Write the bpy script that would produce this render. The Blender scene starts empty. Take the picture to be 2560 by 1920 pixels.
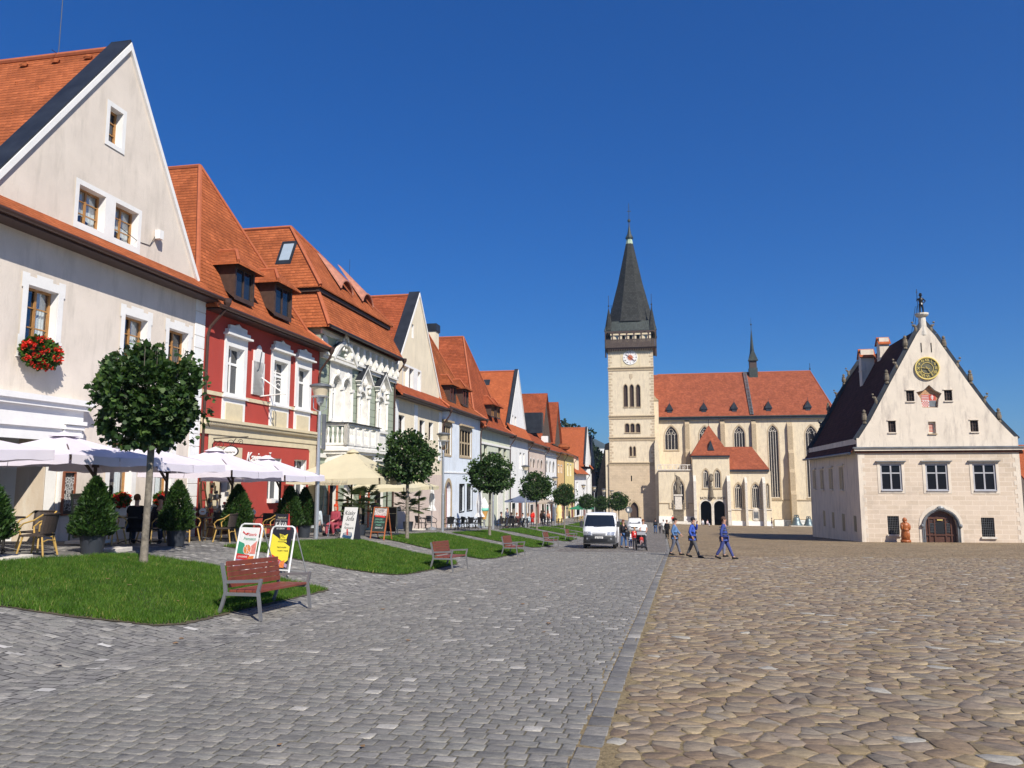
import bpy, math, random
import numpy as np
from mathutils import Matrix, Vector, geometry
random.seed(7)
R = math.radians
C = bpy.context.scene.collection
# ---------------------------------------------------------------- camera, world, sun
f = 1923.0; CAMZ = 1.7
th = math.atan((1200 - 960) / f); st, ct = math.sin(th), math.cos(th)
al = math.atan((1655 - 1280) / f * ct); sa, ca = math.sin(al), math.cos(al)
cam_d = bpy.data.cameras.new('camera'); cam = bpy.data.objects.new('camera', cam_d); C.objects.link(cam)
cam_d.sensor_width = 36; cam_d.lens = f / 2560 * 36; cam_d.clip_start = .1; cam_d.clip_end = 9000
cam.location = (0, 0, CAMZ); cam.rotation_euler = (math.pi / 2 + th, 0, 0)
bpy.context.scene.camera = cam
SUN_EL, SUN_AZ = 41.0, 151.0          # azimuth clockwise from +Y : behind the camera, to the right
w = bpy.data.worlds.new('World'); bpy.context.scene.world = w; w.use_nodes = True
nt = w.node_tree; bg = nt.nodes['Background']; sky = nt.nodes.new('ShaderNodeTexSky')
sky.sky_type = 'NISHITA'; sky.sun_disc = False; sky.sun_elevation = R(SUN_EL); sky.sun_rotation = R(SUN_AZ)
sky.altitude = 1000; sky.air_density = 1.0; sky.dust_density = 0.05; sky.ozone_density = 6.0
gm = nt.nodes.new('ShaderNodeGamma'); gm.inputs[1].default_value = .68; hs = nt.nodes.new('ShaderNodeHueSaturation'); hs.inputs['Saturation'].default_value = 1.5; hs.inputs['Hue'].default_value = .51
nt.links.new(sky.outputs[0], gm.inputs[0]); nt.links.new(gm.outputs[0], hs.inputs['Color']); ml = nt.nodes.new('ShaderNodeMix'); ml.data_type = 'RGBA'; ml.blend_type = 'MULTIPLY'; ml.inputs[0].default_value = 1; ml.inputs[7].default_value = (.36, .99, 1.38, 1)
nt.links.new(hs.outputs[0], ml.inputs[6]); nt.links.new(ml.outputs[2], bg.inputs[0]); bg.inputs[1].default_value = .097
sl = bpy.data.lights.new('sun', 'SUN'); sl.energy = 4.9; sl.angle = R(.5); sl.color = (1, .935, .84)
so = bpy.data.objects.new('sun', sl); C.objects.link(so)
sd = Vector((math.sin(R(SUN_AZ)) * math.cos(R(SUN_EL)), math.cos(R(SUN_AZ)) * math.cos(R(SUN_EL)), math.sin(R(SUN_EL))))
so.rotation_euler = sd.to_track_quat('Z', 'Y').to_euler(); so.location = (30, -30, 60)
vs = bpy.context.scene.view_settings; vs.view_transform = 'Standard'; vs.look = 'None'; vs.exposure = .38; vs.gamma = 1
bpy.context.scene.render.resolution_x = 1024; bpy.context.scene.render.resolution_y = 768
# ---------------------------------------------------------------- measuring helpers (photo pixel -> metres on a known plane)
def ray(u, v):
    q = (960 - v) / f; return ((u - 1280) / f, ct - q * st, st + q * ct)
def toLW(x, y): return x * sa + y * ca, x * ca - y * sa
def S(L, W, z=0): return Vector((L * sa + W * ca, L * ca - W * sa, z))
def F(u, v, D=17.0):
    x, y, z = ray(u, v); l, w_ = toLW(x, y); m = -D / w_; return l * m, CAMZ + z * m
def F2(u, v, Lp):
    x, y, z = ray(u, v); l, w_ = toLW(x, y); m = Lp / l; return w_ * m, CAMZ + z * m
def interp(x, t):
    if x <= t[0][0]: return t[0][1]
    for (a, b), (c, d) in zip(t, t[1:]):
        if x <= c: return b + (d - b) * (x - a) / (c - a)
    return t[-1][1]
def gs(L, W):
    y = L * ca - W * sa
    z = -.0507 * y + interp(W, [(-15.5, 1.1), (-13, 1.0), (-11.3, .77), (-6.9, 0)])
    k = max(0, min(1, (L - 90) / 90)); k = k * k * (3 - 2 * k)
    return z + k * interp(W, [(-17, 1.5), (-9, 1.4), (11, .5), (32, .2)])
def G(u, v):
    x, y, z = ray(u, v); m = 1.
    while m < 400:
        L, W = toLW(x * m, y * m)
        if CAMZ + z * m < gs(L, W): break
        m += .02
    return L, W
def WU(u, W, v=1330):
    x, y, z = ray(u, v); l, w_ = toLW(x, y); return l * W / w_, W
def P(L, W, dz=0): return S(L, W, gs(L, W) + dz)
ROT_ST = math.pi / 2 - al      # local x along the street (away), local y into the left row
ROT_X = -al                    # local x to the right across the square, local y away
# ---------------------------------------------------------------- mesh builder
class MB:
    def __init__(s, M=None): s.v = []; s.f = []; s.fm = []; s.mats = []; s.mi = 0; s.M = M or Matrix(); s.sm = []; s.smooth = False
    def mat(s, m):
        if m not in s.mats: s.mats.append(m)
        s.mi = s.mats.index(m); return s
    def add(s, vs, fs):
        n = len(s.v); M = s.M
        s.v += [tuple(M @ Vector(p)) for p in vs]
        for q in fs: s.f.append(tuple(i + n for i in q)); s.fm.append(s.mi); s.sm.append(s.smooth)
        return s
    def box(s, x0, x1, y0, y1, z0, z1):
        return s.add([(x0, y0, z0), (x1, y0, z0), (x1, y1, z0), (x0, y1, z0), (x0, y0, z1), (x1, y0, z1), (x1, y1, z1), (x0, y1, z1)],
                     [(3, 2, 1, 0), (4, 5, 6, 7), (0, 1, 5, 4), (1, 2, 6, 5), (2, 3, 7, 6), (3, 0, 4, 7)])
    def bbox(s, x0, x1, y0, y1, z0, z1, b=.01):   # box with chamfered vertical & top edges
        pts = [(x0 + b, y0), (x1 - b, y0), (x1, y0 + b), (x1, y1 - b), (x1 - b, y1), (x0 + b, y1), (x0, y1 - b), (x0, y0 + b)]
        cx, cy = (x0 + x1) / 2, (y0 + y1) / 2
        def sh(p, k): return (cx + (p[0] - cx) * (1 - k / max(1e-6, (x1 - x0) / 2)), cy + (p[1] - cy) * (1 - k / max(1e-6, (y1 - y0) / 2)))
        r = [[(*p, z0) for p in pts], [(*p, z1 - b) for p in pts], [(*sh(p, b), z1) for p in pts]]
        vs = sum(r, []); fs = [tuple(range(7, -1, -1)), tuple(range(16, 24))]
        for k in (0, 8):
            for i in range(8): fs.append((k + i, k + (i + 1) % 8, k + 8 + (i + 1) % 8, k + 8 + i))
        return s.add(vs, fs)
    def beam(s, p, q, w_=.05, h=None):    # square bar from p to q
        h = h or w_; p, q = Vector(p), Vector(q); d = q - p
        if d.length < 1e-6: return s
        rot = d.to_track_quat('Z', 'Y').to_matrix().to_4x4(); M = Matrix.Translation(p) @ rot; L = d.length
        vs = [M @ Vector(t) for t in ((-w_/2, -h/2, 0), (w_/2, -h/2, 0), (w_/2, h/2, 0), (-w_/2, h/2, 0), (-w_/2, -h/2, L), (w_/2, -h/2, L), (w_/2, h/2, L), (-w_/2, h/2, L))]
        return s.add(vs, [(3, 2, 1, 0), (4, 5, 6, 7), (0, 1, 5, 4), (1, 2, 6, 5), (2, 3, 7, 6), (3, 0, 4, 7)])
    def tube(s, pts, r=.02, n=8, cap=True):
        pts = [Vector(p) for p in pts]; rs = r if isinstance(r, (list, tuple)) else [r] * len(pts)
        vs = []; fs = []; up = None
        for i, p in enumerate(pts):
            d = (pts[min(i + 1, len(pts) - 1)] - pts[max(i - 1, 0)])
            if d.length < 1e-9: d = Vector((0, 0, 1))
            d.normalize()
            if up is None: up = d.orthogonal().normalized()
            else:
                up = up - d * up.dot(d)
                up = up.normalized() if up.length > 1e-6 else d.orthogonal().normalized()
            b = d.cross(up)
            for k in range(n):
                a = 2 * math.pi * k / n; vs.append(p + (up * math.cos(a) + b * math.sin(a)) * rs[i])
        for i in range(len(pts) - 1):
            for k in range(n): fs.append((i * n + k, i * n + (k + 1) % n, (i + 1) * n + (k + 1) % n, (i + 1) * n + k))
        if cap: fs.append(tuple(range(n - 1, -1, -1))); fs.append(tuple((len(pts) - 1) * n + k for k in range(n)))
        return s.add(vs, fs)
    def lathe(s, prof, c=(0, 0, 0), n=16, a0=0):    # prof: [(r,z)...]
        vs = []; fs = []
        for r, z in prof:
            for k in range(n):
                a = a0 + 2 * math.pi * k / n; vs.append((c[0] + r * math.cos(a), c[1] + r * math.sin(a), c[2] + z))
        for i in range(len(prof) - 1):
            for k in range(n): fs.append((i * n + k, i * n + (k + 1) % n, (i + 1) * n + (k + 1) % n, (i + 1) * n + k))
        if prof[0][0] > 1e-4: fs.append(tuple(range(n - 1, -1, -1)))
        if prof[-1][0] > 1e-4: fs.append(tuple((len(prof) - 1) * n + k for k in range(n)))
        return s.add(vs, fs)
    def ell(s, c, rx, ry, rz, n=10, m=6):
        vs = []; fs = []
        for i in range(m + 1):
            t = math.pi * i / m
            for k in range(n):
                a = 2 * math.pi * k / n; vs.append((c[0] + rx * math.sin(t) * math.cos(a), c[1] + ry * math.sin(t) * math.sin(a), c[2] - rz * math.cos(t)))
        for i in range(m):
            for k in range(n): fs.append((i * n + k, i * n + (k + 1) % n, (i + 1) * n + (k + 1) % n, (i + 1) * n + k))
        return s.add(vs, fs)
    def prism(s, poly, y0, y1):      # poly in (x,z), extruded y0..y1, counter-clockwise seen from -y
        n = len(poly); A = sum(poly[i][0] * poly[(i + 1) % n][1] - poly[(i + 1) % n][0] * poly[i][1] for i in range(n))
        if A < 0: poly = poly[::-1]
        vs = [(x, y0, z) for x, z in poly] + [(x, y1, z) for x, z in poly]
        fs = [tuple(range(n)), tuple(range(2 * n - 1, n - 1, -1))] + [(i, i + n, (i + 1) % n + n, (i + 1) % n) for i in range(n)]
        return s.add(vs, fs)
    def slab(s, pts, t=.12, dn=None):       # polygon in 3D with thickness t straight down
        n = len(pts); lo = [(p[0], p[1], p[2] - t) for p in pts]
        return s.add(list(pts) + lo, [tuple(range(n)), tuple(range(2 * n - 1, n - 1, -1))] + [(i, i + n, (i + 1) % n + n, (i + 1) % n) for i in range(n)])
    def wall(s, outer, holes=(), y=0, depth=.25, rev=None, back=False):
        loops = [[Vector((x, z, 0)) for x, z in lp] for lp in [outer] + list(holes)]
        flat = [p for lp in loops for p in lp]; tri = geometry.tessellate_polygon(loops); fs = []
        for a, b, c in tri:
            A = (flat[b] - flat[a]).cross(flat[c] - flat[a]).z; fs.append((a, b, c) if A > 0 else (a, c, b))
        s.add([(p.x, y, p.y) for p in flat], fs)
        cur = s.mi
        if rev: s.mat(rev)
        for h in holes:
            n = len(h); A = sum(h[i][0] * h[(i + 1) % n][1] - h[(i + 1) % n][0] * h[i][1] for i in range(n))
            if A < 0: h = h[::-1]
            s.add([(x, y, z) for x, z in h] + [(x, y + depth, z) for x, z in h], [(i, (i + 1) % n, (i + 1) % n + n, i + n) for i in range(n)])
        s.mi = cur; return s
    def build(s, name, parent=None, label=None, smooth=False):
        me = bpy.data.meshes.new(name); me.from_pydata(s.v, [], s.f); 
        for m in s.mats: me.materials.append(m)
        nf = len(s.f); me.polygons.foreach_set('material_index', s.fm)
        if smooth: me.polygons.foreach_set('use_smooth', [True] * nf)
        elif any(s.sm): me.polygons.foreach_set('use_smooth', s.sm)
        uvplanar(me)
        o = bpy.data.objects.new(name, me); C.objects.link(o)
        if parent: o.parent = parent
        if label: o['label'] = label
        return o
def uvplanar(me):
    nl = len(me.loops); nf = len(me.polygons)
    if nf == 0: return
    co = np.empty(len(me.vertices) * 3); me.vertices.foreach_get('co', co); co = co.reshape(-1, 3)
    nr = np.empty(nf * 3); me.polygons.foreach_get('normal', nr); nr = nr.reshape(-1, 3)
    li = np.empty(nl, dtype=np.int32); me.loops.foreach_get('vertex_index', li)
    lt = np.empty(nf, dtype=np.int32); me.polygons.foreach_get('loop_total', lt)
    t = np.stack([-nr[:, 1], nr[:, 0], np.zeros(nf)], 1); ln = np.linalg.norm(t, axis=1); flat = ln < .02
    t[flat] = (1, 0, 0); ln[flat] = 1; t /= ln[:, None]; b = np.cross(nr, t)
    t = np.repeat(t, lt, 0); b = np.repeat(b, lt, 0); p = co[li]
    uv = np.stack([(p * t).sum(1), (p * b).sum(1)], 1)
    l = me.uv_layers.new(name='UVMap'); l.data.foreach_set('uv', uv.ravel().astype(np.float32))
def npmesh(name, verts, faces, mats, parent=None, smooth=False, col=None, uv=False):
    """verts (n,3) array, faces (m,k) array"""
    me = bpy.data.meshes.new(name); n = len(verts); m, k = faces.shape
    me.vertices.add(n); me.vertices.foreach_set('co', np.asarray(verts, dtype=np.float32).ravel())
    me.loops.add(m * k); me.loops.foreach_set('vertex_index', faces.astype(np.int32).ravel())
    me.polygons.add(m); me.polygons.foreach_set('loop_start', np.arange(0, m * k, k, dtype=np.int32))
    if smooth: me.polygons.foreach_set('use_smooth', [True] * m)
    me.update(calc_edges=True)
    for mt in mats: me.materials.append(mt)
    if col is not None:
        ca_ = me.color_attributes.new('Col', 'FLOAT_COLOR', 'CORNER')
        ca_.data.foreach_set('color', np.asarray(col, dtype=np.float32).ravel())
    if uv: uvplanar(me)
    o = bpy.data.objects.new(name, me); C.objects.link(o)
    if parent: o.parent = parent
    return o
def tag(o, label=None, cat=None, group=None, kind=None):
    if label: o['label'] = label
    if cat: o['category'] = cat
    if group: o['group'] = group
    if kind: o['kind'] = kind
    return o
def thing(name, label, cat, loc=(0, 0, 0), rot=0, group=None):
    o = bpy.data.objects.new(name, None); C.objects.link(o); o.location = loc
    o.rotation_euler = (0, 0, rot) if not isinstance(rot, tuple) else rot
    o.empty_display_size = .2
    return tag(o, label, cat, group)
def dup(src, loc, rot=None, label=None, scale=None, group=None):
    def cp(o, par):
        c = o.copy(); C.objects.link(c); c.parent = par
        for ch in o.children: cp(ch, c)
        return c
    r = cp(src, None); r.location = loc
    if rot is not None: r.rotation_euler = (0, 0, rot)
    if label: r['label'] = label
    if group: r['group'] = group
    if scale: r.scale = (scale,) * 3 if not isinstance(scale, tuple) else scale
    return r
def text(parent, name, s, size, loc, rot, mat, ext=.004, align='CENTER', sx=1, shear=0, label=None):
    cu = bpy.data.curves.new('t', 'FONT'); cu.body = s; cu.size = size; cu.extrude = ext; cu.align_x = align; cu.align_y = 'CENTER'; cu.shear = shear
    cu.resolution_u = 2
    o = bpy.data.objects.new('t', cu); C.objects.link(o); bpy.context.view_layer.update()
    me = bpy.data.meshes.new_from_object(o.evaluated_get(bpy.context.evaluated_depsgraph_get())); bpy.data.objects.remove(o)
    me.materials.clear(); me.materials.append(mat)
    o = bpy.data.objects.new(name, me); C.objects.link(o); o.parent = parent; o.location = loc; o.rotation_euler = rot; o.scale = (sx, 1, 1)
    if label: o['label'] = label
    return o
# ---------------------------------------------------------------- materials
def _new(name):
    m = bpy.data.materials.new(name); m.use_nodes = True; t = m.node_tree
    return m, t, t.nodes['Principled BSDF'], t.nodes.new, t.links.new
def _noise(t, scale, detail=4, coord='P', rough=.6):
    n = t.nodes.new('ShaderNodeTexNoise'); n.inputs['Scale'].default_value = scale; n.inputs['Detail'].default_value = detail; n.inputs['Roughness'].default_value = rough
    if coord == 'P': g = t.nodes.new('ShaderNodeNewGeometry'); t.links.new(g.outputs['Position'], n.inputs['Vector'])
    elif coord == 'O': g = t.nodes.new('ShaderNodeTexCoord'); t.links.new(g.outputs['Object'], n.inputs['Vector'])
    elif coord is not None: t.links.new(coord, n.inputs['Vector'])
    return n
def _ramp(t, fac, stops):
    r = t.nodes.new('ShaderNodeValToRGB'); e = r.color_ramp.elements
    e[0].position, e[0].color = stops[0][0], (*stops[0][1], 1); e[1].position, e[1].color = stops[-1][0], (*stops[-1][1], 1)
    for p, c in stops[1:-1]: x = e.new(p); x.color = (*c, 1)
    t.links.new(fac, r.inputs[0]); return r.outputs[0]
def _mix(t, fac, a, b, mode='MIX'):
    m = t.nodes.new('ShaderNodeMix'); m.data_type = 'RGBA'; m.blend_type = mode
    for k, v in ((0, fac), (6, a), (7, b)):
        if hasattr(v, 'links') or hasattr(v, 'is_linked'): t.links.new(v, m.inputs[k])
        else: m.inputs[k].default_value = v if not isinstance(v, tuple) else (*v, 1)
    return m.outputs[2]
def _math(t, op, a, b=None, c=None):
    m = t.nodes.new('ShaderNodeMath'); m.operation = op
    for k, v in enumerate((a, b, c)):
        if v is None: continue
        if isinstance(v, (int, float)): m.inputs[k].default_value = v
        else: t.links.new(v, m.inputs[k])
    return m.outputs[0]
def _bump(t, h, dist=.01, strength=1, nrm=None):
    b = t.nodes.new('ShaderNodeBump'); b.inputs['Distance'].default_value = dist; b.inputs['Strength'].default_value = strength
    t.links.new(h, b.inputs['Height'])
    if nrm: t.links.new(nrm, b.inputs['Normal'])
    return b.outputs[0]
def sc(c, k): return tuple(min(1, x * k) for x in c)
def plain(name, c, rough=.7, var=.12, vs_=3, bs=0, bd=.003, metal=0, spec=.5, coord='P', coat=0):
    m, t, p, N, K = _new(name)
    if var: K(_ramp(t, _noise(t, vs_, 5, coord).outputs[0], [(.3, sc(c, 1 - var)), (.7, sc(c, 1 + var))]), p.inputs['Base Color'])
    else: p.inputs['Base Color'].default_value = (*c, 1)
    p.inputs['Roughness'].default_value = rough; p.inputs['Metallic'].default_value = metal; p.inputs['Specular IOR Level'].default_value = spec
    if coat: p.inputs['Coat Weight'].default_value = coat; p.inputs['Coat Roughness'].default_value = .05
    if bs: K(_bump(t, _noise(t, bs, 4, coord).outputs[0], bd), p.inputs['Normal'])
    return m
def plaster(name, c, dirt=.25, groove=None, stain=(.32, .29, .24)):
    """rendered wall: fine grain, broad tonal patches, streaky dirt"""
    m, t, p, N, K = _new(name)
    g = N('ShaderNodeNewGeometry'); mp = N('ShaderNodeMapping'); mp.inputs['Scale'].default_value = (1.1, 1.1, .22); K(g.outputs[0], mp.inputs[0])
    a = _ramp(t, _noise(t, .9, 6).outputs[0], [(.35, sc(c, .93)), (.65, sc(c, 1.04))])
    s_ = _ramp(t, _noise(t, 2.2, 8, mp.outputs[0], .7).outputs[0], [(.50, (0, 0, 0)), (.74, (min(1, dirt * 1.3),) * 3)])
    col = _mix(t, s_, a, stain)
    if groove:
        uv = N('ShaderNodeUVMap'); sx = N('ShaderNodeSeparateXYZ'); K(uv.outputs[0], sx.inputs[0])
        fr = _math(t, 'FRACT', _math(t, 'DIVIDE', sx.outputs[1], groove)); ln = _math(t, 'LESS_THAN', fr, .06)
        col = _mix(t, _math(t, 'MULTIPLY', ln, .55), col, sc(c, .3)); 
        K(_bump(t, _math(t, 'SUBTRACT', 1, ln), .03), p.inputs['Normal'])
    else: K(_bump(t, _noise(t, 14, 6).outputs[0], .006), p.inputs['Normal'])
    K(col, p.inputs['Base Color']); p.inputs['Roughness'].default_value = .9; p.inputs['Specular IOR Level'].default_value = .2
    return m
def tiles(name, c1, c2, w_=.20, h=.19, dark=.35, patch=.3):
    """overlapping beaver-tail clay tiles laid out in the face's own metres"""
    m, t, p, N, K = _new(name)
    uv = N('ShaderNodeUVMap'); sx = N('ShaderNodeSeparateXYZ'); K(uv.outputs[0], sx.inputs[0]); u, v = sx.outputs[0], sx.outputs[1]
    row = _math(t, 'FLOOR', _math(t, 'DIVIDE', v, h)); u2 = _math(t, 'ADD', u, _math(t, 'MULTIPLY', row, w_ * .5))
    wav = _math(t, 'MULTIPLY', _math(t, 'ABSOLUTE', _math(t, 'SINE', _math(t, 'MULTIPLY', u2, math.pi / w_))), -.026)
    v2 = _math(t, 'ADD', v, wav); fr = _math(t, 'FRACT', _math(t, 'DIVIDE', v2, h)); row2 = _math(t, 'FLOOR', _math(t, 'DIVIDE', v2, h))
    cx = N('ShaderNodeCombineXYZ'); K(_math(t, 'FLOOR', _math(t, 'DIVIDE', u2, w_)), cx.inputs[0]); K(row2, cx.inputs[1])
    wn = N('ShaderNodeTexWhiteNoise'); wn.noise_dimensions = '2D'; K(cx.outputs[0], wn.inputs['Vector'])
    base = _ramp(t, wn.outputs[0], [(0, sc(tuple((x + y) / 2 for x, y in zip(c1, c2)), .93)), (.75, c2), (1, sc(c2, 1.15))])
    pt = _ramp(t, _noise(t, .8, 8, 'P', .7).outputs[0], [(.4, (1 - patch,) * 3), (.62, (1, 1, 1))])
    base = _mix(t, 1.0, base, pt, 'MULTIPLY')
    gap = _math(t, 'LESS_THAN', fr, .2); base = _mix(t, _math(t, 'MULTIPLY', gap, 1 - dark), base, sc(c1, .28))  # shadow in the gap between tile rows, painted into the colour
    K(base, p.inputs['Base Color']); p.inputs['Roughness'].default_value = .95; p.inputs['Specular IOR Level'].default_value = .08
    K(_bump(t, _math(t, 'SUBTRACT', 1, fr), .05, 1), p.inputs['Normal']); return m
def ashlar(name, c1, c2, mortar, w_, h, mort=.02, dirt=.2, squash=1):
    m, t, p, N, K = _new(name); uv = N('ShaderNodeUVMap')
    nz = _noise(t, 1.2, 3, 'P'); add = N('ShaderNodeMixRGB'); add.blend_type = 'ADD'; add.inputs[0].default_value = .05; K(uv.outputs[0], add.inputs[1]); K(nz.outputs[1], add.inputs[2])
    b = N('ShaderNodeTexBrick'); K(add.outputs[0], b.inputs[0]); b.inputs['Scale'].default_value = 1; b.inputs['Brick Width'].default_value = w_; b.inputs['Row Height'].default_value = h
    b.inputs['Mortar Size'].default_value = mort; b.inputs['Mortar Smooth'].default_value = .5; b.inputs['Color1'].default_value = (*c1, 1); b.inputs['Color2'].default_value = (*c2, 1); b.inputs['Mortar'].default_value = (*mortar, 1)
    s_ = _ramp(t, _noise(t, .6, 8, 'P', .7).outputs[0], [(.5, (1, 1, 1)), (.78, (1 - dirt,) * 3)])
    K(_mix(t, 1.0, b.outputs[0], s_, 'MULTIPLY'), p.inputs['Base Color']); p.inputs['Roughness'].default_value = .9; p.inputs['Specular IOR Level'].default_value = .2
    K(_bump(t, _noise(t, 9, 6).outputs[0], .01), p.inputs['Normal']); return m
def glassm(name, c=(.015, .02, .03), rough=.04):
    m, t, p, N, K = _new(name); p.inputs['Base Color'].default_value = (*c, 1); p.inputs['Roughness'].default_value = rough; p.inputs['Specular IOR Level'].default_value = .8
    K(_bump(t, _noise(t, .9, 2).outputs[0], .01, .5), p.inputs['Normal']); return m
def clearglass(name):
    m = bpy.data.materials.new(name); m.use_nodes = True; t = m.node_tree; t.nodes.clear()
    o = t.nodes.new('ShaderNodeOutputMaterial'); mx = t.nodes.new('ShaderNodeMixShader'); tr = t.nodes.new('ShaderNodeBsdfTransparent'); gl = t.nodes.new('ShaderNodeBsdfGlossy')
    gl.inputs['Roughness'].default_value = .02; gl.inputs[0].default_value = (.9, .95, 1, 1); mx.inputs[0].default_value = .22; tr.inputs[0].default_value = (.8, .85, .85, 1)
    t.links.new(tr.outputs[0], mx.inputs[1]); t.links.new(gl.outputs[0], mx.inputs[2]); t.links.new(mx.outputs[0], o.inputs[0]); return m
def foliage(name, c1, c2, c3=None, transl=.25, scale=2.5):
    m, t, p, N, K = _new(name)
    oi = N('ShaderNodeNewGeometry'); rp = _ramp(t, oi.outputs['Random Per Island'], [(0, c1), (.6, c2), (1, c3 or sc(c2, 1.5))])
    nz = _ramp(t, _noise(t, scale, 3).outputs[0], [(.3, (.65,) * 3), (.7, (1.25,) * 3)])
    col = _mix(t, 1.0, rp, nz, 'MULTIPLY'); K(col, p.inputs['Base Color']); p.inputs['Roughness'].default_value = .5; p.inputs['Specular IOR Level'].default_value = .35
    if transl:
        tr = N('ShaderNodeBsdfTranslucent'); K(_mix(t, 1.0, col, (1.3, 1.5, .5), 'MULTIPLY'), tr.inputs[0]); mx = N('ShaderNodeMixShader'); mx.inputs[0].default_value = transl
        K(p.outputs[0], mx.inputs[1]); K(tr.outputs[0], mx.inputs[2]); K(mx.outputs[0], t.nodes['Material Output'].inputs[0])
    return m
M = {}
M['cream'] = plaster('cream_render', (.72, .64, .55), .3)
M['cream_old'] = plaster('worn_cream_render', (.60, .50, .38), .7, stain=(.72, .66, .55))
M['white'] = plaster('white_render', (.82, .82, .80), .2)
M['trimw'] = plain('white_trim', (.80, .79, .76), .8, .06, 2, 20, .003)
M['red'] = plaster('red_render', (.43, .066, .05), .1, stain=(.3, .12, .1))
M['buff'] = plain('buff_trim', (.66, .57, .38), .85, .08, 3, 20, .003)
M['sage'] = plaster('sage_render', (.35, .40, .31), .3, groove=.42)
M['ornw'] = plain('ornament_white', (.76, .74, .68), .85, .12, 3, 12, .006)
M['cream2'] = plaster('warm_cream_render', (.80, .70, .52), .25)
M['ice'] = plaster('ice_white_render', (.72, .78, .84), .25)
M['palegreen'] = plaster('pale_green_render', (.60, .63, .50), .3)
M['pinkish'] = plaster('rose_beige_render', (.66, .54, .46), .3)
M['orange'] = plaster('apricot_render', (.72, .46, .2), .3)
M['yellow'] = plaster('yellow_render', (.78, .62, .25), .2)
M['pink'] = plaster('pink_render', (.68, .3, .24), .2)
M['church'] = plaster('church_render', (.70, .60, .43), .85, stain=(.5, .42, .32))
M['church_old'] = ashlar('worn_ashlar', (.60, .48, .33), (.54, .43, .30), (.47, .37, .26), .9, .42, .02, .3)
M['stone'] = plain('sandstone', (.42, .33, .21), .9, .2, 4, 12, .01)
M['palestone'] = plain('pale_limestone', (.62, .57, .49), .9, .18, 3, 12, .01)
M['thall'] = ashlar('town_hall_ashlar', (.59, .485, .37), (.66, .55, .435), (.71, .61, .495), .95, .36, .03, .22)
M['thplaster'] = plaster('town_hall_render', (.72, .635, .52), .6, stain=(.36, .31, .27))
M['quoin'] = plain('quoin_stone', (.50, .40, .27), .9, .15, 3, 12, .006)
M['tile1'] = tiles('orange_roof_tiles', (.34, .092, .036), (.43, .125, .048))
M['tile2'] = tiles('red_orange_roof_tiles', (.31, .075, .034), (.39, .10, .042))
M['tile3'] = tiles('bright_orange_roof_tiles', (.41, .108, .042), (.48, .13, .05), patch=.12)
M['tile4'] = tiles('old_brown_orange_tiles', (.30, .08, .03), (.39, .115, .042), patch=.4)
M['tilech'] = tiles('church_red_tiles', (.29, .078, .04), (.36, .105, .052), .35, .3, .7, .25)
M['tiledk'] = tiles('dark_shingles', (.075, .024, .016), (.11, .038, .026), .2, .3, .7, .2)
M['ridge'] = plain('ridge_tile', (.40, .11, .042), .75, .15, 5)
M['lead'] = plain('dark_sheet_metal', (.035, .04, .048), .45, .3, 1.5, metal=.4)
M['leadgrey'] = plain('grey_sheet_metal', (.18, .19, .2), .5, .3, 1.5, metal=.5)
M['gutter'] = plain('brown_metal', (.075, .04, .03), .45, .1, metal=.3)
M['wood'] = plain('honey_wood', (.38, .19, .06), .5, .2, 6)
M['wooddk'] = plain('dark_brown_wood', (.06, .035, .025), .6, .25, 6)
M['plank'] = plain('weathered_planks', (.085, .062, .05), .85, .4, 4)
M['frameW'] = plain('white_frame', (.8, .8, .78), .5, .04)
M['frameG'] = plain('grey_frame', (.38, .38, .4), .6, .1)
M['frameR'] = plain('red_brown_frame', (.22, .05, .03), .5, .1)
M['glass'] = glassm('window_glass'); M['clear'] = clearglass('clear_window_glass'); M['skyglass'] = plain('skylight_pane', (.35, .42, .48), .08, .05, spec=.9)
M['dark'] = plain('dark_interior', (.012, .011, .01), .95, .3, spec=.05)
M['curtain'] = plain('lace_curtain', (.75, .76, .78), .9, .15, 12)
M['black'] = plain('black_paint', (.012, .012, .014), .4, .1); M['iron'] = plain('wrought_iron', (.02, .018, .016), .5, .2)
M['chrome'] = plain('galvanised_steel', (.52, .54, .56), .35, .08, metal=.7)
M['copper'] = plain('green_copper', (.03, .04, .034), .6, .5, 2)
M['slate'] = ashlar('spire_slate', (.032, .033, .031), (.055, .056, .052), (.022, .024, .021), .6, .45, .05, .45)
M['copperg'] = plain('verdigris', (.34, .42, .30), .7, .3, 1.5)
M['statue'] = plain('weathered_statue_stone', (.17, .14, .10), .9, .4, 4)
M['gold'] = plain('gilding', (.85, .66, .2), .35, .1, metal=.2)
def grp_text(): pass
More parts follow.
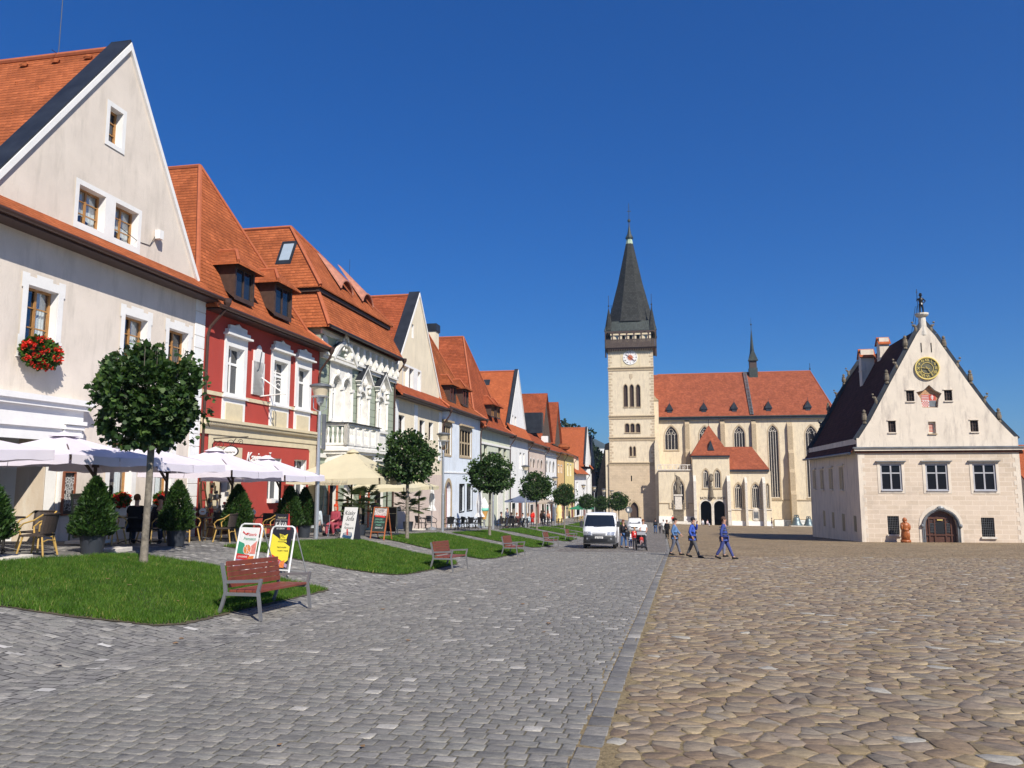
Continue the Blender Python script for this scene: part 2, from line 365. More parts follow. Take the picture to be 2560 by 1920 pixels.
# ================================================================ GROUND
def sheet(name, Ls, Ws, dz, mat, rough=None, clipf=None):
    """paving sheet following the terrain: Ls list of lengths, Ws(L) -> list of lateral positions"""
    vs = []; n = None
    for L in Ls:
        ws = Ws(L); n = len(ws)
        for W in ws: vs.append(S(L, W, gs(L, W) + dz))
    fs = [(i * n + j, i * n + j + 1, (i + 1) * n + j + 1, (i + 1) * n + j) for i in range(len(Ls) - 1) for j in range(n - 1)]
    me = bpy.data.meshes.new(name); me.from_pydata([tuple(v) for v in vs], [], fs); me.materials.append(mat); uvplanar(me)
    if me.polygons[0].normal.z < 0: me.flip_normals()
    o = bpy.data.objects.new(name, me); C.objects.link(o); return tag(o, kind='structure')
def m_cobble():
    m, t, p, N, K = _new('rubble_paving_far'); g = N('ShaderNodeNewGeometry')
    mp = N('ShaderNodeMapping'); mp.inputs['Rotation'].default_value = (0, 0, al); mp.inputs['Scale'].default_value = (4.0, 7.2, 0); K(g.outputs[0], mp.inputs[0])
    nz = _noise(t, 2.5, 3, mp.outputs[0]); ad = N('ShaderNodeMixRGB'); ad.blend_type = 'ADD'; ad.inputs[0].default_value = .5; K(mp.outputs[0], ad.inputs[1]); K(nz.outputs[1], ad.inputs[2])
    v = N('ShaderNodeTexVoronoi'); K(ad.outputs[0], v.inputs['Vector']); v.inputs['Scale'].default_value = 1
    e = N('ShaderNodeTexVoronoi'); e.feature = 'DISTANCE_TO_EDGE'; K(ad.outputs[0], e.inputs['Vector']); e.inputs['Scale'].default_value = 1
    sx = N('ShaderNodeSeparateColor'); K(v.outputs['Color'], sx.inputs[0])
    col = _ramp(t, sx.outputs[0], [(0, (.24, .172, .10)), (.3, (.335, .24, .138)), (.6, (.39, .285, .165)), (.85, (.35, .27, .175)), (1, (.45, .36, .23))])
    big = _ramp(t, _noise(t, .35, 5).outputs[0], [(.3, (.8,) * 3), (.7, (1.15,) * 3)]); col = _mix(t, 1.0, col, big, 'MULTIPLY')
    gap = _ramp(t, e.outputs[0], [(.03, (1,) * 3), (.10, (0,) * 3)]); col = _mix(t, gap, col, (.13, .10, .06))
    K(col, p.inputs['Base Color']); p.inputs['Roughness'].default_value = .8; p.inputs['Specular IOR Level'].default_value = .25
    h = _ramp(t, e.outputs[0], [(0, (0,) * 3), (.16, (.85,) * 3), (.5, (1,) * 3)])
    h2 = _math(t, 'ADD', _math(t, 'MULTIPLY', sx.outputs[1], .6), h); K(_bump(t, h2, .03, 1), p.inputs['Normal']); return m
def m_sett(name, tones, scale_w=.17, scale_l=.15, white=.03, brown=0, bump=.02):
    m, t, p, N, K = _new(name); g = N('ShaderNodeNewGeometry')
    mp = N('ShaderNodeMapping'); mp.inputs['Rotation'].default_value = (0, 0, al); K(g.outputs[0], mp.inputs[0])
    nz = _noise(t, 3.5, 3, 'P'); ad = N('ShaderNodeMixRGB'); ad.blend_type = 'ADD'; ad.inputs[0].default_value = .07; K(mp.outputs[0], ad.inputs[1]); K(nz.outputs[1], ad.inputs[2])
    b = N('ShaderNodeTexBrick'); K(ad.outputs[0], b.inputs[0]); b.inputs['Scale'].default_value = 1; b.inputs['Brick Width'].default_value = scale_w; b.inputs['Row Height'].default_value = scale_l
    b.inputs['Mortar Size'].default_value = .012; b.inputs['Mortar Smooth'].default_value = .6
    b.inputs['Color1'].default_value = (0, 0, 0, 1); b.inputs['Color2'].default_value = (1, 1, 1, 1); b.inputs['Mortar'].default_value = (.5, .5, .5, 1)
    col = _ramp(t, b.outputs[0], [(0, tones[0]), (.5, tones[1]), (1 - white, tones[2]), (1, (.55, .53, .49))])
    big = _ramp(t, _noise(t, .5, 5).outputs[0], [(.3, (.82,) * 3), (.7, (1.15,) * 3)]); col = _mix(t, 1.0, col, big, 'MULTIPLY')
    col = _mix(t, b.outputs['Fac'], col, sc(tones[0], .4)); K(col, p.inputs['Base Color']); p.inputs['Roughness'].default_value = .75; p.inputs['Specular IOR Level'].default_value = .25
    h = _math(t, 'ADD', _math(t, 'SUBTRACT', 1, b.outputs['Fac']), _math(t, 'MULTIPLY', b.outputs[0], .5)); K(_bump(t, h, bump, .9), p.inputs['Normal']); return m
def m_stone(name):      # near stones: colour per stone, mottled
    m, t, p, N, K = _new(name); a = N('ShaderNodeVertexColor'); a.layer_name = 'Col'
    g = N('ShaderNodeNewGeometry'); mp = N('ShaderNodeMapping'); mp.inputs['Rotation'].default_value = (0, 0, al); mp.inputs['Scale'].default_value = (12, 24, 24); K(g.outputs[0], mp.inputs[0]); sn = _noise(t, 1, 6, mp.outputs[0], .75)
    n1 = _ramp(t, sn.outputs[0], [(.33, (.66, .65, .64)), (.5, (1, .99, .97)), (.67, (1.3, 1.26, 1.18))])
    n2 = _ramp(t, _noise(t, 60, 3).outputs[0], [(.3, (.85,) * 3), (.7, (1.12,) * 3)])
    K(_mix(t, 1.0, _mix(t, 1.0, a.outputs[0], n1, 'MULTIPLY'), n2, 'MULTIPLY'), p.inputs['Base Color']); p.inputs['Roughness'].default_value = .68; p.inputs['Specular IOR Level'].default_value = .3
    nn = _bump(t, sn.outputs[0], .010); K(_bump(t, _noise(t, 120, 3).outputs[0], .003, 1, nn), p.inputs['Normal']); return m
def m_joint(name, c1, c2, c3):
    m, t, p, N, K = _new(name); col = _ramp(t, _noise(t, 22, 6, 'P', .8).outputs[0], [(.3, c1), (.5, c2), (.7, c3)]); K(col, p.inputs['Base Color']); p.inputs['Roughness'].default_value = 1
    K(_bump(t, _noise(t, 60, 5).outputs[0], .02), p.inputs['Normal']); return m
M['cobble'] = m_cobble()
M['sett'] = m_sett('grey_setts_far', ((.10, .10, .095), (.165, .16, .15), (.215, .205, .185)))
M['settb'] = m_sett('grey_brown_setts', ((.14, .125, .11), (.21, .19, .165), (.27, .245, .215)))
M['terr'] = m_sett('terrace_setts', ((.15, .145, .135), (.22, .21, .195), (.28, .265, .24)), .22, .16, .06)
M['stone_n'] = m_stone('paving_stone'); M['joint_b'] = m_joint('sandy_joints', (.08, .06, .03), (.24, .18, .09), (.42, .33, .18)); M['joint_g'] = m_joint('grey_joints', (.05, .048, .035), (.11, .10, .07), (.30, .25, .13))
M['soil'] = plain('earth', (.08, .065, .04), .95, .3, 2)
Ls = [-12, -6, -2, 0, 2, 4, 6, 8, 10, 12, 14, 16, 18, 20, 22, 24, 27, 30, 34, 38, 42, 46, 50, 55, 60, 66, 72, 80, 90, 98, 106, 114, 122, 130, 138, 146, 154, 162, 170, 180, 195, 215, 240]
# the whole land: reaches the horizon
vs_ = []; fs_ = []; LL = [-60, -30] + Ls + [300, 450, 700, 1200, 2500, 5000]; WW = [-4000, -1500, -600, -300, -120, -60, -40, -25, -20, -17, -15.5, -14, -13, -12, -11.3, -10, -8, -6.9, -4, 0, 5, 10, 20, 30, 45, 70, 120, 300, 700, 1500, 4000]
for L in LL:
    for W_ in WW:
        L2 = min(L, 260); W2 = max(-60, min(90, W_)); vs_.append(tuple(S(L, W_, gs(L2, W2) - .045)))
n_ = len(WW); fs_ = [(i * n_ + j, i * n_ + j + 1, (i + 1) * n_ + j + 1, (i + 1) * n_ + j) for i in range(len(LL) - 1) for j in range(n_ - 1)]
me = bpy.data.meshes.new('ground'); me.from_pydata(vs_, [], fs_); me.materials.append(plain('far_ground', (.09, .10, .05), .95, .3, .05)); 
if me.polygons[0].normal.z < 0: me.flip_normals()
o = bpy.data.objects.new('ground', me); C.objects.link(o); tag(o, kind='structure')
def bord(L): return -.615 + .0216 * min(L, 45)
NEARB, NEARG = 38.0, 42.0
lin = lambda a, b, n: [a + (b - a) * i / (n - 1) for i in range(n)]
Lf = lambda a, b: sorted(set([a, b] + [x for x in Ls if a < x < b]))
sheet('square_paving', Lf(NEARB, 186), lambda L: lin(bord(L) + .02, 75, 12), 0, M['cobble'])
sheet('square_bedding', Lf(-6, NEARB), lambda L: lin(bord(L) - .3, 30, 9), -.006, M['joint_b'])
sheet('road', Lf(NEARG, 186), lambda L: lin(-6.0, bord(L) - .18, 6), 0, M['settb'])
sheet('road_bedding', Lf(-6, NEARG), lambda L: lin(-6.0, bord(L) - .28, 6), -.007, M['joint_g'])
TW = [-25, -20, -17.5, -15.5, -14.2, -13, -12.1, -11.3, -10, -9, -8, -6.9, -6.02]
sheet('terrace_paving', Lf(-6, 186), lambda L: TW, 0, M['terr'])
# near rubble stones: an irregular cell per stone, modelled with rounded shoulders
def clip(poly, px, py, nx, ny):
    out = []; n = len(poly)
    for i in range(n):
        a, b = poly[i], poly[(i + 1) % n]; da = (a[0] - px) * nx + (a[1] - py) * ny; db = (b[0] - px) * nx + (b[1] - py) * ny
        if da <= 0: out.append(a)
        if (da < 0 < db) or (db < 0 < da):
            k = da / (da - db); out.append((a[0] + (b[0] - a[0]) * k, a[1] + (b[1] - a[1]) * k))
    return out
def stones():
    rnd = random.Random(3); cell = .135; pts = {}
    for i in range(int(3.9 / cell), int((NEARB + .4) / cell)):
        L0 = i * cell; w1 = .36 * L0 + 1.4
        for j in range(int(-1.2 / cell), int(w1 / cell) + 1):
            if rnd.random() < .3 and j > 0: continue
            pts[(i, j)] = (L0 + rnd.uniform(-.46, .46) * cell * .95, (j * cell + rnd.uniform(-.5, .5) * cell) * 1.7)
    V = []; Fq = []; CC = []
    pal = [(c_[0] * 1.0, c_[1] * .97, c_[2] * .92) for c_ in [(.31, .245, .15), (.315, .25, .17), (.27, .205, .14), (.25, .20, .15), (.34, .28, .19), (.25, .22, .18), (.29, .245, .185), (.23, .175, .125), (.29, .23, .155), (.28, .235, .18), (.26, .215, .17), (.22, .18, .14), (.20, .16, .12)]]
    for (i, j), (a, b) in pts.items():
        if b < bord(a) + .06: continue
        sz = .36; poly = [(a - sz, b - sz), (a + sz, b - sz), (a + sz, b + sz), (a - sz, b + sz)]
        for di in range(-2, 3):
            for dj in range(-3, 4):
                q = pts.get((i + di, j + dj))
                if q and (di or dj):
                    nx, ny = q[0] - a, q[1] - b; poly = clip(poly, (a + q[0]) / 2, (b + q[1]) / 2, nx, ny)
                    if len(poly) < 3: break
            if len(poly) < 3: break
        if len(poly) < 3: continue
        poly = clip(poly, a, bord(a) + .008, 0, -1)
        if len(poly) < 3: continue
        cx = sum(p[0] for p in poly) / len(poly); cy = sum(p[1] for p in poly) / len(poly)
        # resample to 9 points around, slightly rounded
        n = len(poly); per = [math.dist(poly[k], poly[(k + 1) % n]) for k in range(n)]; tot = sum(per); ring = []; NR = 10
        for s_ in range(NR):
            d = tot * s_ / NR; k = 0
            while d > per[k]: d -= per[k]; k += 1
            u_ = d / per[k]; q = poly[k]; r = poly[(k + 1) % n]; ring.append((q[0] + (r[0] - q[0]) * u_, q[1] + (r[1] - q[1]) * u_))
        g = rnd.uniform(.003, .009); h = rnd.uniform(-.003, .004); tx, ty = rnd.gauss(0, .018), rnd.gauss(0, .018); base = len(V)
        R_ = sum(math.dist(p, (cx, cy)) for p in ring) / NR
        jit = [(rnd.uniform(-.011, .011), rnd.uniform(-.011, .011)) for _ in ring]
        for kk, (ins, dz) in enumerate(((g * .6, -.03), (g, -.0035), (g + .005, .0))):
            k_ = max(.2, 1 - ins / R_)
            for p, (jx, jy) in zip(ring, jit):
                l = cx + (p[0] - cx) * k_ + jx; w_ = cy + (p[1] - cy) * k_ + jy
                V.append(S(l, w_, gs(l, w_) + dz + (h + (l - cx) * tx + (w_ - cy) * ty if kk else 0)))
        V.append(S(cx, cy, gs(cx, cy) + .001 + h)); c = rnd.choice(pal); k_ = rnd.uniform(.8, 1.12); c = tuple(x * k_ for x in c)
        if rnd.random() < .012: c = (.38, .36, .31)
        for r in (0, 1):
            for s_ in range(NR): s2 = (s_ + 1) % NR; Fq.append((base + r * NR + s_, base + r * NR + s2, base + (r + 1) * NR + s2, base + (r + 1) * NR + s_)); CC += [c] * 4
        for s_ in range(0, NR, 2): Fq.append((base + 2 * NR + s_, base + 2 * NR + (s_ + 1) % NR, base + 2 * NR + (s_ + 2) % NR, base + 3 * NR)); CC += [c] * 4
    Fq = np.array(Fq); Fq = Fq[:, ::-1]; col = np.ones((len(CC), 4)); col[:, :3] = CC
    o = npmesh('square_stones', np.array([tuple(v) for v in V]), Fq, [M['stone_n']], col=col); 
    tag(o, kind='structure')
stones()
def setts(name, La, Lb, Wf, dl, dw, pal, seed, white=.03, gap=.007, Wspan=None, inside=None):
    rnd = random.Random(seed); V = []; Fq = []; CC = []; L = La
    while L < Lb:
        d = dl * rnd.uniform(.88, 1.12); w0, w1 = Wf(L); w_ = w0 - rnd.random() * dw * .6
        while w_ < w1:
            e = dw * rnd.uniform(.75, 1.35); a0, a1 = max(w_, w0) + gap, min(w_ + e, w1) - gap; w_ += e
            if a1 - a0 < .03: continue
            wob = .018 * math.sin(w_ * 2.1 + L * .7); l0, l1 = L + gap + wob + rnd.uniform(-.004, .004), L + d - gap + wob + rnd.uniform(-.004, .004)
            if inside and not inside((l0 + l1) / 2, (a0 + a1) / 2): continue
            h = rnd.uniform(-.002, .003); b = .008; B = len(V); tl = rnd.gauss(0, .015); tw = rnd.gauss(0, .015); cl, cw = (l0 + l1) / 2, (a0 + a1) / 2
            for kk, (ins, dz) in enumerate(((0, -.02), (0, -.003), (b, .0))):
                for (l, a) in ((l0 + ins, a0 + ins), (l1 - ins, a0 + ins), (l1 - ins, a1 - ins), (l0 + ins, a1 - ins)):
                    l += rnd.uniform(-.004, .004); a += rnd.uniform(-.004, .004); V.append(S(l, a, gs(l, a) + dz + (h + (l - cl) * tl + (a - cw) * tw if kk else 0)))
            c = rnd.choice(pal); k_ = rnd.uniform(.85, 1.15); c = tuple(x * k_ for x in c)
            if rnd.random() < white: k_ = rnd.uniform(.8, 1.1); c = (.40 * k_, .385 * k_, .35 * k_)
            for r in (0, 4):
                for s_ in range(4): Fq.append((B + r + s_, B + r + (s_ + 1) % 4, B + r + 4 + (s_ + 1) % 4, B + r + 4 + s_)); CC += [c] * 4
            Fq.append((B + 8, B + 9, B + 10, B + 11)); CC += [c] * 4
        L += d
    Fq = np.array(Fq)[:, ::-1]; col = np.ones((len(CC), 4)); col[:, :3] = CC
    o = npmesh(name, np.array([tuple(v) for v in V]), Fq, [M['stone_n']], col=col)
    me = o.data
    return tag(o, kind='structure')
gp = [(.205, .20, .182), (.215, .21, .192), (.235, .225, .205), (.21, .203, .188), (.225, .215, .195), (.185, .18, .168)]
gpb = [(.19, .165, .14), (.22, .19, .16), (.25, .215, .18), (.17, .155, .14), (.21, .195, .175)]
LAWNS = [
 [(9.0, -12.3), (9.0, -10.6), (9.9, -9.5), (10.26, -8.5), (10.75, -7.62), (11.2, -7.42), (12.5, -7.47), (14.7, -7.5), (16.9, -7.57), (17.0, -8.6), (16.9, -10.2), (16.4, -11.6), (16.2, -12.25), (14, -12.3), (12, -12.3)],
 [(20.7, -12.5), (20.8, -10.8), (20.75, -9), (21.1, -8.1), (21.6, -7.66), (22.3, -7.5), (24.5, -7.45), (27.6, -7.45), (28.4, -7.6), (28.8, -9.7), (30.2, -12.4), (25.5, -12.45)],
 [(32.6, -12.3), (31.7, -9.5), (31.4, -8.2), (31.7, -7.4), (33.2, -7.2), (37.0, -7.2), (41.0, -7.2), (41.8, -10.3), (43, -12.6), (37, -12.6)],
 [(45.3, -12.4), (44.8, -9.5), (44.9, -7.5), (46.4, -7.3), (52.6, -7.3), (53.5, -10), (55.5, -12.5)],
 [(59.5, -12.5), (58.7, -9.5), (58.9, -7.5), (60, -7.3), (67, -7.3), (68, -10), (69.5, -12.5)],
 [(73.5, -12.5), (73, -9.5), (73.4, -7.3), (83, -7.3), (84, -12.5)],
 [(88, -12.5), (88, -7.3), (100, -7.3), (100, -12.5)], [(104, -12.5), (104, -7.3), (122, -7.3), (122, -12.5)], [(126, -12), (126, -7), (150, -7), (150, -12)]]
def inpoly(L, W_, poly):
    c = False; n = len(poly)
    for i in range(n):
        a, b = poly[i], poly[i - 1]
        if (a[1] > W_) != (b[1] > W_) and L < (b[0] - a[0]) * (W_ - a[1]) / (b[1] - a[1]) + a[0]: c = not c
    return c
setts('road_setts', 4.0, NEARG, lambda L: (max(-6.0, -1.05 * L - 1), bord(L) - .20), .15, .17, gp, 1, .022)
def rb(L, W_): return not (inpoly(L, W_, LAWNS[0]) or inpoly(L, W_, LAWNS[1]) or inpoly(L, W_, LAWNS[2]))
setts('terrace_setts', 3.2, 42, lambda L: (max(-12.0, -1.05 * L - 1), -6.02), .15, .19, [sc(c, 1.12) for c in gp], 2, .045, inside=rb)
kb = [(.185, .18, .17), (.20, .195, .18), (.175, .17, .16), (.215, .205, .185)]
setts('kerb_strip', 3.9, 186, lambda L: (bord(L) - .2, bord(L)), .33, .6, kb, 4, .02)
setts('kerb_line', 4, 60, lambda L: (-6.03, -5.93), .5, .2, kb, 5, 0)
# ---------------------------------------------------------------- lawns
def m_grass():
    m, t, p, N, K = _new('grass_blades'); g = N('ShaderNodeNewGeometry')
    c = _ramp(t, g.outputs['Random Per Island'], [(0, (.042, .105, .010)), (.5, (.078, .17, .016)), (.93, (.11, .215, .028)), (1, (.34, .29, .11))])
    n = _ramp(t, _noise(t, 1.6, 5, 'P', .7).outputs[0], [(.3, (.5, .6, .5)), (.5, (1, 1, 1)), (.72, (1.5, 1.25, 1.2))]); c = _mix(t, 1.0, c, n, 'MULTIPLY'); K(c, p.inputs['Base Color']); p.inputs['Roughness'].default_value = .55; p.inputs['Specular IOR Level'].default_value = .25
    tr = N('ShaderNodeBsdfTranslucent'); K(_mix(t, 1.0, c, (1.2, 1.5, .4), 'MULTIPLY'), tr.inputs[0]); mx = N('ShaderNodeMixShader'); mx.inputs[0].default_value = .35; K(p.outputs[0], mx.inputs[1]); K(tr.outputs[0], mx.inputs[2]); K(mx.outputs[0], t.nodes['Material Output'].inputs[0]); return m
M['grass'] = m_grass(); M['turf'] = plain('turf_soil', (.035, .055, .012), .95, .3, 6)
rng = np.random.default_rng(5)
gsv = np.vectorize(gs)
def lawn(poly, dens, hgt, wd):
    # turf sheet
    V = []; 
    n = len(poly); mb = MB().mat(M['turf'])
    Lmin, Lmax = min(p[0] for p in poly), max(p[0] for p in poly); Wmin, Wmax = min(p[1] for p in poly), max(p[1] for p in poly)
    st_ = .6 if Lmax < 60 else 1.5
    i = Lmin
    while i < Lmax:
        j = Wmin
        while j < Wmax:
            c = [(i, j), (i + st_, j), (i + st_, j + st_), (i, j + st_)]
            for k in range(len(poly)): pass
            q = c
            # clip cell against polygon by keeping cells whose centre lies inside, trimmed near the border by the convex hull of the lawn
            for k in range(n):
                a, b = poly[k], poly[(k + 1) % n]; nx, ny = (b[1] - a[1]), -(b[0] - a[0])
                cxp, cyp = sum(p[0] for p in poly) / n, sum(p[1] for p in poly) / n
                if (cxp - a[0]) * nx + (cyp - a[1]) * ny > 0: nx, ny = -nx, -ny
                q = clip(q, a[0], a[1], nx, ny)
                if len(q) < 3: break
            if len(q) >= 3:
                A = sum(q[k][0] * q[(k + 1) % len(q)][1] - q[(k + 1) % len(q)][0] * q[k][1] for k in range(len(q)))
                if A > 0: q = q[::-1]
                mb.add([S(a, b, gs(a, b) + .028) for a, b in q], [tuple(range(len(q)))])
            j += st_
        i += st_
    o = mb.build('lawn'); tag(o, kind='structure')
    eb = MB().mat(M['soil'])
    for k in range(n):
        a, b = poly[k], poly[(k + 1) % n]; d = math.dist(a, b); m_ = max(1, int(d / .25)); nx, ny = (b[1] - a[1]) / d, -(b[0] - a[0]) / d
        if (cxp - a[0]) * nx + (cyp - a[1]) * ny > 0: nx, ny = -nx, -ny
        for j in range(m_):
            p = [(a[0] + (b[0] - a[0]) * (j + e) / m_, a[1] + (b[1] - a[1]) * (j + e) / m_) for e in (-.1, 1.1)]; w1, w2 = random.uniform(.02, .09), random.uniform(.02, .09); q = [(p[0][0] - nx * .1, p[0][1] - ny * .1), (p[1][0] - nx * .1, p[1][1] - ny * .1), (p[1][0] + nx * w1, p[1][1] + ny * w1), (p[0][0] + nx * w2, p[0][1] + ny * w2)]; h = random.uniform(.010, .016); eb.add([S(x, y, gs(x, y) + h) for x, y in q], [(0, 1, 2, 3)])
    tag(eb.build('soil_edge'), kind='structure')
    area = (Lmax - Lmin) * (Wmax - Wmin); N_ = int(area * dens); L = rng.uniform(Lmin - .05, Lmax + .05, N_); W_ = rng.uniform(Wmin - .05, Wmax + .05, N_)
    keep = rng.random(N_) < .78 + .3 * np.sin(L * 1.7 + W_ * 2.9) * np.sin(W_ * 1.3 - L * .8 + 1); L, W_ = L[keep], W_[keep]; N_ = len(L)
    pin = np.array([inpoly(a, b, poly) for a, b in zip(L + rng.normal(0, .02, N_), W_ + rng.normal(0, .02, N_))]); L, W_ = L[pin], W_[pin]; N_ = len(L)
    z = gsv(L, W_) + .015; x = L * sa + W_ * ca; y = L * ca - W_ * sa
    cl = .75 + .5 * np.sin(L * 3.1 + np.sin(W_ * 2.3) * 2) * np.sin(W_ * 2.7 + L) ; h = hgt * rng.uniform(.55, 1.25, N_) * (.85 + .3 * cl); a = rng.uniform(0, 2 * np.pi, N_); lean = rng.uniform(.1, .9, N_) * h; la = rng.uniform(0, 2 * np.pi, N_)
    wdt = wd * rng.uniform(.6, 1.4, N_); bx, by = np.cos(a) * wdt, np.sin(a) * wdt
    v = np.empty((N_, 3, 3)); v[:, 0] = np.stack([x - bx, y - by, z], 1); v[:, 1] = np.stack([x + bx, y + by, z], 1); v[:, 2] = np.stack([x + np.cos(la) * lean, y + np.sin(la) * lean, z + h], 1)
    g = npmesh('grass', v.reshape(-1, 3), np.arange(N_ * 3).reshape(-1, 3), [M['grass']]); tag(g, kind='stuff')
for i, pl in enumerate(LAWNS):
    d, h, wd = [(4200, .075, .006), (2600, .08, .009), (1300, .08, .013), (800, .08, .017), (500, .09, .022), (350, .09, .027), (200, .1, .035), (160, .1, .035), (120, .1, .04)][i]
    lawn(pl, d, h, wd)
lr = random.Random(11); fl = MB().mat(plain('fallen_leaf', (.22, .13, .06), .9, .4, 9))
for k in range(50):
    a, b = (lr.uniform(9.2, 17), lr.uniform(-12, -7.6)) if k < 9 else (lr.uniform(5, 30), lr.uniform(-11, -1)); z = gs(a, b) + (.075 if k < 9 and inpoly(a, b, LAWNS[0]) else .012); s_ = lr.uniform(.02, .05); an = lr.uniform(0, 6.28); P_ = [(a + s_ * math.cos(an + e), b + s_ * math.sin(an + e)) for e in (0, 1.3, 2.4, 3.6, 5)]; fl.add([S(x, y, z + lr.uniform(0, .012)) for x, y in P_], [(0, 1, 2, 3, 4)])
tag(fl.build('fallen_leaves'), kind='stuff')
# ---------------------------------------------------------------- hills
def hills():
    vs = []; fs = []; nx, ny = 60, 14
    for j in range(ny):
        for i in range(nx):
            X = -1600 + 4600 * i / (nx - 1); Y = 1450 + 1200 * j / (ny - 1); k = math.sin(math.pi * min(1, j / (ny - 1) * .5 + .0)) 
            ridge = 185 * math.exp(-((X - 130) / 230) ** 2) + 115 * math.exp(-((X + 500) / 480) ** 2) + 66 * math.exp(-((X - 1400) / 700) ** 2)
            vs.append((X + random.uniform(-10, 10), Y, -20 + ridge * k + random.uniform(-3, 3)))
    fs = [(j * nx + i, j * nx + i + 1, (j + 1) * nx + i + 1, (j + 1) * nx + i) for j in range(ny - 1) for i in range(nx - 1)]
    me = bpy.data.meshes.new('hills'); me.from_pydata(vs, [], fs); me.materials.append(plain('forest_hill', (.022, .04, .018), .95, .35, .02)); me.polygons.foreach_set('use_smooth', [True] * len(fs))
    o = bpy.data.objects.new('hills', me); C.objects.link(o); tag(o, kind='structure')
hills()
# ================================================================ HOUSES OF THE LEFT ROW (authored in street metres: x = L, y = depth behind the facade line, z = height)
DF = 17.0
def house(name, label, L0, z0=None, group='houses of the left row'):
    zb = gs(L0, -17) if z0 is None else z0
    t = thing(name, label, 'house', S(L0, -DF, zb), ROT_ST, group); t['L0'] = L0; t['zb'] = zb
    return t
def hm(t): return MB(Matrix.Translation((-t['L0'], 0, -t['zb'])))
def fin(t):
    for k in ('L0', 'zb'):
        if k in t.keys(): del t[k]
def rc(uL, vT, uR, vB, D=17.0):
    L0, zt = F(uL, vT, D); _, zb = F(uL, vB, D); L1, _ = F(uR, vT, D); return (L0, zb, L1, zt)
def rect(r): L0, z0, L1, z1 = r; return [(L0, z0), (L1, z0), (L1, z1), (L0, z1)]
def archpts(r, kind='round', n=10):
    L0, z0, L1, z1 = r; c = (L0 + L1) / 2; hw = (L1 - L0) / 2
    if kind == 'round':
        zc = z1 - hw; pts = [(c + hw * math.cos(a), zc + hw * math.sin(a)) for a in [math.pi * i / n for i in range(n + 1)]]
    elif kind == 'segment':
        k = .35 * hw; Rr = (hw * hw + k * k) / (2 * k); a0 = math.asin(hw / Rr); zc = z1 - Rr; pts = [(c + Rr * math.sin(a), zc + Rr * math.cos(a)) for a in [a0 - 2 * a0 * i / n for i in range(n + 1)]]
    else:       # pointed
        hgt = hw * 1.75; zc = z1 - hgt; Rr = (hw * hw + hgt * hgt) / (2 * hw); aM = math.asin(min(1, hgt / Rr))
        r_ = [(c + hw - Rr + Rr * math.cos(a), zc + Rr * math.sin(a)) for a in [aM * i / n for i in range(n + 1)]]
        l_ = [(2 * c - x, z) for x, z in r_[::-1]][1:]; pts = r_ + l_
    return [(L0, z0), (L1, z0)] + pts
def grow(poly, k):
    cx = sum(p[0] for p in poly) / len(poly); cz = sum(p[1] for p in poly) / len(poly); x0, x1 = min(p[0] for p in poly), max(p[0] for p in poly); z0, z1 = min(p[1] for p in poly), max(p[1] for p in poly)
    return [(cx + (x - (x0 + x1) / 2) * (1 + 2 * k / (x1 - x0)) + ((x0 + x1) / 2 - cx), (z0 + z1) / 2 + (z - (z0 + z1) / 2) * (1 + 2 * k / (z1 - z0))) for x, z in poly]
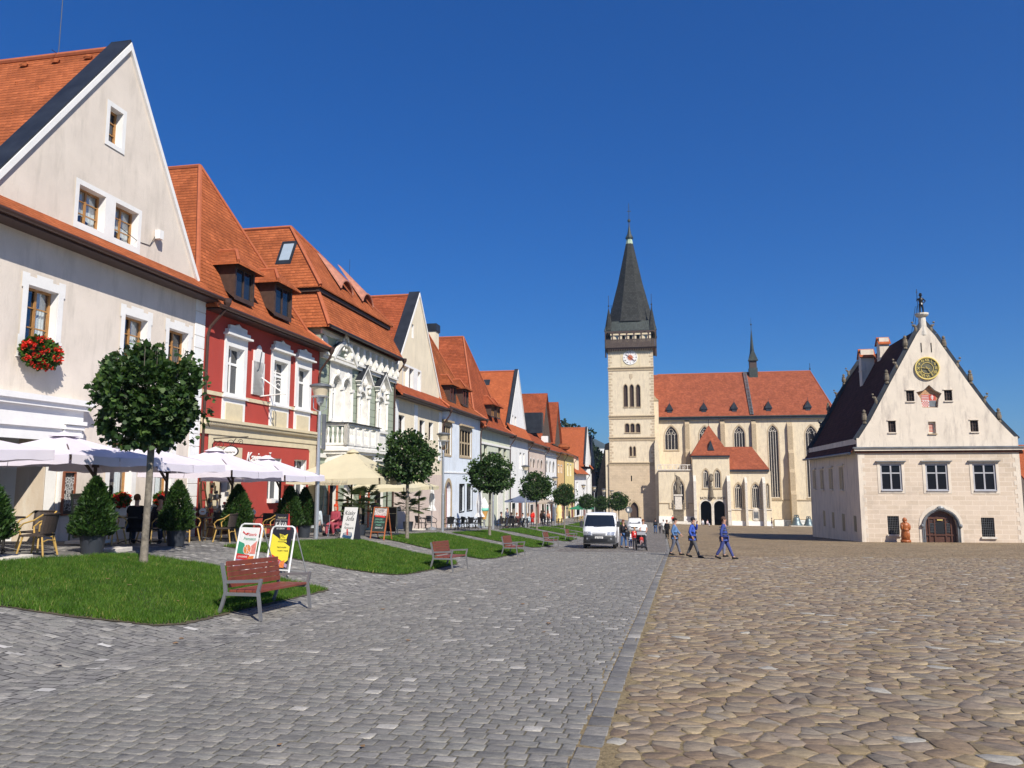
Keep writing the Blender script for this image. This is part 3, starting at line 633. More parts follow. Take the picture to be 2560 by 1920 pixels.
def window(t, r, y, frame, nx=2, nz=3, pane='glass', fw=.055, bar=.03, arch=None, surround=None, sill=None, transom=None, curtain=None, name='window', label=None, sw=.14, sproj=.03, mb=None, mid=.07):
    """a window thing part: frame with bars, its pane, optional surround and sill as sub-parts; y = facade plane, glass .16 behind"""
    mb = mb or hm; L0, z0, L1, z1 = r; d = y + .17; m = mb(t).mat(M[frame] if isinstance(frame, str) else frame)
    inner = (L0 + fw, z0 + fw, L1 - fw, z1 - fw)
    if arch: m.wall(archpts(r, arch), [archpts(inner, arch)], d - .04, .05)
    else: m.wall(rect(r), [rect(inner)], d - .04, .05)
    for i in range(1, nx):
        x = L0 + (L1 - L0) * i / nx; b = mid / 2 if (nx == 2 or i == nx // 2) else bar / 2; m.box(x - b, x + b, d - .045, d, z0 + fw, z1 - fw)
    zs = [z0 + (z1 - z0) * i / nz for i in range(1, nz)] if transom is None else [z0 + (z1 - z0) * transom]
    for z in zs:
        b = bar / 2 if transom is None else .05; m.box(L0 + fw, L1 - fw, d - .035, d, z - b, z + b)
    w_ = m.build(name, t, label)
    p = mb(t).mat(M[pane]); pts = archpts(inner, arch) if arch else rect(inner); p.wall(pts, [], d + .01, 0)
    p.build('pane', w_).matrix_parent_inverse = Matrix()
    if curtain:
        c = mb(t).mat(M['curtain']); 
        if curtain == 'side':
            for s_ in (0, 1):
                x0 = L0 + fw if s_ == 0 else L1 - fw - (L1 - L0) * .27; x1 = x0 + (L1 - L0) * .27; k = 6
                c.add([(x0 + (x1 - x0) * i / k, d + .09 + (.02 if i % 2 else 0), z) for i in range(k + 1) for z in (z0, z1)], [(2 * i, 2 * i + 2, 2 * i + 3, 2 * i + 1) for i in range(k)])
        else:
            k = 10; zz = z0 + (z1 - z0) * .35; c.add([(L0 + (L1 - L0) * i / k, d + .09 + (.02 if i % 2 else 0), (zz + abs(i - k / 2) * -.06) if q == 0 else z1) for i in range(k + 1) for q in (0, 1)], [(2 * i, 2 * i + 2, 2 * i + 3, 2 * i + 1) for i in range(k)])
        c.build('curtain', w_)
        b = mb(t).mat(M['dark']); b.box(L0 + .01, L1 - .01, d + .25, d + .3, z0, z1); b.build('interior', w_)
    if surround:
        s_ = mb(t).mat(M[surround]); g = sw
        if arch: s_.wall(archpts((L0 - g, z0 - .02, L1 + g, z1 + g), arch), [archpts((L0, z0, L1, z1), arch)], y - sproj, sproj)
        else: s_.wall(rect((L0 - g, z0 - g * .8, L1 + g, z1 + g)), [rect(r)], y - sproj, sproj)
        o_ = rect((L0 - g, z0 - g * .8, L1 + g, z1 + g)) if not arch else archpts((L0 - g, z0 - .02, L1 + g, z1 + g), arch)
        n = len(o_); s_.add([(x, y - sproj, z) for x, z in o_] + [(x, y + .01, z) for x, z in o_], [(i, i + n, (i + 1) % n + n, (i + 1) % n) for i in range(n)])
        s_.build('window_surround', w_)
    if sill:
        s_ = mb(t).mat(M[sill]); s_.box(L0 - .06, L1 + .06, y - .09, y + .12, z0 - .06, z0 - .012); s_.build('sill', w_)
    return w_
def gable_house(t, L0, L1, wallm, zev, apex, zg, gl, gr, tile, coping='lead', back=14, gy=.35, holes=(), gholes=(), oh=.6, gmat=None, ylow=None, gutterm='gutter', zbot=-4, trim='trimw', plank=False, ccut=.55):
    """house whose gable faces the square: wall, pent roof at the eaves, gable wall above it, main roof running back from the square"""
    z0 = t['zb'] - 3
    w_ = hm(t).mat(wallm); w_.wall([(L0, z0), (L1, z0), (L1, zev), (L0, zev)], holes, 0, .35, rev=M[trim] if trim else None)
    w_.box(L0, L0 + .3, .01, back, z0, zev); w_.box(L1 - .3, L1, .01, back, z0, zev); w_.box(L0 + .3, L1 - .3, back - .3, back, z0, zev); w_.build('wall', t)
    g = hm(t).mat(gmat or wallm); ax, az = apex
    g.wall([(gl, zg - .5), (gr, zg - .5), (gr, zg), (ax, az), (gl, zg)], gholes, gy, .3, rev=M[trim] if trim else None); gw = g.build('gable_wall', t)
    # pent roof
    p = hm(t).mat(tile); ze = zev - .02
    p.slab([(L0 - .05, -oh, ze), (L1 + .05, -oh, ze), (L1 + .05, gy + .02, zg + .05), (L0 - .05, gy + .02, zg + .05)], .1)
    # roof behind the gable
    r = p; zl = zg - .2; sl_l = (az - zg) / (ax - gl); sl_r = (az - zg) / (gr - ax); dk = .12 if not plank else -.15
    y0 = gy + .3 if not plank else gy - .2
    xl, xr = gl - .3, gr + .3
    r.slab([(xl, y0, zg - .3 * sl_l), (xl, back, zg - .3 * sl_l), (ax, back, az), (ax, y0, az)][::-1], .14)
    r.slab([(ax, y0, az), (ax, back, az), (xr, back, zg - .3 * sl_r), (xr, y0, zg - .3 * sl_r)][::-1], .14)
    rf = r.build('roof', t)
    rg = hm(t).mat(M['ridge']); rg.tube([(ax, y0, az + .02), (ax, back, az + .02)], .11, 8); rg.build('ridge_cap', rf)
    if not plank:
        c = hm(t); k = ccut
        for (bx, bz, s_) in ((gl, zg, -1), (gr, zg, 1)):
            d = Vector((bx - ax, 0, bz - az)); ln = d.length; d.normalize(); nrm = Vector((-d.z * s_, 0, d.x * s_)); nrm = nrm if nrm.z > 0 else -nrm
            q = [Vector((ax, 0, az)), Vector((bx, 0, bz))]; up = nrm * .22; a = Vector((ax, 0, az + .32 / max(.2, abs(nrm.z)) * .5)); b = q[1] + up
            c.mat(M[coping]); 
            for yy0, yy1, dz in ((gy - .06, gy + .3 + k, .0),):
                c.add([(a.x, yy0, a.z), (b.x, yy0, b.z), (b.x, yy1, b.z), (a.x, yy1, a.z), (a.x, yy0, a.z - .1), (b.x, yy0, b.z - .1), (b.x, yy1, b.z - .25), (a.x, yy1, a.z - .25)],
                      [(0, 1, 2, 3), (7, 6, 5, 4), (0, 4, 5, 1), (3, 2, 6, 7), (1, 5, 6, 2), (0, 3, 7, 4)])
            c.mat(M['trimw']); lo = nrm * -.13
            c.add([(a.x, gy - .1, a.z - .1), (b.x, gy - .1, b.z - .1), (b.x, gy + .25, b.z - .1), (a.x, gy + .25, a.z - .1), (a.x, gy - .1, a.z - .36), ((b + lo).x, gy - .1, b.z - .22), ((b + lo).x, gy + .25, b.z - .28), (a.x, gy + .25, a.z - .36)],
                      [(0, 1, 2, 3), (7, 6, 5, 4), (0, 4, 5, 1), (1, 5, 6, 2), (3, 7, 4, 0)])
        c.build('gable_coping', t)
    gt = hm(t).mat(M[gutterm]); gt.tube([(L0 - .05, -oh - .08, zev - .06), (L1 + .05, -oh - .08, zev - .06)], .085, 8); gt.box(L0, L1, -oh + .02, 0, zev - .19, zev - .125); gt.build('gutter', t)
    return rf
def hip_house(t, L0, L1, wallm, zev, apex, setback, tile, back=14, oh=.6, holes=(), flare=(1.2, .9), gutterm='gutter', trim=None, ridgecap=True, rrun=None):
    """hipped end towards the square with a bell-cast eave; ridge runs back"""
    z0 = t['zb'] - 3
    w_ = hm(t).mat(wallm); w_.wall([(L0, z0), (L1, z0), (L1, zev), (L0, zev)], holes, 0, .35, rev=M[trim] if trim else None)
    w_.box(L0, L0 + .3, .01, back, z0, zev); w_.box(L1 - .3, L1, .01, back, z0, zev); w_.box(L0 + .3, L1 - .3, back - .3, back, z0, zev); w_.build('wall', t)
    ax, az = apex; r = hm(t).mat(tile); fl, fz = flare; ze = zev
    # eave ring (-oh), knee ring, apex
    e0 = [(L0 - .1, -oh, ze), (L1 + .1, -oh, ze)]; k0 = [(L0 + .25, -oh + fl, ze + fz), (L1 - .25, -oh + fl, ze + fz)]; A = (ax, setback, az); B = (ax, back, az)
    t_ = .1
    r.slab([e0[0], e0[1], k0[1], k0[0]], t_); r.slab([k0[0], k0[1], A], t_)
    r.slab([(e0[0][0], back, ze), e0[0], k0[0], (k0[0][0], back, ze + fz)], t_); r.slab([(k0[0][0], back, ze + fz), k0[0], A, B], t_)
    r.slab([e0[1], (e0[1][0], back, ze), (k0[1][0], back, ze + fz), k0[1]], t_); r.slab([k0[1], (k0[1][0], back, ze + fz), B, A], t_)
    rf = r.build('roof', t)
    rg = hm(t).mat(M['ridge'])
    for s_ in (0, 1): rg.tube([e0[s_], k0[s_], A], .1, 6)
    rg.tube([A, B], .1, 6); rg.build('ridge_cap', rf)
    gt = hm(t).mat(M[gutterm]); gt.tube([(L0 - .1, -oh - .08, zev - .06), (L1 + .1, -oh - .08, zev - .06)], .085, 8); gt.box(L0, L1, -oh + .02, 0, zev - .17, zev - .11); gt.build('gutter', t)
    return rf
def rooft(L, setback, apex, L0, L1, zev, oh, fl, fz):     # height of the front face at depth y -> function
    def z(y): return zev + fz + (apex[1] - zev - fz) * (y + oh - fl) / (setback + oh - fl)
    return z
def dormer(t, Lc, wd, zc, hgt, zfun, yf, tile, frame, lab=None, back=2.2, over=.2, win='wooddk', hipd=.7):
    """box dormer with a hipped tiled hood; front plane at y=yf, sill height zc"""
    d = hm(t).mat(M[frame]); x0, x1 = Lc - wd / 2, Lc + wd / 2
    d.wall([(x0, zc - .05), (x1, zc - .05), (x1, zc + hgt), (x0, zc + hgt)], [[(x0 + .12, zc + .12), (x1 - .12, zc + .12), (x1 - .12, zc + hgt - .12), (x0 + .12, zc + hgt - .12)]], yf, .12)
    d.add([(x0, yf, zc), (x0, yf, zc + hgt), (x0, yf + back, zc + hgt)], [(0, 1, 2)]); d.add([(x1, yf, zc), (x1, yf, zc + hgt), (x1, yf + back, zc + hgt)], [(2, 1, 0)])
    o = d.build('dormer', t)
    h = hm(t).mat(tile); a, b = x0 - over, x1 + over; zr = zc + hgt; e = hipd
    A = (Lc, yf + e * .6, zr + e); B = (Lc, yf + back + 1.2, zr + e)
    h.slab([(a, yf - over, zr - .05), (b, yf - over, zr - .05), A], .08); h.slab([(a, yf + back + 1.2, zr - .05), (a, yf - over, zr - .05), A, B], .08); h.slab([(b, yf - over, zr - .05), (b, yf + back + 1.2, zr - .05), B, A], .08)
    ho = h.build('dormer_roof', o); g = hm(t).mat(M['ridge']); g.tube([A, B], .08, 6); g.tube([(a, yf - over, zr), A], .07, 6); g.build('ridge_cap', ho) if False else g.build('dormer_ridge', o)
    wn = hm(t).mat(M[win]); X0, X1, Z0, Z1 = x0 + .12, x1 - .12, zc + .12, zc + hgt - .12
    wn.wall([(X0, Z0), (X1, Z0), (X1, Z1), (X0, Z1)], [[(X0 + .05, Z0 + .05), (X1 - .05, Z0 + .05), (X1 - .05, Z1 - .05), (X0 + .05, Z1 - .05)]], yf + .06, .05); wn.box(Lc - .03, Lc + .03, yf + .05, yf + .1, Z0, Z1)
    wn.build('dormer_window', o); p = hm(t).mat(M['glass']); p.box(X0, X1, yf + .1, yf + .12, Z0, Z1); p.build('pane', o)
    return o
def downpipe(t, L, ztop, zbot, oh=.6, r=.055, dx=-.5, m='gutter'):
    p = hm(t).mat(M[m]); p.lathe([(.16, .22), (.15, .05), (.07, -.12)][::-1], (L, -oh - .1, ztop - .2), 10)
    p.tube([(L, -oh - .1, ztop - .3), (L + dx * .4, -oh - .02, ztop - .5), (L + dx * .9, -.16, ztop - 1.1), (L + dx, -.1, ztop - 1.4), (L + dx, -.1, zbot)], r, 8)
    for z in np.arange(zbot + .5, ztop - 1.5, 1.8): p.lathe([(r + .015, 0), (r + .015, .04)], (L + dx, -.1, z), 8)
    return p.build('downpipe', t)
def rod(t, x, y, z, h=1.6):
    p = hm(t).mat(M['iron']); p.tube([(x, y, z), (x, y, z + h)], .012, 5); p.tube([(x - .3, y, z + .06), (x + .3, y, z + .06)], .012, 5); return p.build('lightning_rod', t)
# ---------------------------------------------------------------- 1  cream gable house
t = house('gable_house', 'cream house nearest the camera with a tall plain gable and red flowers under its window', 14)
L1 = 26.1; zev = 8.62
W1 = rc(70, 711, 147, 863); W2 = rc(312, 785, 369, 905); W3 = rc(422, 819, 471, 935); hh = W1[3] - W1[1]
W2 = (W2[0], W1[1], W2[2], W1[3] + .0); W3 = (W3[0], W1[1], W3[2], W1[3]); W0 = (W1[0] - 3.6, W1[1], W1[2] - 3.6, W1[3])
g1 = rc(277, 1106, 333, 1266); g2 = rc(389, 1116, 430, 1263); g2 = (g2[0], g1[1], g2[2], g1[3])
pL, pz = F(148, 1079); passage = (pL - 4.6, gs(17, -17) - 1, pL, pz)
T1 = rc(299, 262, 332, 353); TA = rc(223, 458, 290, 554); TB = rc(312, 506, 370, 598); TB = (TB[0], TA[1], TB[2], TA[3])
apex = F(335, 97, 17.3)
gable_house(t, 10.5, L1, M['cream'], zev, (21.5, apex[1] - .42), 9.3, 16.55, 25.85, M['tile1'], back=16, ccut=.42, holes=[rect(x) for x in (W0, W1, W2, W3, g1, g2, passage)], gholes=[rect(T1), rect(TA), rect(TB)])
for i, x in enumerate((W1, W2, W3, W0)):
    window(t, x, .1, 'wood', 2, 3, 'clear' if i < 2 else 'glass', .07, .035, curtain='side' if i < 2 else None)
    s_ = hm(t).mat(M['trimw']); a, b, c, d = x; g = .19
    s_.wall([(a - g - .05, b - .35), (c + g + .05, b - .35), (c + g + .05, b + .25), (c + g, b + .25), (c + g, d - .1), (c + g + .05, d - .1), (c + g + .05, d + .32), (c - .02, d + .32), (c - .02, d + .24), (c - .25, d + .24), (c - .25, d + .34), (a + .25, d + .34), (a + .25, d + .24), (a + .02, d + .24), (a + .02, d + .32), (a - g - .05, d + .32), (a - g - .05, d - .1), (a - g, d - .1), (a - g, b + .25), (a - g - .05, b + .25)], [rect(x)], -.035, .04)
    s_.box(a - g - .05, c + g + .05, -.034, 0, b - .36, b - .35); s_.build('window_surround', t)
for x in (g1, g2):
    window(t, x, .1, 'wood', 1, 1, 'clear', .07, curtain='side'); s_ = hm(t).mat(M['trimw']); a, b, c, d = x; g = .2
    s_.wall(rect((a - g, b - .3, c + g, d + .3)), [rect(x)], -.04, .04); s_.box(a - g, c + g, -.12, .1, b - .06, b - .002); s_.build('window_surround', t)
window(t, T1, .45, 'wood', 1, 3, 'glass', .07, surround=None)
for x in (TA, TB): window(t, x, .45, 'wood', 2, 3, 'clear', .06, .03, curtain='top')
s_ = hm(t).mat(M['trimw']); a = .16; s_.wall(rect((T1[0] - a, T1[1] - a, T1[2] + a, T1[3] + a)), [rect(T1)], .32, .03); s_.build('window_surround', t)
s_ = hm(t).mat(M['trimw']); s_.wall(rect((TA[0] - a, TA[1] - a - .05, TB[2] + a, TA[3] + a)), [rect(TA), rect(TB)], .32, .03); s_.build('window_surround', t)
# portal: entablature, capital, pilaster, passage jambs
q = hm(t).mat(M['trimw']); e0 = F(150, 1000); pr = F(209, 1006); x1 = pr[0]; zt = pr[1]; x0 = 10.6
q.box(x0, x1, -.42, 0, zt - .16, zt); q.box(x0, x1 - .12, -.34, 0, zt - .3, zt - .16); q.box(x0, x1 - .2, -.2, 0, zt - .86, zt - .3); q.box(x0, x1 - .25, -.12, 0, zt - 1.2, zt - .86)
q.build('portal_entablature', t)
q = hm(t).mat(M['trimw']); zc = F(155, 1052)[1]; pa, pb = pL + .05, F(186, 1100)[0]
for k, (dz, pj) in enumerate(((0, .3), (.14, .24), (.26, .18), (.36, .22))): q.box(pa - pj * .4, pb + pj * .4, -pj, 0, zc - dz - .11, zc - dz)
q.box(pa, pb, -.1, 0, z0 - 3 if False else -1.5, zc - .47); q.wall(rect((pa + .1, -1.5, pb - .1, zc - .7)), [], -.115, 0); q.build('portal_pilaster', t)
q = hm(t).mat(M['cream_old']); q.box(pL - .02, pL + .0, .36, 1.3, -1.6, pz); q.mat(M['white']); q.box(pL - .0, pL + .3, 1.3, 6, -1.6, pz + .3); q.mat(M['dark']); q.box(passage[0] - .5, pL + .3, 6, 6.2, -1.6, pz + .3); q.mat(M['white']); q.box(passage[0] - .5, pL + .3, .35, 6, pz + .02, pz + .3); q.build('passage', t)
# quoins at the corner
q = hm(t).mat(M['white']); zz = -1.2
while zz < zev - .6: q.bbox(L1 - .62, L1 + .01, -.03, 0, zz + .015, zz + .45, .012); zz += .46
q.build('quoins', t)
# base plinth, vent tiles, antenna box, wall lamp cable
q = hm(t).mat(M['tile1']); sl_ = (apex[1] - .42 - 9.3) / (21.5 - 16.55)
for k in range(6):
    for rr, (dL, n_) in enumerate(((.5, 6),)):
        x = 21.5 - .35; y = 1.6 + k * 1.25; z = apex[1] - .42 - .35 * sl_; q.ell((x - .02, y, z + .1), .07, .2, .1, 6, 4)
for k in range(34):
    x = 20.4 - (k % 4) * .95 - .3 * (k // 4 % 2); y = 1.2 + (k // 4) * 1.2; q.ell((x, y, apex[1] - .42 - (21.5 - x) * sl_ + .02), .05, .04, .08, 5, 3)
o_ = q.build('vent_tiles', t); o_['kind'] = 'stuff'
q = hm(t).mat(M['trimw']); b_ = F(388, 583, 17.3); q.box(b_[0] - .02, b_[0] + .2, .1, .3, b_[1] - .2, b_[1] + .12); q.mat(M['iron']); q.tube([(b_[0], .28, b_[1] - .1), (b_[0] - .2, .33, b_[1] - .5), (b_[0] - .8, .34, b_[1] - .55), (b_[0] - 1.7, .34, b_[1] - .35)], .012, 5); q.build('antenna_box', t)
rod(t, 21.5, 3.1, apex[1] - .4, 2.9)
downpipe(t, L1 + .35, zev, gs(26, -17), dx=-.25)
fin(t)
# ---------------------------------------------------------------- 2  red house
t = house('hipped_house', 'dark red house with white framed windows and two brown dormers', L1)
A2 = L1 + .06; B2 = F(798, 900)[0]; zev = 8.35; ap = F(500, 415, 20.5); SB = 3.5
red_w = [rc(569, 864, 609, 982), rc(684, 897, 718, 1003), rc(744, 917, 772, 1014)]
zt_, zb_ = red_w[0][3], red_w[0][1]; red_w = [(a, zb_, c, zt_) for a, b, c, d in red_w]
gw = [rc(671, 1145, 703, 1256), rc(736, 1152, 766, 1245)]; gw = [(a, gw[0][1], c, gw[0][3]) for a, b, c, d in gw]
dr = rc(548, 1148, 571, 1300); dr = (dr[0], gs(29, -17), dr[2], dr[3])
hip_house(t, A2, B2, M['red'], zev, ap, SB, M['tile1'], holes=[rect(x) for x in red_w + gw + [dr]], trim='trimw')
zf = rooft(0, SB, ap, A2, B2, zev, .6, 1.2, .9)
for x in red_w:
    a, b, c, d = x; window(t, x, .08, 'frameW', 2, 1, 'glass', .06, transom=.66)
    s_ = hm(t).mat(M['trimw']); g = .24; s_.wall(rect((a - g, b - .12, c + g, d + .42)), [rect(x)], -.06, .06); s_.box(a - g - .002, a - g, -.06, 0, b, d + .42); s_.box(c + g, c + g + .002, -.06, 0, b, d + .42)
    s_.box(a - g - .06, c + g + .06, -.16, 0, b - .2, b - .12); s_.box(a - g, c + g, -.05, 0, b - 1.35, b - .2)
    s_.box(a - g - .1, c + g + .1, -.26, 0, d + .42, d + .5); s_.box(a - g, c + g, -.18, 0, d + .5, d + .66)
    s_.prism([(a - .05, d + .66), (c + .05, d + .66), (c + .05, d + .85), ((a + c) / 2 + .2, d + .88), ((a + c) / 2, d + .98), ((a + c) / 2 - .2, d + .88), (a - .05, d + .85)], -.12, 0); s_.build('window_surround', t)
    s_ = hm(t).mat(M['buff']); s_.bbox(a - .05, c + .05, -.075, -.04, b - 1.15, b - .4, .02); s_.build('panel', t)
for x in gw:
    a, b, c, d = x; w_ = window(t, x, .08, 'frameW', 2, 1, 'glass', .06, transom=.75, surround='trimw', sw=.24, sproj=.04)
    s_ = hm(t).mat(M['trimw']); s_.box(a, c, -.22, .06, b - .02, b + .16); s_.build('window_box', t)
s_ = hm(t).mat(M['wooddk']); s_.box(dr[0] + .1, dr[2] - .1, .2, .26, dr[1], dr[3] - .1); s_.mat(M['dark']); s_.box(dr[0], dr[2], .3, .34, dr[1], dr[3]); s_.build('door', t)
zc1 = F(513, 1044)[1]; zc2 = F(400, 1002)[1]
s_ = hm(t).mat(M['buff']); s_.box(A2, B2, -.05, 0, zb_ - .2, zb_ - .05); s_.box(A2, B2, -.28, 0, zc1 - .12, zc1); s_.box(A2, B2, -.2, 0, zc1 - .26, zc1 - .12); s_.box(A2, B2, -.08, 0, zc1 - .6, zc1 - .26)
for k in range(90): x = A2 + .05 + k * (B2 - A2 - .1) / 90; s_.box(x, x + .06, -.23, -.2, zc1 - .22, zc1 - .14)
s_.build('cornice', t)
s_ = hm(t).mat(M['buff']); fl_, fr_ = F(528, 1100)[0], F(774, 1100)[0]
s_.wall([(A2 + .5, -3), (B2, -3), (B2, zc1 - .55), (A2 + .5, zc1 - .55)], [[(fl_, -2.9), (fr_, -2.9), (fr_, zc1 - 1.0), (fr_ - .15, zc1 - .85), (fl_ + .15, zc1 - .85), (fl_, zc1 - 1.0)]], -.04, .04); s_.wall(rect((dr[0] - .45, -3, dr[2] + .9, dr[3] + .5)), [rect((dr[0], -2.95, dr[2], dr[3]))], -.07, .07); s_.box(dr[2] + .899, dr[2] + .9, -.07, 0, -3, dr[3] + .5); s_.build('frame_band', t)
# plaster cartouche with letter
c0 = F(634, 866); c1 = F(659, 877); cb = F(634, 955)[1]; a, c = c0[0], c1[0]; zt = c0[1] - .15; mx_ = (a + c) / 2
s_ = hm(t).mat(M['trimw']); s_.prism([(a, zt - 1.9), (a - .06, zt - 1.9), (a - .06, cb + .9), (a, cb + .8), (a + .1, cb + .45), (mx_ - .12, cb + .4), (mx_, cb + .1), (mx_ + .12, cb + .4), (c - .1, cb + .45), (c, cb + .8), (c + .06, cb + .9), (c + .06, zt - 1.9), (c, zt - 1.9), (c, zt), (mx_ + .2, zt + .02), (mx_ + .14, zt + .2), (mx_, zt + .28), (mx_ - .14, zt + .2), (mx_ - .2, zt + .02), (a, zt)], -.06, 0); k_ = s_.build('cartouche', t)
text(t, 'lettering', 'J', 1.0, (mx_ - A2 + .06, -.07, (zt + cb) / 2 + .3 - t['zb']), (math.pi / 2, 0, 0), M['leadgrey'], .004, sx=.8, shear=.3)
for u0, u1, vt, vb in ((594, 634, 668, 742), (692, 728, 712, 783)):
    a_, zt_ = F(u0, vt, 17.3); c_, _ = F(u1, vt, 17.3); _, zb_ = F(u0, vb, 17.3); dormer(t, (a_ + c_) / 2, c_ - a_ + .3, zb_ - .1, zt_ - zb_ + .25, zf, .3, M['tile1'], 'wooddk', back=1.9, hipd=.8, over=.3)
# ornamental iron bracket of the hanging sign and white bracket
rod(t, ap[0], 6, ap[1], 2)
downpipe(t, B2 - .1, zev, gs(36, -17), dx=.0)
fin(t)
# ---------------------------------------------------------------- 3  sage green ornate house
t = house('mansard_house', 'sage green house with white baroque plasterwork, a balcony and a stepped mansard roof', B2)
A3 = B2 + .06; B3 = F(985, 950)[0]; ze = F(989, 889, 16.4)[1]
op = [rc(827, 940, 846, 1052), rc(853, 946, 870, 1056), rc(896, 965, 913, 1060), rc(942, 979, 959, 1070)]; zt_, zb_ = op[0][3], op[0][1]; op = [(a, zb_, c, zt_ - (0 if i < 2 else .35)) for i, (a, b, c, d) in enumerate(op)]
gz0 = gs(40, -17); gop = [rc(787, 1205, 812, 1300), rc(822, 1208, 840, 1300), rc(860, 1208, 884, 1300), rc(900, 1210, 920, 1300), rc(940, 1210, 958, 1300)]
gop = [(a, gz0, c, gop[0][3]) for a, b, c, d in gop]
w_ = hm(t).mat(M['sage']); z0 = t['zb'] - 3; w_.wall([(A3, z0), (B3, z0), (B3, ze), (A3, ze)], [archpts(x, 'round') for x in op] + [rect(x) for x in gop], 0, .35, rev=M['ornw'])
w_.box(A3, A3 + .3, .01, 14, z0, ze); w_.box(B3 - .3, B3, .01, 14, z0, ze); w_.build('wall', t)
# mansard roof: steep lower part, dark step, hipped upper part
r = hm(t).mat(M['tile1']); zk = F(810, 725, 17.5)[1]; ap3 = F(727, 568, 20.0); oh = .6; xL, xR = A3 - .3, B3 + .1
kL, kR = xL + .9, xR - .3
def ring(x0, x1, y, z): return [(x0, y, z), (x1, y, z)]
lo = [(xL, -oh, ze), (xR, -oh, ze), (kR + .1, .55, zk - .12), (kL, .55, zk - .12)]
r.slab(lo, .1); r.slab([(xL, 14, ze), (xL, -oh, ze), (kL, .55, zk - .12), (kL, 14, zk - .12)], .1); r.slab([(xR, -oh, ze), (xR, 14, ze), (kR, 14, zk - .12), (kR + .1, .55, zk - .12)], .1)
uL, uR = kL - .35, kR + .3
r.slab([(uL, .2, zk), (uR, .2, zk), (ap3[0], 3.0, ap3[1])], .1); r.slab([(uL, 14, zk), (uL, .2, zk), (ap3[0], 3, ap3[1]), (ap3[0], 14, ap3[1])], .1); r.slab([(uR, .2, zk), (uR, 14, zk), (ap3[0], 14, ap3[1]), (ap3[0], 3, ap3[1])], .1)
rf = r.build('roof', t); g = hm(t).mat(M['ridge']); g.tube([(xL, -oh, ze), (kL, .55, zk - .1)], .11, 6); g.tube([(uL, .2, zk), (ap3[0], 3, ap3[1]), (ap3[0], 14, ap3[1])], .11, 6); g.tube([(uR, .2, zk), (ap3[0], 3, ap3[1])], .11, 6); g.build('ridge_cap', rf)
g = hm(t).mat(M['wooddk']); g.box(uL + .1, uR - .1, .32, .5, zk - .3, zk - .12); g.box(uL + .12, uL + .3, .5, 13.9, zk - .3, zk - .12); g.build('roof_step_board', t)
def upz(y): return zk + (ap3[1] - zk) * (y - .2) / 2.8
for u, v in ((862, 695), (915, 730)):
    l_, z_ = F(u - 8, v, 17.9); e = hm(t).mat(plain('copper_hood', (.40, .17, .11), .7, .25, 4)); pts = []; n = 9
    y1 = .9; zb = upz(y1) - .05; V = []
    for k in range(n + 1):
        a = math.pi * k / n; x = -.85 * math.cos(a); z = .62 * math.sin(a) ** 1.3; V.append((l_ + x, y1 - .35, zb - .25 + z)); V.append((l_ + x * .35, y1 + 1.6, upz(y1 + 1.6) + .02 + z * .02))
    e.add(V, [(2 * k, 2 * k + 2, 2 * k + 3, 2 * k + 1) for k in range(n)]); e.tube([V[2 * k] for k in range(n + 1)], .06, 6); e.mat(M['dark']); e.prism([(l_ - .5, zb - .25), (l_ + .5, zb - .25), (l_ + .42, zb + .1), (l_, zb + .28), (l_ - .42, zb + .1)], y1, y1 + .3); e.build('eyebrow_dormer', t)
# skylight on the left slope
sk = F(716, 653, 18.5); q = hm(t).mat(M['lead']); x = (uL + ap3[0]) / 2 + .1; s1 = (ap3[1] - zk) / (ap3[0] - uL); 
for (xx, k_) in ((x, 1),):
    zc = zk + (xx - uL) * s1 + .06; a = .36; y0, y1 = 2.3, 3.2
    P4 = [(xx - a, y0, zc - a * s1), (xx - a, y1, zc - a * s1), (xx + a, y1, zc + a * s1), (xx + a, y0, zc + a * s1)]; q.slab(P4[::-1], .1); q.mat(M['skyglass']); b = a * .72; q.slab([(xx - b, y0 + .15, zc - b * s1 + .02), (xx - b, y1 - .15, zc - b * s1 + .02), (xx + b, y1 - .15, zc + b * s1 + .02), (xx + b, y0 + .15, zc + b * s1 + .02)][::-1], .05)
q.build('skylight', t)
g = hm(t).mat(M['black']); g.tube([(xL, -oh - .08, ze - .06), (xR, -oh - .08, ze - .06)], .085, 8); g.build('gutter', t)
# plasterwork
for i, x in enumerate(op):
    window(t, x, .06, 'frameW', 2, 1, 'glass', .05, arch='round', transom=.68)
q = hm(t).mat(M['ornw']); a0, a1 = op[0][0] - .35, op[1][2] + .35
q.wall(rect((a0, zb_ - .1, a1, zt_ + .75)), [archpts(op[0], 'round'), archpts(op[1], 'round')], -.1, .1)
for xx in (a0 + .12, (op[0][2] + op[1][0]) / 2, a1 - .12): q.tube([(xx, -.16, zb_), (xx, -.16, zt_ - .6)], .085, 8); q.box(xx - .15, xx + .15, -.26, -.1, zt_ - .62, zt_ - .45); q.box(xx - .13, xx + .13, -.24, -.1, zb_ - .05, zb_ + .1)
for x in op[:2]:
    cx = (x[0] + x[2]) / 2; rr = (x[2] - x[0]) / 2 + .1; q.tube([(cx + rr * math.cos(k * math.pi / 10), -.14, zt_ - rr + .1 + rr * math.sin(k * math.pi / 10)) for k in range(11)], .06, 6); q.ell((cx, -.2, zt_ + .22), .14, .12, .2)
q.build('twin_window_surround', t)
q = hm(t).mat(M['ornw']); zz = zt_ + .75; q.box(a0 - .12, a1 + .12, -.34, 0, zz, zz + .14); cx = (a0 + a1) / 2; hw = (a1 - a0) / 2 + .1; n = 12
arc = [(cx - hw + 2 * hw * k / n, -.3, zz + .14 + 1.05 * math.sin(math.pi * k / n)) for k in range(n + 1)]
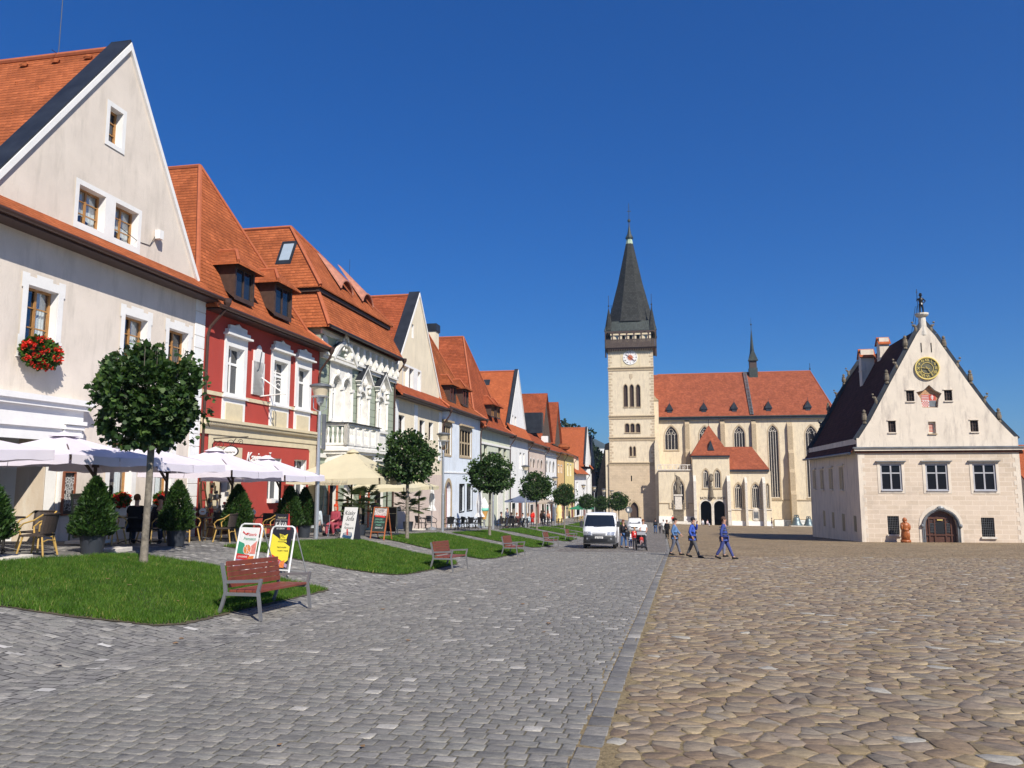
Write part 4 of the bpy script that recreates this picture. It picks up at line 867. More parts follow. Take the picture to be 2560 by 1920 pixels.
for k in range(n):
    if k in (5, 6): continue
    q.add([arc[k], arc[k + 1], (arc[k + 1][0], 0, arc[k + 1][2]), (arc[k][0], 0, arc[k][2])], [(0, 1, 2, 3)]); q.beam(arc[k], arc[k + 1], .16, .2); q.mat(M['lead']); q.add([(arc[k][0], -.34, arc[k][2] + .09), (arc[k + 1][0], -.34, arc[k + 1][2] + .09), (arc[k + 1][0], .0, arc[k + 1][2] + .09), (arc[k][0], .0, arc[k][2] + .09)], [(0, 1, 2, 3)]); q.mat(M['ornw'])
for k in range(14): a = random.uniform(0, 6.28); rr = random.uniform(.05, .45); q.ell((cx + rr * math.cos(a), -.25 - random.uniform(0, .12), zz + 1.0 + rr * math.sin(a) * 1.3), random.uniform(.06, .15), .08, random.uniform(.06, .15), 7, 5)
q.build('segmental_pediment', t)
for x in op[2:]:
    a, b, c, d = x; q = hm(t).mat(M['ornw']); s0, s1 = a - .34, c + .34; d2 = zt_ - .2
    q.wall(rect((s0, b - .1, s1, d2 + .3)), [archpts(x, 'round')], -.09, .09)
    for xx in (s0 + .12, s1 - .12): q.tube([(xx, -.16, b), (xx, -.16, d2 - .5)], .08, 8); q.box(xx - .15, xx + .15, -.26, -.08, d2 - .5, d2 - .36); q.ell((xx, -.2, d2 - .1), .12, .1, .18); q.box(xx - .16, xx + .16, -.28, -.05, d2 + .12, d2 + .3)
    cxx = (a + c) / 2; q.ell((cxx, -.2, d2 + .35), .16, .14, .24); zz = d2 + .3
    q.prism([(s0 - .12, zz), (s1 + .12, zz), (cxx, zz + .95)], -.12, 0)
    for s_ in (-1, 1): q.beam(((s0 - .14) if s_ < 0 else (s1 + .14), -.2, zz), (cxx, -.2, zz + 1.0), .36, .14); q.mat(M['lead']); q.beam(((s0 - .16) if s_ < 0 else (s1 + .16), -.2, zz + .1), (cxx, -.2, zz + 1.1), .4, .03); q.mat(M['ornw'])
    q.box(s0 - .05, s1 + .05, -.2, 0, b - .24, b - .1); q.box(s0, s1, -.07, 0, b - 1.3, b - .24); q.box(s0 + .25, s1 - .25, -.1, -.07, b - 1.1, b - .45); q.build('window_aedicule', t)
# top cornice with brackets
q = hm(t).mat(M['ornw']); q.box(A3, B3, -.3, 0, ze - 1.42, ze - 1.3); q.box(A3, B3, -.18, 0, ze - 1.6, ze - 1.42); q.box(A3, B3, -.1, 0, ze - .35, ze - .12)
x = A3 + 3.2
while x < B3 - .2: q.prism([(x, ze - 1.3), (x + .26, ze - 1.3), (x + .26, ze - .35), (x, ze - .35)], -.32, 0); q.ell((x + .13, -.34, ze - 1.05), .13, .1, .2, 6, 4); q.ell((x + .62, -.06, ze - .8), .2, .06, .28, 6, 4); x += .95
for xx in (A3 + .5, A3 + 2.2): q.ell((xx, -.03, ze - .75), .42, .06, .42, 12, 4)
q.box(A3, B3, -.12, 0, zb_ - 1.95, zb_ - 1.75); q.box(A3, B3, -.18, 0, zb_ - 1.5, zb_ - 1.36); q.build('cornice', t)
# balcony
b0, b1 = F(812, 1060)[0] - .1, F(900, 1060)[0] + .1; zr = F(812, 1054)[1] - .05; zs = zr - 1.15; pj = 1.15
outl = lambda k: [(b0 - k, 0), (b0 + .25 - k * .5, -pj - k), (b1 - .25 + k * .5, -pj - k), (b1 + k, 0)]
q = hm(t).mat(M['ornw']); o_ = outl(0)
def plate(q, k, z0, z1): p = outl(k); q.add([(x, y, z0) for x, y in p] + [(x, y, z1) for x, y in p], [(3, 2, 1, 0), (4, 5, 6, 7), (0, 1, 5, 4), (1, 2, 6, 5), (2, 3, 7, 6), (3, 0, 4, 7)])
plate(q, .12, zs - .3, zs - .14); plate(q, .0, zs - .45, zs - .3); plate(q, .05, zs - .14, zs); ba = q.build('balcony', t)
q = hm(t).mat(M['ornw'])
def railing(q, p, r_, z0, z1):
    d = Vector(r_) - Vector(p); n = max(3, int(d.length / .2)); q.beam((*p, z0 + .05), (*r_, z0 + .05), .16, .12); q.beam((*p, z1 - .1), (*r_, z1 - .1), .18, .12)
    for k in range(n + 1):
        c = Vector(p) + d * k / n
        if k % 5 == 0: q.box(c.x - .13, c.x + .13, c.y - .1, c.y + .1, z0, z1 - .05)
        else: q.lathe([(.05, 0), (.075, .12), (.08, .3), (.035, .5), (.06, .7), (.05, .85)], (c.x, c.y, z0 + .06), 7)
for i in range(3): railing(q, o_[i], o_[i + 1], zs, zr)
q.build('balustrade', ba)
q = hm(t).mat(M['lead']); p = outl(.1)
for i in range(3): q.beam((*p[i], zr - .01), (*p[i + 1], zr - .01), .26, .04)
q.build('balcony_rail_cap', ba)
q = hm(t).mat(M['ornw'])
for xx in (b0 + .35, (b0 + b1) / 2, b1 - .35):
    q = hm(t).mat(M['ornw']); q.prism([(xx - .13, zs - .45), (xx + .13, zs - .45), (xx + .13, zs - 1.3), (xx - .13, zs - 1.3)], -.3, 0); q.prism([(xx - .12, zs - .45), (xx + .12, zs - .45), (xx + .12, zs - .95), (xx - .12, zs - .95)], -.95, -.3); q.tube([(xx - .14, -.85, zs - .75), (xx + .14, -.85, zs - .75)], .2, 10); q.tube([(xx - .14, -.2, zs - 1.2), (xx + .14, -.2, zs - 1.2)], .2, 10); q.build('balcony_bracket', ba)
cols = [M['palegreen'], M['dark'], M['ornw'], M['dark'], M['dark']]
for i, x in enumerate(gop):
    q = hm(t).mat(cols[i]); q.box(x[0] + .05, x[2] - .05, .15, .2, x[1], x[3] - .05); q.build('door', t)
    if i in (1, 3):
        q = hm(t).mat(plain('orange_red_door_frame', (.50, .09, .03), .5, .1)); q.wall(rect((x[0] - .18, x[1], x[2] + .18, x[3] + .18)), [rect(x)], -.06, .06); q.build('door_frame', t)
downpipe(t, B3 - .05, ze, gs(46, -17), dx=.0); fin(t)
def shop(t, A, B, zb, n=3):
    for k in range(n):
        x0 = A + (B - A) * (k + .28) / n; x1 = A + (B - A) * (k + .72) / n; q = hm(t).mat(M['ornw']); q.box(x0 - .2, x1 + .2, -.05, 0, zb - .6, zb + 2.9); q.build('shop_surround', t); q = hm(t).mat(M['glass'] if k != 1 else M['frameR']); q.box(x0, x1, -.07, -.052, zb - .6 if k == 1 else zb + .5, zb + 2.7); q.build('door' if k == 1 else 'shop_window', t)
# ---------------------------------------------------------------- 4  warm cream gable house
def simple_windows(t, recs, frame='wood', nx=2, nz=3, surround=None, y=.1, pane='glass', arch=None, sw=.12, **k):
    for x in recs: window(t, x, y, frame, nx, nz, pane, .06, .03, arch=arch, surround=surround, sw=sw, **k)
def level(recs): return [(a, recs[0][1], c, recs[0][3]) for a, b, c, d in recs]
t = house('gable_house', 'warm cream house with a steep plain gable beside the ornate green house', B3)
A4 = B3 + .06; B4 = F(1105, 1100)[0]; zev = F(1119, 1021, 16.4)[1]
up = level([rc(996, 1036, 1012, 1086), rc(1049, 1049, 1062, 1092), rc(1072, 1055, 1083, 1096)]); gd = level([rc(1044, 1218, 1058, 1300), rc(1066, 1220, 1078, 1300)]); zb = gs(50, -17); gd = [(a, zb + .3, c, d) for a, b, c, d in gd]
gt_ = [rc(1041, 809, 1046, 843)]; g3 = level([rc(1019, 912, 1033, 963), rc(1034, 917, 1045, 963), rc(1055, 926, 1062, 972)])
ap = F(1049, 724, 17.3); gl = F(983, 950, 17.3)[0]; gr = F(1101, 995, 17.3)[0]
gable_house(t, A4, B4, M['cream2'], zev, (ap[0], ap[1] - .4), 8.15, gl, gr, M['tile2'], holes=[rect(x) for x in up + gd], gholes=[rect(x) for x in gt_ + g3], back=14, ccut=.45)
simple_windows(t, up, 'wooddk', 2, 3); simple_windows(t, gd, 'frameW', 2, 2)
simple_windows(t, gt_, 'wooddk', 1, 2, y=.45); simple_windows(t, [g3[1]], 'wooddk', 2, 3, y=.45)
for x in (g3[0], g3[2]): q = hm(t).mat(M['cream2']); q.box(x[0], x[2], .55, .6, x[1], x[3]); q.build('blind_panel', t)
q = hm(t).mat(M['trimw']); x = (g3[0][0] - .15, g3[0][1] - .15, g3[2][2] + .15, g3[0][3] + .15); q.wall(rect(x), [rect(y) for y in g3], .31, .03); q.build('window_surround', t)
for xx in (A4 + .1, up[0][2] + 2.0, B4 - 1.0): q = hm(t).mat(M['white']); q.box(xx, xx + .75, -.035, 0, 3.2, zev - .3); q.build('plaster_strip', t)
q = hm(t).mat(M['pinkish']); q.box(A4, B4, -.03, 0, zb - 2, 2.1); q.build('base_band', t)
rod(t, ap[0] - 2, 5, ap[1], 2); downpipe(t, B4, zev, zb, dx=0); fin(t)
# ---------------------------------------------------------------- 5  ice white house with mullioned windows
t = house('hipped_house', 'bluish white house with grey stone mullioned windows and two dormers', B4)
A5 = B4 + .06; B5 = F(1200, 1100)[0]; zev = F(1207, 1045, 16.4)[1]; ap = (F(1073, 831, 20)[0], F(1073, 831, 20)[1])
up = level([rc(1103, 1058, 1128, 1135), rc(1149, 1078, 1178, 1144)]); up = [(up[0][0] + .4, up[1][1], up[0][2], up[1][3]), up[1]]
zb = gs(63, -17); gd = level([rc(1149, 1213, 1160, 1279), rc(1168, 1215, 1180, 1277)]); dr = rc(1113, 1217, 1124, 1300); dr = (dr[0], zb - .5, dr[2] + .3, dr[3] + .4)
hip_house(t, A5, B5, M['ice'], zev, ap, 3.2, M['tile4'], holes=[rect(x) for x in up + gd] + [archpts(dr)])
for x in up:
    window(t, x, -.05, 'stone', 4, 2, 'dark', .12, .16, transom=None, mid=.16)
    q = hm(t).mat(M['stone']); a, b, c, d = x; q.box(a - .2, c + .2, -.25, 0, d + .2, d + .35); q.wall(rect((a - .12, b - .15, c + .12, d + .15)), [rect(x)], -.04, .04); q.build('window_surround', t)
simple_windows(t, gd, 'iron', 3, 8, 'dark', 0)
q = hm(t).mat(M['frameR']); q.box(dr[0], dr[2], .3, .36, dr[1], dr[3] - .2); q.mat(M['stone']); q.wall(archpts((dr[0] - .3, dr[1], dr[2] + .3, dr[3] + .3)), [archpts(dr)], -.06, .06); q.build('door', t)
q = hm(t).mat(M['trimw']); q.box(A5, B5, -.05, 0, 2.25, 2.35); q.build('string_course', t)
zf = None
for u0, u1, vt, vb in ((1127, 1139, 963, 998), (1159, 1170, 973, 1008)):
    a_, zt_ = F(u0, vt, 17.4); c_, _ = F(u1, vt, 17.4); _, zb_ = F(u0, vb, 17.4); dormer(t, (a_ + c_) / 2, c_ - a_ + .5, zb_ - .2, zt_ - zb_ + .3, None, .4, M['tile4'], 'wooddk', back=2.2, hipd=.9, over=.35)
q = hm(t).mat(M['cream2']); c_ = F(1080, 830, 21); q.box(c_[0] - .5, c_[0] + .6, 3.5, 4.6, c_[1] - 3, c_[1]); q.mat(M['lead']); q.box(c_[0] - .6, c_[0] + .7, 3.4, 4.7, c_[1], c_[1] + .7); q.build('chimney', t)
downpipe(t, B5, zev, zb, dx=0); fin(t)
# ---------------------------------------------------------------- 6  pale green house with a large hipped roof
t = house('hipped_house', 'pale green house with a big hipped roof and small twin dormer', B5)
A6 = B5 + .06; B6 = F(1274, 1100)[0]; zev = F(1290, 1089, 16.4)[1]; ap = F(1158, 842, 20)
up = level([rc(1210, 1111, 1218, 1140), rc(1246, 1118, 1254, 1145), rc(1259, 1120, 1266, 1146)]); zb = gs(79, -17)
hip_house(t, A6, B6, M['palegreen'], zev, ap, 3, M['tile2'], holes=[rect(x) for x in up], back=16)
simple_windows(t, up, 'wooddk', 1, 2, surround='buff')
q = hm(t).mat(M['trimw']); q.box(A6, B6, -.1, 0, zev - 1.6, zev - 1.4); q.mat(M['copper']); q.box(A6, B6, -.14, -.1, zev - 1.3, zev - .5) if False else None; q.build('cornice', t)
for u0, u1, vt, vb in ((1229, 1235, 1012, 1037), (1243, 1249, 1017, 1041)):
    a_, zt_ = F(u0, vt, 17.4); c_, _ = F(u1, vt, 17.4); _, zb_ = F(u0, vb, 17.4); dormer(t, (a_ + c_) / 2, c_ - a_ + .5, zb_ - .2, zt_ - zb_ + .3, None, .4, M['tile2'], 'wooddk', back=2.2, hipd=.9, over=.35, win='wood')
for k, (ua, ub) in enumerate(((1196, 1204), (1243, 1256), (1262, 1270))):
    x = rc(ua, 1232, ub, 1290); q = hm(t).mat(M['ornw' if k else 'palegreen']); q.box(x[0], x[2], -.05, 0, zb - 1, x[3] + .3); q.mat(M['dark']); q.prism(archpts((x[0] + .3, zb, x[2] - .3, x[3]))[::1], -.08, -.05) if k == 0 else None; q.build('shop_panel', t)
downpipe(t, B6, zev, zb, dx=0); fin(t)
# ---------------------------------------------------------------- 7  white gable house
t = house('gable_house', 'bright white house with a narrow white gable holding two slit windows', B6)
A7 = B6 + .06; B7 = F(1320, 1150)[0]; zev = F(1329, 1103, 16.4)[1]; zb = gs(92, -17); ap = F(1291, 925, 17.3); gl = F(1274, 1060, 17.3); gr = F(1313, 1082, 17.3)
gh = level([rc(1287, 1038, 1290, 1071), rc(1293, 1041, 1297, 1073)]); up = level([rc(1299, 1131, 1304, 1172), rc(1308, 1133, 1312, 1173)])
gable_house(t, A7, B7, M['white'], zev, ((gl[0] + gr[0]) / 2, ap[1]), gl[1], gl[0], gr[0], M['tile3'], holes=[rect(x) for x in up], gholes=[rect(x) for x in gh], back=15, ccut=.1, gy=.3)
simple_windows(t, up, 'frameW', 2, 2); simple_windows(t, gh, 'wooddk', 1, 2, y=.4)
q = hm(t).mat(M['lead']); c_ = F(1257, 981, 21); s1 = (ap[1] - gl[1]) / (ap[0] - gl[0]); ax_ = (gl[0] + gr[0]) / 2; zc = c_[1]; xx = gl[0] + (zc - gl[1]) / s1 * (ax_ - gl[0]) / (ap[0] - gl[0])
q.slab([(xx - .3, 3.6, zc - .3 * s1 + .05), (xx - .3, 4.8, zc - .3 * s1 + .05), (xx + .3, 4.8, zc + .3 * s1 + .05), (xx + .3, 3.6, zc + .3 * s1 + .05)][::-1], .1); q.build('skylight', t)
shop(t, A7, B7, zb); rod(t, ax_, 8, ap[1], 3.4); downpipe(t, B7, zev, zb, dx=0); fin(t)
# ---------------------------------------------------------------- 8, 9  houses with dark boarded gables set back above the pent roof
def board_house(lab, LA, uR, evr, apx, gl_, gr_, wallm, tile, setb, wins, arch, uw):
    t = house('boarded_gable_house', lab, LA); A = LA + .06; B = F(uR, 1150)[0]; zev = F(*evr, 16.4)[1]; zb = gs((A + B) / 2, -17)
    a_ = F(*apx, 17 + setb); g1_ = F(*gl_, 17 + setb); g2_ = F(*gr_, 17 + setb); gx0, gx1 = max(A + .2, g1_[0] - 1), g2_[0]; gx = 2 * a_[0] - gx1
    recs = level([rc(*x) for x in wins]); z0 = zb - 3
    w_ = hm(t).mat(wallm); w_.wall([(A, z0), (B, z0), (B, zev), (A, zev)], [archpts(x) if arch else rect(x) for x in recs], 0, .3); w_.box(A, A + .3, .01, 14, z0, zev); w_.box(B - .3, B, .01, 14, z0, zev); w_.build('wall', t)
    zg = g2_[1]; p = hm(t).mat(tile); p.slab([(A - .1, -.6, zev), (B + .1, -.6, zev), (B + .1, setb, zg + .1), (A - .1, setb, zg + .1)], .1); p.build('pent_roof', t); p = hm(t).mat(tile)
    sl_ = (a_[1] - zg) / (gx1 - a_[0])
    p.slab([(gx, setb - .4, zg), (a_[0], setb - .4, a_[1]), (a_[0], 16, a_[1]), (gx, 16, zg)], .12); p.slab([(a_[0], setb - .4, a_[1]), (gx1, setb - .4, zg), (gx1, 16, zg), (a_[0], 16, a_[1])], .12)
    p.build('roof', t); g = hm(t).mat(M['plank']); g.wall([(gx + .1, zg - .3), (gx1 - .1, zg - .3), (a_[0], a_[1] - .15)], [], setb, .1)
    n = int((gx1 - gx) / .28)
    for k in range(1, n): x = gx + k * .28; h = a_[1] - .3 - abs(x - a_[0]) * sl_; g.box(x - .02, x + .02, setb - .03, setb, zg - .3, h) if h > zg else None
    g.build('boarded_gable', t)
    for x in recs: window(t, x, .02, 'wooddk', 1, 2, 'glass', .05, arch='round' if arch else None, surround='ornw', sw=.12)
    shop(t, A, B, zb)
    q = hm(t).mat(M['gutter']); q.tube([(A, -.68, zev - .06), (B, -.68, zev - .06)], .09, 6); q.build('gutter', t); downpipe(t, B, zev, zb, dx=0); q = hm(t).mat(M['ornw']); q.box(A, B, -.18, 0, zev - .7, zev - .5); q.build('cornice', t)
    return t, B, a_
t, B8, a_ = board_house('rose beige house with a row of small arched windows and a dark boarded gable', B7, 1362, (1370, 1118), (1363, 983), (1350, 1089), (1377, 1104), M['pinkish'], M['tile2'], 2.0, [(1325, 1145, 1329, 1168), (1332, 1147, 1337, 1168), (1343, 1149, 1347, 1168), (1351, 1150, 1356, 1168)], True, 0)
q = hm(t).mat(M['lead']); q.box(a_[0] - 9, a_[0] - 7.4, 1.2, 4, 9, 12.2); q.mat(M['white']); q.box(a_[0] - 7.3, a_[0] - 6.4, .6, 1.6, 7.6, 8.6); q.build('chimney', t); rod(t, a_[0] - .5, 9, a_[1], 3.4); fin(t)
t, B9, a_ = board_house('white house with tall dark arched windows and the second boarded gable', B8, 1391, (1402, 1132), (1391, 1005), (1383, 1107), (1401, 1114), M['white'], M['tile2'], 2.0, [(1365, 1150, 1369, 1180), (1373, 1152, 1377, 1180), (1381, 1154, 1386, 1180)], True, 0); fin(t)
# ---------------------------------------------------------------- 10.. small distant houses
def far_house(lab, LA, uR, evr, wallm, tile, wins=(), roof='pent', apx=None, gl_=None, gr_=None, name='town_house', dorm=None, gm=None, rise=2.2):
    t = house(name, lab, LA); A = LA + .06; B = F(uR, 1200)[0]; zev = F(*evr, 16.4)[1]; zb = gs((A + B) / 2, -17)
    recs = level([rc(*x) for x in wins]) if wins else []
    if roof == 'gable':
        a_ = F(*apx, 17.3); g1_ = F(*gl_, 17.3); g2_ = F(*gr_, 17.3); gable_house(t, A, B, wallm, zev, (a_[0], a_[1]), g1_[1], g1_[0], g2_[0], tile, holes=[rect(x) for x in recs], back=16, ccut=.1, gmat=gm, gy=.3)
    else:
        w_ = hm(t).mat(wallm); w_.wall([(A, zb - 3), (B, zb - 3), (B, zev), (A, zev)], [rect(x) for x in recs], 0, .3); w_.box(A, A + .3, .01, 12, zb - 3, zev); w_.box(B - .3, B, .01, 12, zb - 3, zev); w_.build('wall', t)
        p = hm(t).mat(tile); k = [(A - .1, -.7, zev), (B + .1, -.7, zev), (B + .1, 6, zev + rise * 3), (A - .1, 6, zev + rise * 3)]; p.slab(k, .12); p.slab([(A - .1, 6, zev + rise * 3), (B + .1, 6, zev + rise * 3), (B + .1, 12.5, zev), (A - .1, 12.5, zev)], .12)
        p.mat(wallm); p.add([(A, 0, zev), (A, 12, zev), (A, 6, zev + rise * 3 - .3)], [(0, 1, 2)]); p.build('roof', t); q = hm(t).mat(M['gutter']); q.tube([(A, -.78, zev - .06), (B, -.78, zev - .06)], .09, 6); q.build('gutter', t)
    for x in recs: window(t, x, .02, 'frameW', 1, 2, 'glass', .08, surround='ornw', sw=.15)
    shop(t, A, B, zb, 2); downpipe(t, B, zev, zb, dx=0); return t, B
t, B10 = far_house('apricot orange house standing between two boarded gable roofs and a yellow house', B9, 1410, (1440, 1141), M['orange'], M['tile2'], [(1395, 1163, 1398, 1180), (1402, 1164, 1405, 1180)], rise=1.3); fin(t)
t, B11 = far_house('yellow house with narrow white windows and an eyebrow dormer in its low roof', B10, 1435, (1440, 1141), M['yellow'], M['tile4'], [(1418, 1160, 1421, 1188), (1425, 1162, 1428, 1188)], rise=1.25)
q = hm(t).mat(M['tile4']); q.ell((B11 - 6, 1.6, F(1440, 1141, 16.4)[1] + 1.6), 2.4, 1.6, .7, 10, 6); q.build('eyebrow_dormer', t); fin(t)
t, B12 = far_house('low white house with a steep orange roof and cream dormer', B11, 1466, (1452, 1185), M['white'], M['tile3'], [(1441, 1205, 1445, 1225)], rise=1.9)
zz = F(1452, 1185, 16.4)[1]; q = hm(t).mat(M['cream2']); q.box(B11 + 8, B11 + 12, .3, 4, zz, zz + 3.6); q.mat(M['tile3']); q.slab([(B11 + 7.5, -.2, zz + 3.6), (B11 + 12.5, -.2, zz + 3.6), (B11 + 12.5, 4, zz + 5), (B11 + 7.5, 4, zz + 5)], .1); q.build('dormer', t); fin(t)
t, B13 = far_house('far white gabled house with a wide bright orange roof', B12 + 10, 1480, (1479, 1172), M['white'], M['tile3'], [], 'gable', (1468, 1069), (1463, 1160), (1477, 1158)); fin(t)
t, B14 = far_house('pale pink house near the far end of the row', B13, 1489, (1489, 1178), M['pink'], M['tile3'], [], 'gable', (1479, 1092), (1475, 1165), (1486, 1166), gm=M['pinkish']); fin(t)
t, B15 = far_house('last small white house of the row beside the church tower', B14, 1496, (1500, 1184), M['white'], M['tile3'], [], rise=1.6); fin(t)
# ================================================================ BASILICA (authored: x = W across, y = L - Lp depth, z)
def r2(uL, vT, uR, vB, Lp):
    a, zt = F2(uL, vT, Lp); _, zb = F2(uL, vB, Lp); c, _ = F2(uR, vT, Lp); return (a, zb, c, zt)
CH = thing('basilica', 'large pale yellow Gothic basilica with a tall dark spired clock tower and long red roof', 'church', S(186, -6.7, -8), ROT_X); CX, CZ = -6.7, -8
TWN = []
def cm(_=None): return MB(Matrix.Translation((-CX, -186, -CZ)))
def fmb(_=None): return cm()
def gothic(x, Lp, n=3, tr=True, sill=True, frame='palestone', y=None):
    """pointed traceried window; part with pane"""
    a, b, c, d = x; y = Lp if y is None else y; m = cm().mat(M[frame]); k = .12 if c - a > 1.2 else .07; o = archpts(x, 'pointed', 12); i = archpts((a + k, b + k, c - k, d - k * 1.6), 'pointed', 12)
    m.wall(o, [i], y + .22, .12); hw = (c - a) / 2; sp = d - hw * 1.75; cx = (a + c) / 2
    for j in range(1, n + 1):
        xx = a + (c - a) * j / (n + 1); m.box(xx - .05, xx + .05, y + .22, y + .34, b, sp + (.2 if tr else hw * 1.1))
    if tr:
        q = (c - a) / (n + 1)
        for j in range(n + 1):
            x0 = a + q * j; m.tube([(x0 + q / 2 - q / 2 * math.cos(t_), y + .28, sp + .2 + q * .8 * math.sin(t_)) for t_ in [math.pi * e / 8 for e in range(9)]], .05, 4)
        for cc, rr in (((cx, sp + hw * .95), hw * .32), ((cx - hw * .38, sp + hw * .62), hw * .2), ((cx + hw * .38, sp + hw * .62), hw * .2)):
            m.tube([(cc[0] + rr * math.cos(t_), y + .28, cc[1] + rr * math.sin(t_)) for t_ in [math.pi * e / 6 for e in range(13)]], .045, 4)
    w_ = m.build('window', CH); g = cm().mat(M['lead_glass']); g.wall(archpts(x, 'pointed', 12), [], y + .36, 0); g.build('pane', w_)
    s_ = cm().mat(M['stone']); e = .28 if c - a > 1.2 else .16; s_.wall(archpts((a - e, b - .05, c + e, d + e * 1.5), 'pointed', 12), [archpts(x, 'pointed', 12)], y - .02, .02)
    if sill: s_.box(a - .3, c + .3, y - .12, y + .2, b - .3, b - .02)
    s_.build('window_surround', w_); return w_
M['tglass'] = glassm('town_hall_glass', (.01, .01, .014), .12); M['tglass'].node_tree.nodes['Principled BSDF'].inputs['Specular IOR Level'].default_value = .25; M['lead_glass'] = ashlar('leaded_glass', (.03, .028, .03), (.05, .045, .045), (.012, .012, .012), .3, .3, .03, .3)
LT = 186; A = F2(1521, 950, LT)[0]; B = F2(1633.5, 950, LT)[0]
zc = [F2(1577, v, LT)[1] for v in (919, 1040, 1094, 1157)]; ztop = F2(1577, 872, LT)[1]; zg = -12
lan = [r2(u0, 961, u1, 1017, LT) for u0, u1 in ((1558.6, 1568.7), (1574, 1584), (1589.7, 1600))]; arc3 = [r2(u0, 1059, u1, 1081, LT) for u0, u1 in ((1562.6, 1572.8), (1576, 1586), (1589.7, 1600))]
ln2 = [r2(u0, 1116, u1, 1140, LT) for u0, u1 in ((1573.8, 1579.5), (1583, 1589))]; slit = [r2(1577, 1189, 1580, 1203, LT)]; tdoor = r2(1575, 1255, 1596, 1297, LT); tdoor = (tdoor[0], tdoor[1] - .5, tdoor[2], tdoor[3])
q = cm().mat(M['church']); q.wall(rect((A, zc[3], B, ztop)), [archpts(x, 'pointed') for x in lan] + [archpts(x) for x in arc3] + [archpts(x, 'pointed') for x in ln2], LT, .6)
q.mat(M['church_old']); q.wall(rect((A - .15, zg, B + .15, zc[3])), [rect(x) for x in slit] + [archpts(tdoor, 'pointed')], LT - .1, .6)
q.mat(M['church']); q.box(A, A + .4, LT + .01, LT + 11, zg, ztop); q.box(B - .4, B, LT + .01, LT + 11, zg, ztop); q.box(A + .4, B - .4, LT + 10.6, LT + 11, zg, ztop)
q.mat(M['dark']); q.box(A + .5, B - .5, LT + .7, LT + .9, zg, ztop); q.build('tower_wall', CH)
for x in lan + arc3 + ln2:
    s_ = cm().mat(M['wooddk']); kd = 'round' if x in arc3 else 'pointed'; s_.wall(archpts(x, kd), [], LT + .4, 0)
    z = x[1]
    while z < x[3] - .5: s_.box(x[0] + .05, x[2] - .05, LT + .33, LT + .39, z, z + .12); z += .3
    s_.mat(M['stone']); s_.wall(archpts((x[0] - .16, x[1] - .02, x[2] + .16, x[3] + .2), kd), [archpts(x, kd)], LT - .04, .04); s_.box(x[0] - .15, x[2] + .15, LT - .15, LT, x[1] - .25, x[1] - .02); s_.build('louvre_window', CH)
s_ = cm().mat(M['wooddk']); s_.wall(archpts(tdoor, 'pointed'), [], LT + .3, 0); s_.mat(M['stone']); s_.wall(archpts((tdoor[0] - .4, tdoor[1] - .02, tdoor[2] + .4, tdoor[3] + .5), 'pointed'), [archpts(tdoor, 'pointed')], LT - .2, .1); s_.build('tower_door', CH)
q = cm().mat(M['stone'])
for z in zc:
    q.box(A - .2, B + .2, LT - .3, LT, z - .12, z + .12); x = A
    q.box(A - .1, B + .1, LT - .12, LT, z - .75, z - .12)
q.build('tower_cornices', CH)['kind'] = 'stuff'
q = cm().mat(M['quoin']); z = zc[3] + .2; k = 0
while z < ztop - .6:
    wq = .95 if k % 2 else .55; q.box(A - .03, A + wq, LT - .04, LT, z, z + .42); q.box(B - wq, B + .03, LT - .04, LT, z, z + .42); z += .68; k += 1
q.build('tower_quoins', CH)['kind'] = 'stuff'
# clock
c_ = F2(1575.5, 894, LT); rr = 1.7; q = cm().mat(M['buff']); p = r2(1552.5, 874, 1599, 916, LT); q.wall(rect(p), [], LT - .03, .03); q.box(p[0], p[0] + .12, LT - .1, LT, p[1], p[3]); q.box(p[2] - .12, p[2], LT - .1, LT, p[1], p[3]); pn = q.build('clock_panel', CH)
def disc(q, cx, cz, r0, r1, y, n=32): q.wall([(cx + r1 * math.cos(2 * math.pi * k / n), cz + r1 * math.sin(2 * math.pi * k / n)) for k in range(n)], [[(cx + r0 * math.cos(2 * math.pi * k / n), cz + r0 * math.sin(2 * math.pi * k / n)) for k in range(n)]] if r0 else [], y, .02); return q
q = cm().mat(M['trimw']); disc(q, *c_, 0, rr, LT - .14); q.tube([(c_[0] + rr * math.cos(2 * math.pi * k / 32), LT - .12, c_[1] + rr * math.sin(2 * math.pi * k / 32)) for k in range(33)], .07, 6); ck = q.build('clock_face', CH)
q = cm().mat(plain('faded_red_paint', (.52, .16, .08), .8, .2)); disc(q, *c_, 0, .62, LT - .17)
for k in range(12):
    a = k * math.pi / 6; q.beam((c_[0] + .55 * math.cos(a), LT - .17, c_[1] + .55 * math.sin(a)), (c_[0] + .95 * math.cos(a), LT - .17, c_[1] + .95 * math.sin(a)), .1, .02)
q.build('clock_sun', ck)
ROM = ['XII', 'I', 'II', 'III', 'IIII', 'V', 'VI', 'VII', 'VIII', 'IX', 'X', 'XI']
for k, s_ in enumerate(ROM):
    a = math.pi / 2 - k * math.pi / 6; text(ck, 'numeral', s_, .5, (c_[0] + 1.42 * math.cos(a) - CX, LT - .17 - 186, c_[1] + 1.42 * math.sin(a) - CZ), (math.pi / 2, 0, 0), M['wooddk'], .01, sx=.75)
q = cm().mat(M['frameR']); 
for a, ln in ((math.radians(142), 1.3), (math.radians(-40), 1.5)): q.beam((c_[0], LT - .22, c_[1]), (c_[0] + ln * math.cos(a), LT - .22, c_[1] + ln * math.sin(a)), .13, .04)
q.build('clock_hands', ck)
s_ = r2(1573.5, 935, 1581, 949, LT); q = cm().mat(M['quoin']); q.prism([(s_[0], s_[3]), (s_[2], s_[3]), (s_[2], s_[1] + .5), ((s_[0] + s_[2]) / 2, s_[1]), (s_[0], s_[1] + .5)], LT - .08, LT); q.build('shield', CH)
